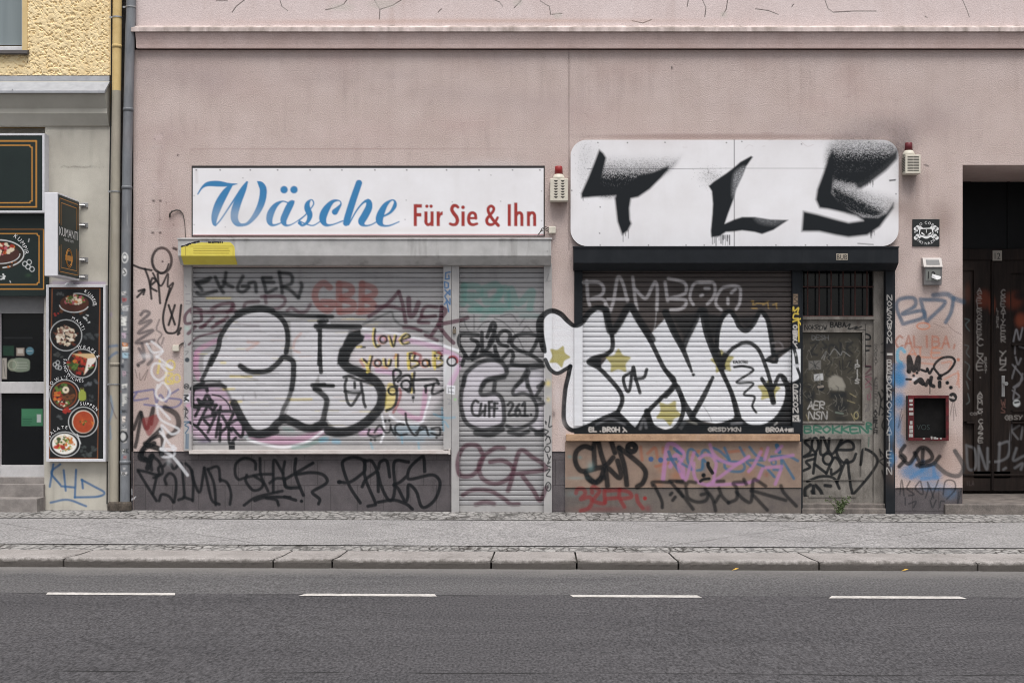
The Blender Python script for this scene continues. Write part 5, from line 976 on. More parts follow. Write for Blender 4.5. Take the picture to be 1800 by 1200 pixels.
def paving_extra(ctx, col):
    n, l = ctx['n'], ctx['l']
    sp = n.new("ShaderNodeSeparateXYZ"); l.new(ctx['geo'].outputs["Position"], sp.inputs[0])
    # large granite slabs laid diagonally: thin dark joints, partly filled
    def joints(ax, ay, period, wob):
        no = ctx['tex']("ShaderNodeTexNoise", 1.1, det=3.0)
        s1 = n.new("ShaderNodeMath"); s1.operation = 'MULTIPLY'; l.new(sp.outputs[0], s1.inputs[0]); s1.inputs[1].default_value = ax/period
        s2 = n.new("ShaderNodeMath"); s2.operation = 'MULTIPLY_ADD'; l.new(sp.outputs[1], s2.inputs[0]); s2.inputs[1].default_value = ay/period; l.new(s1.outputs[0], s2.inputs[2])
        s3 = n.new("ShaderNodeMath"); s3.operation = 'MULTIPLY_ADD'; l.new(no.outputs[0], s3.inputs[0]); s3.inputs[1].default_value = wob; l.new(s2.outputs[0], s3.inputs[2])
        pp = n.new("ShaderNodeMath"); pp.operation = 'PINGPONG'; l.new(s3.outputs[0], pp.inputs[0]); pp.inputs[1].default_value = .5
        return ctx['mr'](pp.outputs[0], 0, .022, 1, 0)
    j1 = joints(.70, .71, .98, .12); j2 = joints(.70, -.71, 1.06, .12)
    mx = n.new("ShaderNodeMath"); mx.operation = 'MAXIMUM'; l.new(j1, mx.inputs[0]); l.new(j2, mx.inputs[1])
    vis = ctx['tex']("ShaderNodeTexNoise", .9, det=3.0)
    m = n.new("ShaderNodeMath"); m.operation = 'MULTIPLY'; l.new(mx.outputs[0], m.inputs[0]); l.new(ctx['mr'](vis.outputs[0], .40, .58, 0, .6), m.inputs[1])
    v = ctx['tex']("ShaderNodeTexVoronoi", 120.0)
    c = ctx['mix'](1.0, col, ctx['mix'](ctx['mr'](v.outputs["Color"], 0, 1), (.8, .8, .8), (1.2, 1.2, 1.2)), 'MULTIPLY')
    return ctx['mix'](m.outputs[0], c, (.05, .048, .045)), v.outputs["Distance"]
ROADD = pm("dark_asphalt", (.076, .073, .076), (.057, .055, .058), stretch=(.25, 1.3, 1), scale=1.1, rough=.85, grain=.46, gscale=62, gst=(1, .4, 1), extra=lane_extra, paint=False, bump=.003)
ROADL = pm("light_asphalt", (.102, .099, .100), (.080, .078, .080), scale=.9, rough=.85, grain=.42, gscale=62, gst=(1, .4, 1), extra=gutter_extra, paint=False, bump=.003, stretch=(.4, 1.6, 1))
PAVE = pm("granite_slabs", (.262, .254, .252), (.208, .202, .201), scale=1.4, rough=.85, grain=.38, gscale=60, gst=(1, .35, 1), extra=paving_extra, paint=False, bump=.002, streak=.3, streak_c=(.10, .098, .096))
COBB = pm("mosaic_cobbles", (.30, .292, .284), (.225, .219, .212), scale=1.5, rough=.85, grain=.22, gscale=70, gst=(1, .2, 1), extra=cobbles, paint=False, bump=.012)
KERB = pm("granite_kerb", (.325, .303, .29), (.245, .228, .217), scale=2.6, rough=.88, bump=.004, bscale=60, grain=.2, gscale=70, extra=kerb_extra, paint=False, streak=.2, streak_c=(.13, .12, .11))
EARTH = pm("joint_dirt", (.085, .078, .070), (.05, .046, .042), scale=20, rough=.95, grain=.2, paint=False)
LINE = pm("road_paint", (.56, .535, .51), (.40, .38, .36), scale=11, rough=.7, grain=.2, gscale=60, paint=False, bump=.002, spot=.5, spot_c=(.12, .12, .12), spot_s=30)

# ------------------------------------------------------------------ ground
YK = GY(997.5, ZR)                      # street face of the kerb
def ground_z(x): return -.0045*(x+3.0)  # the street falls gently to the right
def flat_sheet(name, mat, y0, y1, z, n=24, x0=-45, x1=45):
    m = MB(); xs = np.concatenate([[x0], np.linspace(-9, 9, n), [x1]])
    v = []; q = []
    for x in xs:
        zz = z+ground_z(min(max(x, -9), 9))
        v += [(x, y0, zz), (x, y1, zz)]
    for i in range(len(xs)-1): q.append((2*i, 2*i+2, 2*i+3, 2*i+1))
    m.add(v, q); return structure(m.build(name, mat))
flat_sheet("road", ROADD, -60, YL+.05, ZR)
flat_sheet("cycle_lane", ROADL, YL+.05, YK+.02, ZR)
YB0 = GY(967.5, 0); YB1 = GY(957.5, 0); YB2 = GY(912.5, 0)
flat_sheet("cobble_border", COBB, YB0+.015, YB1-.02, .002)
flat_sheet("pavement", PAVE, YB1+.02, YB2-.03, .004)
flat_sheet("cobble_strip", COBB, YB2+.03, 1.6, .003)
kb = MB(); rr = random.Random(4)
kj = [-1900, -1500, -1250, -900, -640, -300, 110, 479, 583, 863, 1014, 1193, 1441, 1720, 2010, 2300, 2600, 3000]
dk = YK+CAM_D
skj = {110: .11, 479: .09, 583: .07, 863: .02, 1014: .0, 1193: -.04, 1441: -.09, 1720: -.16}
for a, b in zip(kj[:-1], kj[1:]):
    xa = (a-CX)*dk/FPX+.008; xb = (b-CX)*dk/FPX-.008
    sk0, sk1 = skj.get(a, .02), skj.get(b, .02)
    prof = [(YK+.01, ZR-.05), (YK+.004, ZR+.025)]+[(YK+.045-.043*math.cos(R_(t)), ZR+.043+.045*math.sin(R_(t))) for t in (8, 25, 42, 60, 75, 90)]+[(YK+.2, .001+rr.uniform(-.003, .006)), (YB0, .004), (YB0, ZR-.05)]
    n = len(prof); N2 = max(8, int((xb-xa)/.04)); v = []
    for i in range(N2+1):
        t = i/N2; e = min(t, 1-t)*(xb-xa); rd = .014*max(0, 1-e/.03)**2
        for k, (y, z) in enumerate(prof):
            sk = sk0*(1-t)+sk1*t if False else 0
            xx = xa+(xb-xa)*t+(sk0 if t < .5 else sk1)*((y-YK)/.5)*max(0, 1-2*min(t, 1-t))
            jit = rr.uniform(-.0015, .0015) if 1 <= k <= 8 else 0
            v.append((xx, y+(rd if k < 5 else 0)+jit, z-(rd if 3 < k < 9 else 0)+jit*.6+ground_z(xx)))
    q = [(i*n+k, i*n+k+1, (i+1)*n+k+1, (i+1)*n+k) for i in range(N2) for k in range(n-1)]
    kb.add(v, q); kb.ng += [[kb.n-len(v)+k for k in range(n)], [kb.n-n+k for k in range(n)][::-1]]
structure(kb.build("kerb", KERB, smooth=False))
flat_sheet("kerb_bed", EARTH, YK+.03, 1.6, -.03)
dl = YL+CAM_D-.04
for i, x in enumerate((-386, 76, 536, 1002, 1467, 1930)):
    m = MB(); s = dl/FPX
    xa, xb = (x-CX)*s, (x+232-CX)*s
    c0, c1 = (.05, -.05) if i % 2 else (-.05, -.03)
    n = 40; v = []; rr = random.Random(i)
    for k in range(n+1):
        t = k/n; x_ = xa+(xb-xa)*t
        v.append((x_+(c0 if k == 0 else 0), YL-.055+rr.uniform(-.004, .004), ZR+.004+ground_z(x_))); v.append((x_+(c1 if k == n else 0), YL+.055+rr.uniform(-.004, .004), ZR+.004+ground_z(x_)))
    m.add(v, [(2*k, 2*k+2, 2*k+3, 2*k+1) for k in range(n)])
    structure(m.build("lane_marking", LINE))

# ------------------------------------------------------------------ pink building
YGND = 905
pb = thing("pink_house", "pink rendered house front with graffiti, two shuttered shops and a dark entrance", "building", (0, 0, 0))
m = MB()
def W(x0, x1, y0, y1, step=1.25, dep=0.0): m.grid(x0, x1, y0, y1, dep, step, CV)
W(234.5, 999.4, 88, 262, 2.5); W(234.5, 999.4, 262, 440, 2.0); W(1000.8, 1692, 88, 440, 2.0); W(1692, 1860, 88, 290, 3); m.grid(1860, 2300, 88, 290, 0, 40)
m.grid(998, 1002, 88, 440, .012, 4)
W(234.5, 336, 440, 793, 1); W(960, 1000.0, 440, 793, 1); W(1000, 1012, 440, 776, 1); W(1562, 1692, 440, 857, 1); m.grid(1964, 2300, 290, 857, 0, 40)
m.grid(336, 960, 440, 470, .04, 30); m.grid(1012, 1562, 440, 476, .04, 30)
# entrance recess: lintel soffit, jambs
xr0, xr1, zt = PX(1692), PX(1964), PZ(290)
m.add([(xr0, 0, zt), (xr1, 0, zt), (xr1, 1.42, zt), (xr0, 1.42, zt)], [(0, 3, 2, 1)])
for x in (xr0, xr1): m.add([(x, 0, -.2), (x, 1.42, -.2), (x, 1.42, zt), (x, 0, zt)], [(0, 1, 2, 3)])
# the house's depth: flank, back and top
XL, XR, ZT = PX(234.5), PX(2300), PZ(-420)
m.add([(XL, 0, -.3), (XL, 2.2, -.3), (XL, 2.2, ZT), (XL, 0, ZT)], [(0, 1, 2, 3)]); m.add([(XR, 0, -.3), (XR, 2.2, -.3), (XR, 2.2, ZT), (XR, 0, ZT)], [(0, 1, 2, 3)])
m.add([(XL, 2.2, -.3), (XR, 2.2, -.3), (XR, 2.2, ZT), (XL, 2.2, ZT)], [(0, 1, 2, 3)]); m.add([(XL, 0, ZT), (XR, 0, ZT), (XR, 2.2, ZT), (XL, 2.2, ZT)], [(0, 1, 2, 3)])
m.build("wall", PINK, pb)
m = MB(); m.grid(239, 1860, -4, 47, -.008, 1.0, CV); m.grid(239, 2300, -420, -4, -.008, 60); m.grid(1860, 2300, -4, 47, -.008, 60)
m.add([(PX(239, -.008), -.008, PZ(47)), (PX(239, -.008), .1, PZ(47)), (PX(239, -.008), .1, ZT), (PX(239, -.008), -.008, ZT)], [(0, 1, 2, 3)])
m.build("upper_wall", PINK_UP, pb)
m = MB(); n = 120
cp = [(0.0, PZ(57)), (-.105, PZ(57, -.105)), (-.098, PZ(62, -.098)), (-.082, PZ(70, -.082)), (-.072, PZ(78, -.072)), (-.068, PZ(84.5, -.068)), (0.0, PZ(86.5))]
m.prism(cp, PX(238, -.1), XR); m.build("cornice", CORN, pb)
m = MB(); m.prism([(0.0, PZ(45)), (-.125, PZ(48.5, -.125)), (-.13, PZ(55.5, -.13)), (-.115, PZ(56.6, -.115)), (0, PZ(56.6))], PX(227, -.2), XR); m.build("cornice_coping", LEDGE, pb)
m = MB(); m.grid(231, 800, 793.5, 900, .012, 1, CV); m.build("plinth", PLINTH, pb)
m = MB(); m.grid(960, 993.5, 793.5, 904, .012, 1, CV); m.build("plinth", PLINTH, pb)
m = MB(); m.grid(1964, 2300, 857, 912, .012, 40); m.build("plinth", PLINTH, pb)
m = MB(); m.grid(1562, 1692, 857.5, 908, .012, 1, CV)
m.add([(PX(1692), .012, -.2), (PX(1692), 1.42, -.2), (PX(1692), 1.42, PZ(857)), (PX(1692), .012, PZ(857))], [(0, 1, 2, 3)])
m.build("plinth", PLINTH, pb)
m = MB(); m.grid(993.5, 1408, 776, 856.3, -.02, 1, CV); x0, x1 = PX(993.5), PX(1408); m.box(x0, x1, -.0195, .1, PZ(856.3)+.0, PZ(776)); m.build("brown_panel", PANEL, pb)
m = MB(); m.grid(993.5, 1408, 857.3, 905, -.008, 1, CV); m.box(x0, x1, -.0075, .1, -.2, PZ(857.3)); m.build("base_panel", PANEL2, pb)
m = MB(); m.box(PX(332, -.07), PX(791, -.07), -.075, .03, PZ(797.5, -.07), PZ(791.5, -.07), .004); m.box(PX(788.5, -.07), PX(791.5, -.07), -.078, .02, PZ(798.5, -.07), PZ(789, -.07)); m.grid(332, 789, 791.8, 797.2, -.0765, 1.2, CV); m.build("window_sill", SILLW, pb)
m = MB(); m.box(PX(995, -.06), PX(1406, -.06), -.075, .05, PZ(775, -.07), PZ(763, -.07), .006); o = m.build("window_sill", SILLB, pb); o["label"] = "chipped brown sandstone sill"
# --- shop door with barred fanlight, set back beside the right-hand shutter
sd = MB(); DD = .16
sd.grid(1518, 1534, 562, 890, DD-.03, 1, CV); sd.grid(1408, 1518, 562, 583, DD-.03, 1, CV); sd.grid(1408, 1518, 742, 768, DD-.03, 1, CV); sd.grid(1408, 1518, 843, 890, DD-.03, 1, CV)
sd.grid(1408, 1518, 768, 843, DD-.005, 1, CV)
for x0_, x1_, y0_, y1_ in ((1406, 1518, 768, 771), (1406, 1518, 838, 843), (1514, 1518, 771, 838), (1406, 1518, 740, 743.5), (1516, 1519, 583, 742), (1406, 1518, 581.5, 584)):
    sd.grid(x0_, x1_, y0_, y1_, DD-.045, 1, CV); sd.box(PX(x0_, DD), PX(x1_, DD), DD-.0445, DD, PZ(y1_, DD), PZ(y0_, DD))
for (a0, b0, a1, b1) in ((1518, 562, 1534, 890), (1408, 562, 1518, 583), (1408, 742, 1518, 768), (1408, 843, 1518, 890)): sd.box(PX(a0, DD), PX(a1, DD), DD-.0295, DD+.01, PZ(b1, DD), PZ(b0, DD))
door = sd.build("shop_door", DOORP, pb); door["label"] = "grey painted shop door covered in tags"
m = MB(); m.grid(1408, 1517, 583, 741, DD, 1, CV); m.build("glass_pane", DIRTG, door)
m = MB(); m.box(PX(1420, DD), PX(1504, DD), DD-.046, DD-.04, PZ(873, DD), PZ(868, DD)); m.box(PX(1408, DD), PX(1534, DD), DD-.038, DD, PZ(890, DD), PZ(872, DD)); m.build("kick_board", DOORP, door)
m = MB(); m.grid(1535.5, 1560, 470, 893, DD-.06, 1, CV); m.box(PX(1535.5, DD), PX(1562, DD), DD-.0595, DD+.05, -.2, PZ(470, DD)); m.box(PX(1408, DD), PX(1535, DD), DD-.07, DD, PZ(562, DD), PZ(556, DD)); m.build("door_frame", DOORP, pb)
m = MB(); m.grid(1406, 1536, 466, 556, DD+.05, 4); m.build("fanlight", GLASS, pb)
m = MB()
for x in (1419.6, 1440, 1461, 1482, 1503, 1524): m.tube([(PX(x, .1), .1, PZ(556, .1)), (PX(x, .1), .1, PZ(474, .1))], .009, 8)
m.tube([(PX(1410, .1), .1, PZ(556, .1)), (PX(1535, .1), .1, PZ(556, .1))], .011, 8); m.tube([(PX(1410, .1), .1, PZ(504, .1)), (PX(1535, .1), .1, PZ(504, .1))], .009, 8); m.build("window_bars", RUST, pb)
m = MB(); m.box(PX(1409), PX(1558), -.03, .3, -.2, .035, .012); m.box(PX(1409), PX(1558), .03, .3, .0, .085, .01); m.build("threshold", STONE_SHADE, pb)
m = MB(); m.grid(1557, 1572, 474, 905, -.035, 1, CV); m.box(PX(1557), PX(1572), -.0345, .12, -.2, PZ(474)); m.build("door_pillar", BLKM, pb)
# --- recessed house entrance
ED = 1.40
m = MB(); m.grid(1640, 1900, 458, 862, ED, 1.5, CV)
for x0_, x1_, y0_, y1_ in ((1712, 1741, 458, 840), (1744, 1776, 458, 840), (1690, 1712, 458, 475), (1690, 1712, 725, 740), (1776, 1900, 458, 480), (1776, 1900, 724, 738), (1690, 1900, 828, 862), (1840, 1900, 458, 840)):
    m.grid(x0_, x1_, y0_, y1_, ED-.035, 1.2, CV); m.box(PX(x0_, ED), PX(x1_, ED), ED-.0345, ED, PZ(y1_, ED), PZ(y0_, ED))
for x0_, x1_, y0_, y1_ in ((1777, 1840, 604, 607), (1777, 1840, 721, 724), (1697, 1712, 741, 744), (1777, 1840, 741, 744), (1690, 1900, 832, 836)):
    m.box(PX(x0_, ED), PX(x1_, ED), ED-.05, ED, PZ(y1_, ED), PZ(y0_, ED), .004)
m.tube([(PX(1742.5, ED), ED-.045, PZ(860, ED)), (PX(1742.5, ED), ED-.045, PZ(460, ED))], .022, 8)
ent = m.build("entrance_door", WOOD, pb)
m = MB(); m.box(PX(1758.5, ED), PX(1764.5, ED), ED-.045, ED-.035, PZ(697, ED), PZ(660, ED), .003); m.tube([(PX(1764, ED), ED-.045, PZ(674, ED)), (PX(1764, ED), ED-.10, PZ(674, ED))], [.012, .026], 12); m.build("handle", STEEL, ent)
m = MB(); m.box(PX(1640, ED), PX(1900, ED), ED-.06, ED+.05, PZ(458, ED), PZ(438, ED), .01); m.build("transom", WOOD, pb)
m = MB(); m.grid(1640, 1900, 300, 438, ED, 30)
for x0_, x1_ in ((1690, 1706), (1770, 1774), (1690, 1900)):
    if x1_-x0_ < 100: m.box(PX(x0_, ED), PX(x1_, ED), ED-.02, ED, PZ(438, ED), PZ(300, ED))
m.build("overdoor_board", WOODT, pb)
m = MB(); m.box(PX(1660), PX(1990), -.03, 1.45, -.25, .085, .012); m.build("entrance_step", STONE_SHADE, pb)
npl = MB(); npl.box(PX(1741.5, ED), PX(1758, ED), ED-.072, ED-.06, PZ(459, ED), PZ(441, ED), .002)
r_ = thing("number_plate", "small grey house number plate above the dark entrance door", "sign", (PX(1750, ED), ED-.07, PZ(459, ED)))
npl.build("plate", flat("number_plate_enamel", L(150, 146, 138), .5), r_)
m = MB(); put_text(m, "12", PX(1745, ED), PX(1755, ED), PZ(456, ED), .075, ED-.0735, off=0); m.build("lettering", LETB, r_)

# ------------------------------------------------------------------ roller shutters
def curtain(x0, x1, y0, y1, dep, pitch, deep, gate_lo, seed, step=1.15):
    vs, dy, gt = [], [], []
    ph = [(.00, 1., .0), (.05, .5, .4), (.11, .14, .85), (.26, .02, 1), (.5, 0, 1), (.74, .06, 1), (.89, .26, .9), (.96, .8, .5)]
    n = int(round((y1-y0)/pitch)); p = (y1-y0)/n; r = random.Random(seed)
    for k in range(n):
        g = gate_lo+r.uniform(-.08, .08); off = r.uniform(-.0012, .0012)
        for t, d, w in ph:
            vs.append(y0+(k+t)*p); dy.append(deep*d+off); gt.append(min(1, g+(1-g)*w))
    vs.append(y1); dy.append(deep*.9); gt.append(gate_lo)
    m = MB(); m.grid(x0, x1, y0, y1, dep, step, CV, rows=(np.array(vs), np.array(dy), np.array(gt)))
    return m
def rail(mb, x0, x1, y0, y1, dep=-.03, back=.06, step=1.0):
    mb.grid(x0, x1, y0, y1, dep, step, CV); mb.box(PX(x0, dep), PX(x1, dep), dep+.0006, back, PZ(y1, dep), PZ(y0, dep))
ls = thing("roller_shutter", "grey aluminium roller shutter pair under the long white sign, covered in silver graffiti", "roller shutter", (PX(640), 0, 0))
BY, CHY, CHZ = -.21, -.09, PZ(466, -.09)
boxp = [(0, PZ(419)), (BY, PZ(420, BY)), (BY, PZ(449.5, BY)), (CHY, PZ(465.5, CHY)), (.05, PZ(467, 0))]
m = MB(); m.prism(boxp, PX(313, BY), PX(969, BY)); m.prism([(.0, PZ(418)), (BY-.012, PZ(418.6, BY)), (BY-.012, PZ(421, BY)), (0, PZ(421))], PX(311.5, BY), PX(970.5, BY))
bx = m.build("shutter_box", ALU, ls)
for x in (316, 962):
    m = MB(); m.tube([(PX(x, BY), BY-.006, PZ(441, BY)), (PX(x, BY), BY, PZ(441, BY))], .006, 8); m.build("screw", STEEL, bx)
m = curtain(335, 782, 462, 782, .045, 8.55, .019, .86, 1); m.build("curtain", SLAT, ls)
m = MB(); m.grid(335, 782, 782, 791.5, .03, 1.1, CV); m.box(PX(335, .03), PX(782, .03), .0305, .08, PZ(791.5, .03), PZ(782, .03)); m.build("bottom_rail", RAIL, ls)
m = curtain(805, 958, 462, 888, .045, 8.7, .019, .86, 2); m.build("curtain", SLAT, ls)
m = MB(); m.grid(805, 958, 888, 900, .03, 1.1, CV); m.box(PX(805, .03), PX(958, .03), .0305, .08, PZ(902, .03), PZ(888, .03)); m.build("bottom_rail", RAIL, ls)
for a, b, c in ((323, 336.5, 792), (779.5, 792.8, 790), (793.6, 807, 902), (956, 970, 903)):
    m = MB(); rail(m, a, b, 463, c); m.build("guide_rail", RAIL, ls)
rs = thing("roller_shutter", "black roller shutter box and dark slats under the rounded white sign, painted with white letters", "roller shutter", (PX(1200), 0, 0))
boxq = [(0, PZ(433)), (BY, PZ(433.5, BY)), (BY, PZ(462, BY)), (CHY, PZ(474.5, CHY)), (.05, PZ(476, 0))]
m = MB(); m.prism(boxq, PX(1008.5, BY), PX(1579.5, BY)); m.prism([(.0, PZ(433)), (BY-.008, PZ(433.4, BY)), (BY-.008, PZ(435.8, BY)), (0, PZ(435.8))], PX(1007.5, BY), PX(1580.5, BY)); m.box(PX(1410, BY), PX(1410.6, BY), BY-.004, BY+.01, PZ(460, BY), PZ(437, BY))
bx2 = m.build("shutter_box", BLKM, rs)
m = MB(); 
m.box(PX(1470, BY), PX(1490, BY), BY-.003, BY+.002, PZ(457, BY), PZ(445.5, BY)); stk = m.build("sticker", flat("torn_sticker", L(170, 160, 146), .7, var=.3), rs)
m = MB(); put_text(m, "BUB", PX(1471, BY), PX(1489, BY), PZ(456, BY), .055, BY-.0045, off=0); m.build("lettering", LETB, stk)
m = curtain(1023, 1396, 470, 749, .05, 8.7, .019, .84, 3); m.build("curtain", SLATD, rs)
m = MB(); m.grid(1009.5, 1396, 748.5, 761, -.012, 1, CV); m.box(PX(1009.5), PX(1396), -.0114, .08, PZ(762.5), PZ(748.5)); m.build("bottom_rail", BLKM, rs)
m = MB(); rail(m, 1009.5, 1024, 474, 748.3, -.02, .08); m.build("guide_rail", BLKM, rs)
m = MB(); rail(m, 1393, 1408, 474, 762.5, -.02, .14); m.build("guide_rail", BLKM, rs)
m = MB(); m.box(PX(1405), PX(1411), -.006, .2, -.1, PZ(474), .004); m.build("door_post", BLKM, rs)
pl = thing("padlock", "small brass padlock hanging on the aluminium rail between the left shutters", "padlock", (PX(799), -.04, PZ(587)))
m = MB(); m.box(PX(796), PX(802), -.055, -.0318, PZ(586.5), PZ(578.5), .005); m.build("body", flat("worn_brass", L(120, 110, 96), .5, metal=.3), pl)
m = MB(); m.tube([(PX(797), -.043, PZ(579))]+[(PX(799)-.014*math.cos(R_(t)), -.043, PZ(577)+.022*math.sin(R_(t))) for t in (20, 60, 90, 120, 160)]+[(PX(801), -.043, PZ(579))], .005, 8); m.build("shackle", IRON, pl)
# yellow notice pasted over the box's edge
m = MB(); e = .003
v = []; ys = [(BY-e, PZ(425.5, BY)), (BY-e, PZ(437, BY)), (BY-e, PZ(449.4, BY)-.002), (CHY-e, PZ(465, CHY)-.003)]
us = np.linspace(318.5, 412, 24); rr = random.Random(2)
for k, (y, z) in enumerate(ys):
    for i, u in enumerate(us):
        t = i/23; zz = z
        if k == 0: zz = z-.05*max(0, 1-t*3)-(.012*rr.random() if .05 < t < .6 else 0)-(.05*max(0, (t-.93)/.07))
        v.append((PX(u+.6*k*t, BY), y, zz))
m.add(v, [(k*24+i, k*24+i+1, (k+1)*24+i+1, (k+1)*24+i) for k in range(3) for i in range(23)])
yp = thing("yellow_notice", "torn yellow paper notice pasted on the left end of the grey shutter box", "notice", (PX(366, BY), BY, PZ(465, BY)))
m.build("sheet", YPOST, yp)
YPT = flat("notice_print", L(170, 150, 62), .7); m = MB()
for y in (436, 440, 444.5): m.box(PX(340, BY), PX(404-((y*7) % 5), BY), BY-.0042, BY-.0035, PZ(y+1.0, BY), PZ(y, BY))
for a, b, c, d in ((326, 327, 433, 449), (326, 410, 432.4, 433.2), (409.4, 410.2, 433, 449)): m.box(PX(a, BY), PX(b, BY), BY-.0042, BY-.0035, PZ(d, BY), PZ(c, BY))
m.build("print", YPT, yp)
m = MB(); rr = random.Random(7)
for i in range(14):
    u = 318+i*2.3; y = 433-3.2*math.sin(i/14*1.5)-i*.45
    m.box(PX(u, BY), PX(u+rr.uniform(2, 4), BY), BY-.0046, BY-.0036, PZ(y+rr.uniform(1, 2.4), BY), PZ(y-rr.uniform(.4, 1.4), BY))
for i in range(8):
    u = 366+i*3.4; m.box(PX(u, BY), PX(u+rr.uniform(2, 4), BY), BY-.0046, BY-.0036, PZ(426.6+rr.uniform(0, 1), BY), PZ(424.6, BY))
m.build("torn_edge", BLACK, yp)
m = MB(); a = Vector((PX(327, CHY), 0, 0)); t_ = .45
for i in range(5): 
    u = 322+i*2; m.add([(PX(u, BY), BY*(1-.35)+CHY*.35-.006, PZ(449.4, BY)*(.65)+PZ(465, CHY)*.35), (PX(u+1.6, BY), BY*.65+CHY*.35-.006, PZ(449.4, BY)*.65+PZ(465, CHY)*.35), (PX(u+1.6, BY), BY*.25+CHY*.75-.006, PZ(449.4, BY)*.25+PZ(465, CHY)*.75), (PX(u, BY), BY*.25+CHY*.75-.006, PZ(449.4, BY)*.25+PZ(465, CHY)*.75)], [(0, 1, 2, 3)])
m.build("red_stamp", flat("red_stamp_ink", L(120, 52, 40), .7), yp)

# ------------------------------------------------------------------ signs of the pink house
sg = thing("shop_sign", "long white sign with blue script and red lettering above the grey shutter", "sign", (PX(647), 0, PZ(414)))
m = MB(); m.box(PX(337), PX(957.5), -.006, .01, PZ(416), PZ(291.5)); m.build("frame", SIGND, sg)  # dark sheet behind the panel; its top strip paints the shadow line above
m = MB(); m.grid(339.5, 955.5, 296, 414.2, -.018, 1, CV); m.box(PX(339.5), PX(955.5), -.0174, -.004, PZ(414.2), PZ(296)); m.build("panel", SIGNW, sg)
sg2 = thing("shop_sign", "white sign with rounded corners sprayed with three big black letters", "sign", (PX(1291), 0, PZ(433)))
SD = -.055
def in_rr(px, py): return True
m = MB(); x0_, x1_, z0_, z1_ = PX(1003, SD), PX(1579.5, SD), PZ(432.5, SD), PZ(246, SD)
m.extr(rrect(x0_, x1_, z0_, z1_, .19, 10), SD+.0008, -.002); m.build("backing", flat("sign_edge_metal", L(150, 140, 136), .6), sg2)
m = MB(); m.grid(1003, 1579.5, 246, 432.5, SD, 1, CV)
co = m.v[0]; r0 = .19
cxs = np.clip(co[:, 0], x0_+r0, x1_-r0); czs = np.clip(co[:, 2], z0_+r0, z1_-r0); d = np.hypot(co[:, 0]-cxs, co[:, 2]-czs)
k = np.where(d > r0, r0/np.maximum(d, 1e-6), 1); co[:, 0] = cxs+(co[:, 0]-cxs)*k; co[:, 2] = czs+(co[:, 2]-czs)*k
m.build("panel", SIGNW, sg2)
ns = thing("wall_plaque", "square black plaque with a white cat head and crossed bones on the pink pier", "sign", (PX(1627), 0, PZ(433)))
m = MB(); m.box(PX(1603.5), PX(1651), -.014, .0, PZ(433), PZ(385.5), .003); m.build("plate", flat("black_plaque", L(30, 33, 34), .5), ns)
m = MB(); cx_, cz_ = PX(1627.5), PZ(409.5)
arc_text(m, "NO COPS", cx_, cz_, .105, 143, 38, .03, -.0155, off=0); arc_text(m, "NO NAZIS", cx_, cz_, .139, 228, 318, .03, -.0155, True, off=0); m.build("lettering", LETW, ns)
m = MB()
def pp(t, y=-.0155): 
    return [(cx_+(float(a.split(',')[0])-368)/5.454/150, cz_-(float(a.split(',')[1])-978)/5.454/150) for a in t.split()]
def flatpoly(mb, poly, y):
    n0 = mb.n; mb.add([(x, y, z) for x, z in poly]); mb.ng.append([n0+i for i in range(len(poly))])
def disc(mb, x, z, r, y, n=14): flatpoly(mb, [(x+r*math.cos(2*math.pi*k/n), z+r*math.sin(2*math.pi*k/n)) for k in range(n)], y)
for s_ in (-1, 1):
    for (u, v_) in ((-82, -52), (-100, -38), (-84, 30), (-100, 48), (-90, -20)):
        disc(m, cx_+s_*u/818, cz_-v_/818, .024 if v_ != -20 else .012, -.0152)
    disc(m, cx_+s_*108/818, cz_+6/818, .008, -.0152, 8)
    flatpoly(m, [(cx_+s_*a/818, cz_-b/818) for a, b in ((-90, -40), (-78, -52), (78, 40), (66, 54))], -.0150 if s_ < 0 else -.0149)
m.build("crossed_bones", LETW, ns)
m = MB(); flatpoly(m, [(cx_+a/818, cz_-b/818) for a, b in ((-72, 10), (-62, -70), (-30, -46), (30, -48), (58, -72), (70, 8), (48, 36), (12, 56), (-12, 56), (-52, 36))], -.0168); head = m.build("cat_head", flat("plaque_white", L(226, 226, 226), .5), ns)
m = MB()
flatpoly(m, [(cx_+a/818, cz_-b/818) for a, b in ((-64, 8), (-54, -34), (-26, -36), (28, -38), (50, -36), (62, 6), (46, 20), (10, 30), (-10, 30), (-50, 22))], -.0180); m.build("face", LETB, head)
m = MB()
for s_ in (-1, 1): flatpoly(m, [(cx_+a/818, cz_-b/818) for a, b in ((s_*10, 20), (s_*44, -8), (s_*50, 6), (s_*30, 20))], -.0192)
flatpoly(m, [(cx_+a/818, cz_-b/818) for a, b in ((-4, -30), (4, -30), (2, 0), (-2, 0))], -.0192); m.build("eyes", LETW, head)
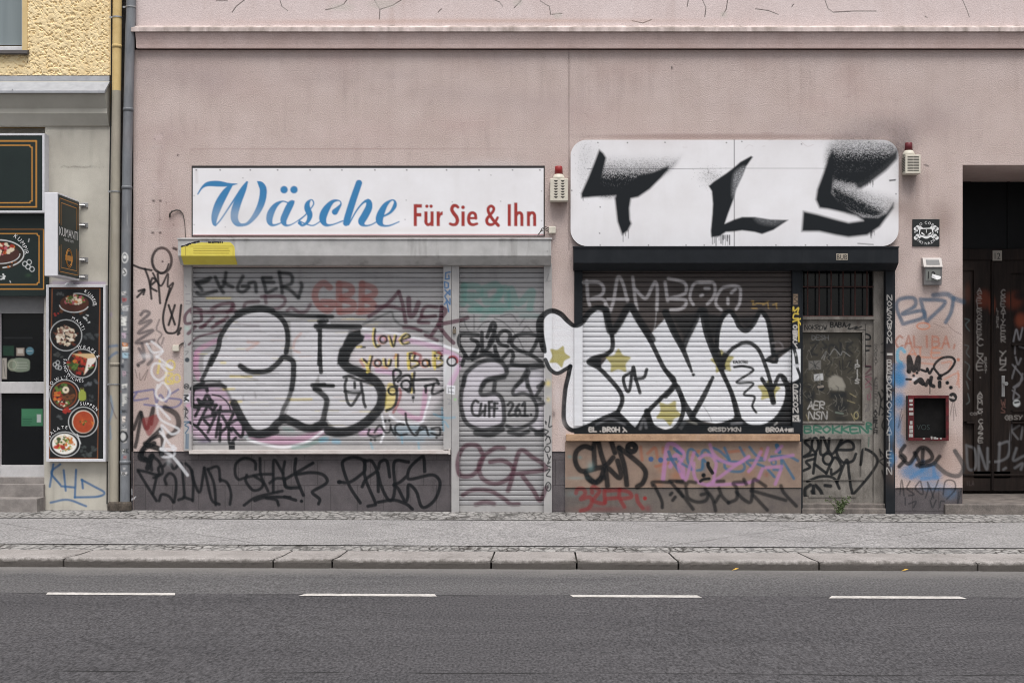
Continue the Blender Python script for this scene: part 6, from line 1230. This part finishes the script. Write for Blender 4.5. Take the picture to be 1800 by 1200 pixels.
# house number lamp
hl = thing("house_number_lamp", "grey house number lamp box with a torn white sticker on the pink pier", "lamp", (PX(1640), 0, PZ(501)))
gm = flat("grey_lamp_housing", L(120, 118, 118), .5)
m = MB(); m.prism([(0, PZ(467)), (-.09, PZ(467.5, -.09)), (-.10, PZ(470, -.1)), (-.07, PZ(500.5, -.07)), (0, PZ(501.5))], PX(1625, -.08), PX(1655.5, -.08)); hb = m.build("housing", gm, hl)
m = MB(); m.prism([(0, PZ(453)), (-.06, PZ(453.5, -.06)), (-.115, PZ(469, -.115)), (0, PZ(469))], PX(1623, -.09), PX(1656, -.09)); m.build("cap", flat("pale_lamp_cap", L(186, 180, 176), .5), hl)
sl = lambda t: (-.06-.055*t-.002, PZ(453.5, -.06)*(1-t)+PZ(469, -.115)*t)
m = MB(); (ya, za), (yb, zb) = sl(.2), sl(.78); m.add([(PX(1628, -.09), ya, za), (PX(1651.5, -.09), ya, za), (PX(1651.5, -.09), yb, zb), (PX(1628, -.09), yb, zb)], [(0, 1, 2, 3)]); m.build("solar_panel", flat("solar_cell", L(66, 64, 66), .3), hl)
fc = lambda py: -.10+.03*(py-470)/30.5
m = MB(); 
for a, b, c, d in ((1627, 1652, 474, 493.5),): m.add([(PX(a, -.08), fc(c)-.003, PZ(c, -.09)), (PX(b, -.08), fc(c)-.003, PZ(c, -.09)), (PX(b, -.08), fc(d)-.003, PZ(d, -.08)), (PX(a, -.08), fc(d)-.003, PZ(d, -.08))], [(0, 1, 2, 3)])
m.build("number_pane", flat("grey_number_pane", L(134, 136, 132), .4), hl)
m = MB(); put_text(m, "12", PX(1631, -.09), PX(1644.5, -.09), PZ(490, -.085), .083, fc(477)-.006, off=0); m.build("lettering", LETB, hl)
m = MB(); v = [(PX(a, -.09), fc(480)-.009-.004*i, PZ(b, -.09)) for i, (a, b) in enumerate(((1637, 488), (1638, 481.5), (1653, 486), (1652.5, 490), (1646, 492)))]; m.add(v); m.ng.append([0, 4, 3, 2, 1]); m.build("sticker", LETW, hl)
# vending box
vb = thing("vending_box", "gutted wall box with a chipped red metal frame on the blue sprayed pier", "wall box", (PX(1632), 0, PZ(775)))
VD = -.12; vx0, vx1, vy0, vy1 = 1596.5, 1668, 694.5, 774.5
m = MB()
for a, b, c, d in ((vx0, vx0+10.5, vy0, vy1), (vx1-5, vx1, vy0, vy1), (vx0+10.5, vx1-5, vy0, vy0+5), (vx0+10.5, vx1-5, vy1-5, vy1)): m.box(PX(a, VD), PX(b, VD), VD, VD+.025, PZ(d, VD), PZ(c, VD), .003)
m.build("frame", REDP, vb)
m = MB()
for a, b, c, d in ((vx0+1, vx0+2.6, vy0+1, vy1-1), (vx1-2.6, vx1-1, vy0+1, vy1-1)): m.box(PX(a, VD), PX(b, VD), VD+.0255, .0, PZ(d, VD), PZ(c, VD))
for c, d in ((vy0+1, vy0+2.6), (vy1-2.6, vy1-1)): m.box(PX(vx0+2.6, VD), PX(vx1-2.6, VD), VD+.0255, .0, PZ(d, VD), PZ(c, VD))
m.build("case", IRON, vb)
m = MB(); m.grid(vx0+1, vx1-1, vy0+1, vy1-1, -.03, 3); m.build("back_panel", VOID, vb)
m = MB(); rr = random.Random(3)
for i in range(9):
    y = vy0+7+i*7.6; 
    if i not in (4,): m.box(PX(vx0+1+rr.uniform(0, 2), VD), PX(vx0+8+rr.uniform(-2, 1), VD), VD-.0022, VD, PZ(y+rr.uniform(3.5, 7), VD), PZ(y, VD))
for u in (1636, 1641, 1645, 1622, 1652): m.box(PX(u, VD), PX(u+rr.uniform(2, 5), VD), VD-.004, VD+.01, PZ(771.5, VD), PZ(768+rr.uniform(-1.5, 1.5), VD))
m.build("torn_stickers", flat("dirty_paper", L(168, 164, 160), .8, var=.35), vb)
m = MB(); put_text(m, "VOS", PX(1611, -.03), PX(1634, -.03), PZ(755, -.03), .06, -.033); m.build("scratched_tag", flat("grey_green_scratch", L(46, 56, 56), .8), vb)
# alarm sirens
def siren(label, x0, x1, y0, y1, bx0, bx1, by0, by1, dep, red, arched):
    t = thing("alarm_siren", label, "alarm siren", (PX((x0+x1)/2), 0, PZ(y1)), "alarm sirens beside the shop signs")
    m = MB(); m.box(PX(x0, dep), PX(x1, dep), dep, 0, PZ(y1, dep), PZ(y0, dep), .006); h = m.build("housing", CREAM, t)
    m = MB(); w = (x1-x0)
    n = 7 if arched else 10
    for c in (.2, .58):
        for k in range(n):
            yy = y0+3+(y1-y0-6)*k/n
            if arched: m.extr([(PX(x0+w*(c+.24*q), dep), PZ(yy+ (0 if q in (0, 1) else 2.2 if q in(.25,.75) else 2.9), dep)) for q in (0, .25, .5, .75, 1)][::-1], dep-.001, dep+.004)
            else: m.box(PX(x0+w*c-w*.06, dep), PX(x0+w*(c+.3), dep), dep-.001, dep+.004, PZ(yy+1.3, dep), PZ(yy, dep))
    for k in range(9):
        yy = y0+4+(y1-y0-8)*k/9; m.box(PX(x0, dep)-.0012, PX(x0, dep)+.003, dep*.85, dep*.2, PZ(yy+1.6, dep), PZ(yy, dep))
    m.build("vents", SLOT, h)
    xc, yc = PX((bx0+bx1)/2, dep), dep*.5
    r = (PX(bx1, dep)-PX(bx0, dep))/2
    m = MB(); m.tube([(xc, yc, PZ(y0, dep)-.002), (xc, yc, PZ(y0-3, dep)), (xc, yc, PZ(y0-7, dep)), (xc, yc, PZ(by1, dep))], [r*1.55, r*1.5, r*1.25, r*1.0], 20); m.build("beacon_base", CREAM, t, True)
    m = MB(); m.tube([(xc, yc, PZ(by1, dep)), (xc, yc, PZ(by0+1, dep)), (xc, yc, PZ(by0, dep))], [r, r*.92, r*.8], 20); m.build("beacon", red, t, True)
siren("cream alarm siren with bright red beacon between the two shop signs", 967, 998.5, 314, 353, 975, 989.5, 290.5, 305, -.15, REDL, True)
siren("cream slotted alarm siren with grimy dark red beacon right of the rounded sign", 1591.5, 1618.5, 272, 305, 1593.5, 1607.5, 249, 263, -.16, REDD, False)
jb = thing("junction_box", "small grey junction box with loose cables beside the long white sign", "junction box", (PX(971), 0, PZ(411)))
m = MB(); m.box(PX(964.5), PX(977), -.06, 0, PZ(411), PZ(399), .008); m.build("box", CREAM, jb)
m = MB()
for k in range(3):
    m.tube([(PX(965), -.03, PZ(402+3*k)), (PX(958), -.05, PZ(399+3*k)), (PX(952), -.07, PZ(403+2*k)), (PX(947-k), -.09, PZ(414))], .005, 6)
m.build("cable", CABLE, jb)
cb = thing("wall_cable", "loose grey cable looping out of the pink wall above the shutter box's left end", "cable", (PX(312), 0, PZ(415)))
m = MB(); m.tube([(PX(298.5), -.004, PZ(381)), (PX(300), -.03, PZ(376)), (PX(304), -.035, PZ(372)), (PX(311), -.02, PZ(369.5)), (PX(317), -.015, PZ(370.5)), (PX(322), -.012, PZ(376)), (PX(325), -.01, PZ(390)), (PX(326.5), -.01, PZ(417))], [.010, .012, .010, .009, .009, .006, .004, .004], 8); m.build("cable", CABLE, cb)
sb = thing("wall_switch", "small white switch box on the pink wall left of the grey shutter", "switch box", (PX(310), 0, PZ(618)))
m = MB(); m.box(PX(304.5), PX(316), -.05, 0, PZ(617.5), PZ(606.5), .008); m.build("cover", CREAM, sb)
m = MB(); m.tube([(PX(315), -.02, PZ(608)), (PX(320), -.012, PZ(603.5)), (PX(324), -.01, PZ(602))], .008, 8); m.build("cable", CABLE, sb)
# weed
wd = thing("weed", "green weed growing at the foot of the grey shop door", "plant", (PX(1476, -.08), -.08, 0))
rr = random.Random(21); ms, ml = MB(), MB()
for k in range(15):
    a = rr.uniform(0, 6.28); ln = rr.uniform(.10, .26); sp_ = rr.uniform(.2, .9)
    p0 = Vector((PX(1476, -.08)+rr.uniform(-.03, .03), -.07+rr.uniform(-.02, .02), -.02)); pt = [p0]
    for j in range(1, 6):
        t = j/5; pt.append(p0+Vector((math.cos(a)*sp_*ln*t*t*.8, -abs(math.sin(a))*sp_*ln*t*.4, ln*t*(1-.15*t))))
    ms.tube(pt, [.003]*5+[.0015], 5)
    for j in range(1, 6):
        for q in range(5):
            b = rr.uniform(0, 6.28); s_ = rr.uniform(.014, .034); c = pt[j]+Vector((rr.uniform(-.012, .012), rr.uniform(-.012, .012), rr.uniform(-.015, .015)))
            d = Vector((math.cos(b), -.3, math.sin(b)*.8)).normalized(); n_ = d.cross(Vector((rr.uniform(-1, 1), -1, rr.uniform(-1, 1)))).normalized()
            ml.add([tuple(c), tuple(c+d*s_*.5+n_*s_*.22), tuple(c+d*s_), tuple(c+d*s_*.5-n_*s_*.22)], [(0, 1, 2, 3)])
ms.build("stem", LEAF, wd); ml.build("leaves", LEAF, wd)

# ------------------------------------------------------------------ house on the left with the snack bar
yb = thing("yellow_house", "yellow roughcast house with a beige ground floor on the left", "building", (PX(60), 0, 0))
def lump(X, Z):
    out = np.zeros(X.shape)
    r = np.random.RandomState(3)
    for s_, a in ((.050, .3), (.026, .85), (.014, .75)):
        g = r.rand(260, 260)
        u = (X-X.min())/s_; w = (Z-Z.min())/s_
        i = u.astype(int); j = w.astype(int); f = u-i; h = w-j; f = f*f*(3-2*f); h = h*h*(3-2*h)
        i %= 258; j %= 258
        out += a*((g[i, j]*(1-f)+g[i+1, j]*f)*(1-h)+(g[i, j+1]*(1-f)+g[i+1, j+1]*f)*h)
    out = out/2.05
    out = out*2.05/1.9; return -.008+np.clip((.46-out)*5.0, 0, 1)*.010+(0.5-out)*.011
m = MB(); m.grid(48, 196, -40, 133, 0, .8, None, lump); m.grid(-160, 48, 90, 133, 0, 1.3, None, lump); m.grid(48, 196, -420, -40, -.005, 40); m.grid(-700, -160, -420, 133, -.005, 60)
XL2 = PX(-700); m.add([(XL2, 0, ZT), (PX(196), 0, ZT), (PX(196), 2, ZT), (XL2, 2, ZT)], [(0, 1, 2, 3)]); m.add([(XL2, 2, -.3), (PX(196), 2, -.3), (PX(196), 2, ZT), (XL2, 2, ZT)], [(0, 1, 2, 3)]); m.add([(PX(196), .02, -.3), (PX(196), 2, -.3), (PX(196), 2, ZT), (PX(196), .02, ZT)], [(0, 1, 2, 3)])
m.build("upper_wall", YEL, yb)
m = MB(); m.box(PX(40), PX(49), -.018, .16, PZ(92), ZT); m.box(PX(-160), PX(40), -.006, .16, PZ(93), PZ(89)); m.box(PX(193.5), PX(197), -.02, .03, PZ(133), ZT); m.build("window_reveal", YELS, yb)
m = MB(); m.grid(-160, 41, -420, 80, .12, 30); wn1 = m.build("window", GLASSB, yb)
m = MB(); m.box(PX(-160), PX(40.5), .07, .115, PZ(88), PZ(79), .006); m.box(PX(33.5), PX(40.5), .085, .118, PZ(78.8), ZT); m.build("frame", flat("white_window_frame", L(214, 214, 216), .5), wn1)
m = MB(); m.prism([(.06, PZ(86)), (-.06, PZ(88.5, -.06)), (-.07, PZ(94, -.07)), (-.05, PZ(96.5, -.05)), (.06, PZ(91))], PX(-160), PX(48.5, -.06)); m.build("sill", flat("dark_sill_metal", L(70, 66, 66), .6), wn1)
led = [(0, PZ(140)), (-.19, PZ(161, -.19)), (-.185, PZ(165.5, -.185)), (-.10, PZ(191, -.10)), (-.105, PZ(199.5, -.105)), (-.03, PZ(221, -.03)), (0, PZ(223.5))]
m = MB(); m.prism(led, XL2, PX(191.5, -.03)); m.build("ledge", BEIL, yb)
m = MB(); m.prism([(0, PZ(133.5)), (-.025, PZ(134, -.025)), (-.03, PZ(142.6, -.03)), (0, PZ(143))], XL2, PX(193.5)); m.prism([(0, PZ(143.4)), (-.03, PZ(143.6, -.03)), (-.225, PZ(159.5, -.225)), (-.225, PZ(163.5, -.225)), (-.2, PZ(163.5, -.2)), (-.0, PZ(146))], XL2, PX(192, -.05))
for x in (28, -110): m.box(PX(x, -.1), PX(x+1.2, -.1), -.23, -.02, PZ(159, -.2), PZ(158, -.2))
m.build("flashing", ZINC, yb)
m = MB(); m.grid(80, 196, 222, 525, 0, 1.3, CV); m.grid(78, 196, 525, 905, 0, 1, CV); m.box(PX(79), PX(196), .001, .3, -.2, PZ(224)); m.box(XL2, PX(79), .15, .3, PZ(530), PZ(222)); m.box(XL2, PX(-150), .0, .3, -.2, PZ(520)); m.build("lower_wall", BEI, yb)
SDP = .10
m = MB(); m.box(PX(-150), PX(78), SDP-.03, SDP+.06, PZ(551, SDP), PZ(519, SDP)); m.build("door_lintel", DFRM, yb)
m = MB(); m.grid(1, 78, 551, 671, SDP+.02, 1, CV); m.grid(1, 78, 690, 817, SDP+.02, 1, CV); m.grid(-150, -4, 551, 817, SDP+.02, 8); sg_ = m.build("shop_door", GLASS, yb)
m = MB(); m.box(PX(-150), PX(78), SDP-.02, SDP+.05, PZ(691, SDP), PZ(671, SDP), .004); m.box(PX(-150), PX(78), SDP-.02, SDP+.05, PZ(838, SDP), PZ(817, SDP), .004); m.box(PX(-4, SDP), PX(2, SDP), SDP-.024, SDP+.045, PZ(838, SDP), PZ(551, SDP)); m.box(PX(78, SDP), PX(80, SDP), SDP-.024, SDP+.05, PZ(838, SDP), PZ(551, SDP)); m.build("frame", GFRM, sg_)
m = MB(); m.box(PX(-150), PX(79.5), -.06, .4, -.2, PZ(851, -.06), .006); m.box(PX(-150), PX(79), .04, .4, -.2, PZ(838.5, .04), .006); m.box(PX(-150), PX(80), -.28, .2, -.2, PZ(876, -.28), .006); m.build("step", STONE, yb)
m = MB(); m.grid(195, 236, -420, 905, .10, 10); o = m.build("party_wall_gap", SEAM, pb)
# shop signs on the left house
FD = -.14
fs = thing("fascia_sign", "blank dark green fascia sign with double gold lines on the left house", "sign", (PX(0), 0, PZ(372)))
m = MB(); m.grid(-150, 74.5, 238.5, 370, FD, 1, CV); m.box(PX(-150, FD), PX(74.5, FD), FD+.0006, -.01, PZ(370, FD), PZ(238.5, FD)); m.build("panel", GRNS, fs)
m = MB()
for a, b, c, d in ((-150, 78.5, 234.5, 238.3), (-150, 78.5, 370.2, 374), (74.7, 78.5, 238.3, 370.2)): m.box(PX(a, FD), PX(b, FD), FD-.006, .0, PZ(d, FD), PZ(c, FD))
m.build("frame", WFRM, fs)
fs2 = thing("fascia_sign", "dark green fascia sign with a baked potato plate behind the blade sign", "sign", (PX(0), 0, PZ(520)))
FE = -.05
m = MB(); m.grid(-150, 84, 376, 520, FE, 1, CV); m.box(PX(-150, FE), PX(84, FE), FE+.0006, 0, PZ(520, FE), PZ(376, FE)); m.build("panel", GRNS, fs2)
m = MB(); ccx, ccz = PX(0, FE), PZ(449, FE)
arc_text(m, "KUMPIR", PX(1.2, FE), PZ(453.7, FE), .288, 55, 12, .046, FE-.002, off=0); m.build("lettering", LETW, fs2)
BX0, BX1 = PX(78, -.8), PX(101, -.8); BZ0, BZ1 = PZ(485, -.8), PZ(338, -.8)
bs = thing("blade_sign", "white edged projecting sign with a dark green face and white lettering", "sign", ((BX0+BX1)/2, 0, BZ0))
m = MB(); m.box(BX0, BX1, -.80, -.06, BZ0, BZ1, .006); m.build("box", flat("white_sign_box", L(214, 214, 218), .5, var=.05), bs)
m = MB(); m.box(BX1+.0005, BX1+.004, -.775, -.085, BZ0+.02, BZ1-.02); m.box(BX0-.004, BX0-.0005, -.775, -.085, BZ0+.02, BZ1-.02); fcx = m.build("face", GRNS, bs)
m = MB(); xo = BX1+.0055
def bl(y0, z0, y1, z1): m.box(BX1+.0035, BX1+.0055, min(y0, y1)-.004, max(y0, y1)+.004, min(z0, z1)-.004, max(z0, z1)+.004)
zz = lambda t: BZ1-(BZ1-BZ0)*t
for i_, t0, t1 in ((.04, .06, .36), (.085, .11, .38)):
    y0, y1 = -.78+i_, -.08-i_
    bl(y0, zz(t0), y1, zz(t0)); bl(y0, zz(t0), y0, zz(t1)); bl(y1, zz(t0), y1, zz(t1)); bl(y0, zz(1-t0), y1, zz(1-t0)); bl(y0, zz(1-t0), y0, zz(1-t1)); bl(y1, zz(1-t0), y1, zz(1-t1))
m.build("gold_lines", LETG, fcx); m = MB()
for k in range(28):
    t0, t1 = 2*math.pi*k/28, 2*math.pi*(k+1)/28
    for rr_ in (.105, .085):
        m.tube([(xo, -.43+rr_*math.cos(t0), zz(.755)+rr_*math.sin(t0)), (xo, -.43+rr_*math.cos(t1), zz(.755)+rr_*math.sin(t1))], .004, 5)
m.box(BX1+.0035, BX1+.006, -.55, -.31, zz(.755)-.03, zz(.755)+.03); m.build("emblem", LETG, fcx)
m = MB(); put_text(m, "KUMANTI", -.755, -.13, zz(.505), .095, BX1+.0065, off=0, yaxis=True); put_text(m, "FRESH & TASTY", -.60, -.28, zz(.555), .026, BX1+.0065, yaxis=True); m.build("lettering", LETW, fcx)
for py in (361, 396, 457, 487):
    z = PZ(py); m = MB()
    m.tube([((BX0+BX1)/2, -.07, z), ((BX0+BX1)/2, -.0, z)], .012, 8); m.box(PX(142), PX(155), -.012, 0, z-.03, z+.03, .003); m.tube([(PX(150), -.03, z), (PX(150), -.01, z)], .014, 8)
    m.tube([((BX0+BX1)/2, -.06, z), (PX(150), -.02, z)], .012, 8); m.build("bracket", STEEL, bs)
mb_ = thing("menu_board", "tall black menu board with six dishes in a silver frame", "sign", (PX(132), 0, PZ(811)))
MD = -.10
def skew(px, py): return px-5*(py-500)/310.
m = MB(); m.grid(86, 183, 504, 806, MD, .9, CV)
co = m.v[0]; t = (PZ(504, MD)-co[:, 2])/(PZ(504, MD)-PZ(806, MD)); co[:, 0] -= .026*t*0
m.build("panel", MENU, mb_)
m = MB()
for a, b, c, d in ((81.5, 86.2, 500.5, 811), (181.8, 186, 500.5, 811), (86.2, 181.8, 500.5, 505), (86.2, 181.8, 806, 811)): m.box(PX(a, MD), PX(b, MD), MD-.012, 0, PZ(d, MD), PZ(c, MD), .003)
m.build("frame", WFRM, mb_)
m = MB(); P2 = lambda x, y: (PX(x/2.857, MD), PZ(490+y/2.857, MD)); s1 = (CAM_D+MD)/FPX/2.857
for word, x, y, r, a0, a1, ins in (("KUMPIR", 378, 152, 97, 59, 13, False), ("MANTI", 331, 283, 86, 66, 18, False), ("WRAPS &", 412, 432, 84, 98, 28, False), ("BOWL'S", 325, 586, 84, 150, 84, False), ("SUPPEN", 418, 717, 84, 97, 44, False), ("SALATE", 325, 834, 82, 150, 84, False)):
    X, Z = P2(x, y); m = MB(); arc_text(m, word, X, Z, r*s1, a0, a1, 15*s1, MD-.002, off=0); m.build("lettering", LETW, mb_)
m = MB(); X, Z = P2(412, 424); arc_text(m, "SANDWICHES", X, Z, 94*s1, 168, 272, 15*s1, MD-.002, True, off=0)
m.build("lettering", LETW, mb_)
m = MB(); m.prism([(-.02, PZ(497)), (-.08, PZ(499, -.08)), (-.09, PZ(500.5, -.09)), (0, PZ(500.5))], PX(118), PX(130)); m.build("hanger", WFRM, mb_)
# downpipes and cable
def xc_at(tab, py): return float(np.interp(py, [a for a, b in tab], [b for a, b in tab]))
def downpipe(name_label, tab, dep, r, parts, joints, clamps, foot, grp):
    t = thing("downpipe", name_label, "downpipe", (PX(xc_at(tab, 895), dep), dep, 0), grp)
    for (y0, y1, mat, cv) in parts:
        m = MB(); rows = np.concatenate([np.arange(y0, min(y1, 400), 30), np.arange(max(y0, 400), y1+.1, 1.2)])
        if rows[-1] < y1: rows = np.append(rows, y1)
        n = 40; th = np.linspace(0, 2*np.pi, n, endpoint=False); v = []; c = []
        for py in rows:
            xc = PX(xc_at(tab, py), dep); X = xc+r*np.sin(th); Y = dep-r*np.cos(th); zv = PZ(py, dep)
            v.append(np.stack([X, Y, np.full(n, zv)], -1)); cc = CV.sample(CX+X*FPX/(CAM_D+dep), np.full(n, py)); cc[np.cos(th) < 0] = 0; c.append(cc)
        q = [(i*n+k, (i+1)*n+k, (i+1)*n+(k+1) % n, i*n+(k+1) % n) for i in range(len(rows)-1) for k in range(n)]
        m.add(np.concatenate(v), q, None, np.concatenate(c)); m.build("pipe", mat, t, True)
    for py, mat in joints:
        m = MB(); x = PX(xc_at(tab, py), dep); m.tube([(x, dep, PZ(py+3, dep)), (x, dep, PZ(py-2, dep)), (x, dep, PZ(py-3, dep))], [r*1.09, r*1.09, r*1.0], 24); m.build("sleeve", mat, t, True)
    for py in clamps:
        m = MB(); x = PX(xc_at(tab, py), dep); m.tube([(x, dep, PZ(py+1.2, dep)), (x, dep, PZ(py-1.2, dep))], r*1.12, 24); m.box(x-r*1.1-.03, x-r*.9, dep-.012, dep+.012, PZ(py+1.5, dep), PZ(py-1.5, dep)); m.tube([(x-r*1.1, dep, PZ(py, dep)), (x-r*1.1, .1, PZ(py, dep))], .006, 6); m.build("clamp", STEEL, t)
    m = MB(); x = PX(xc_at(tab, 890), dep); m.tube([(x, dep, PZ(896, dep)), (x, dep, PZ(888, dep)), (x, dep, PZ(884, dep)), (x, dep, PZ(881, dep))], [r*1.45, r*1.45, r*1.35, r*1.1], 20); m.build("shoe", IRON, t)
    return t
downpipe("straight downpipe painted yellow above and beige below at the yellow house's edge", [(-420, 207), (0, 206.5), (240, 204), (520, 202), (900, 200.5)], -.07, .052, [(-420, 160, PIPEY, 0), (160, 893, PIPEB, 1)], [(82, PIPEY), (640, PIPEB)], [31, 337, 675], 0, "downpipes between the two houses")
downpipe("grey downpipe plastered with stickers at the pink house's edge", [(-420, 231), (40, 230), (60, 228.5), (110, 227.5), (260, 224), (500, 221), (900, 219.5)], -.07, .056, [(-420, 893, PIPEG, 1)], [(193, PIPEG), (330, PIPEG), (812, PIPEG)], [13], 0, "downpipes between the two houses")
bc = thing("facade_cable", "thin black cable running straight down beside the yellow and beige downpipe", "cable", (PX(194), 0, 0))
m = MB(); m.tube([(PX(197.5), -.02, ZT), (PX(196.5), -.02, PZ(150)), (PX(194), -.02, PZ(300)), (PX(191), -.02, PZ(520)), (PX(189), -.02, PZ(885))], .007, 8); m.build("cable", BLACK, bc)

# small yellow leaves blown against the kerb
LEAFY = flat("yellow_leaf", L(200, 160, 70), .6, var=.3)
for px, lab in ((1292, "small yellow leaf lying at the kerb below the right shutter"), (1589, "small yellow leaf lying at the kerb in front of the pink pier")):
    x = (px-CX)*(CAM_D+YK)/FPX; z = ZR+ground_z(x)+.004; m = MB()
    v = [(x-.035, YK-.03, z), (x-.01, YK-.055, z+.01), (x+.03, YK-.04, z+.018), (x+.012, YK-.015, z+.008), (x, YK-.034, z+.022)]
    m.add(v, None, [(0, 1, 4), (1, 2, 4), (2, 3, 4), (3, 0, 4)])
    tag(m.build("fallen_leaf", LEAFY), lab, "leaf", "leaves at the kerb")
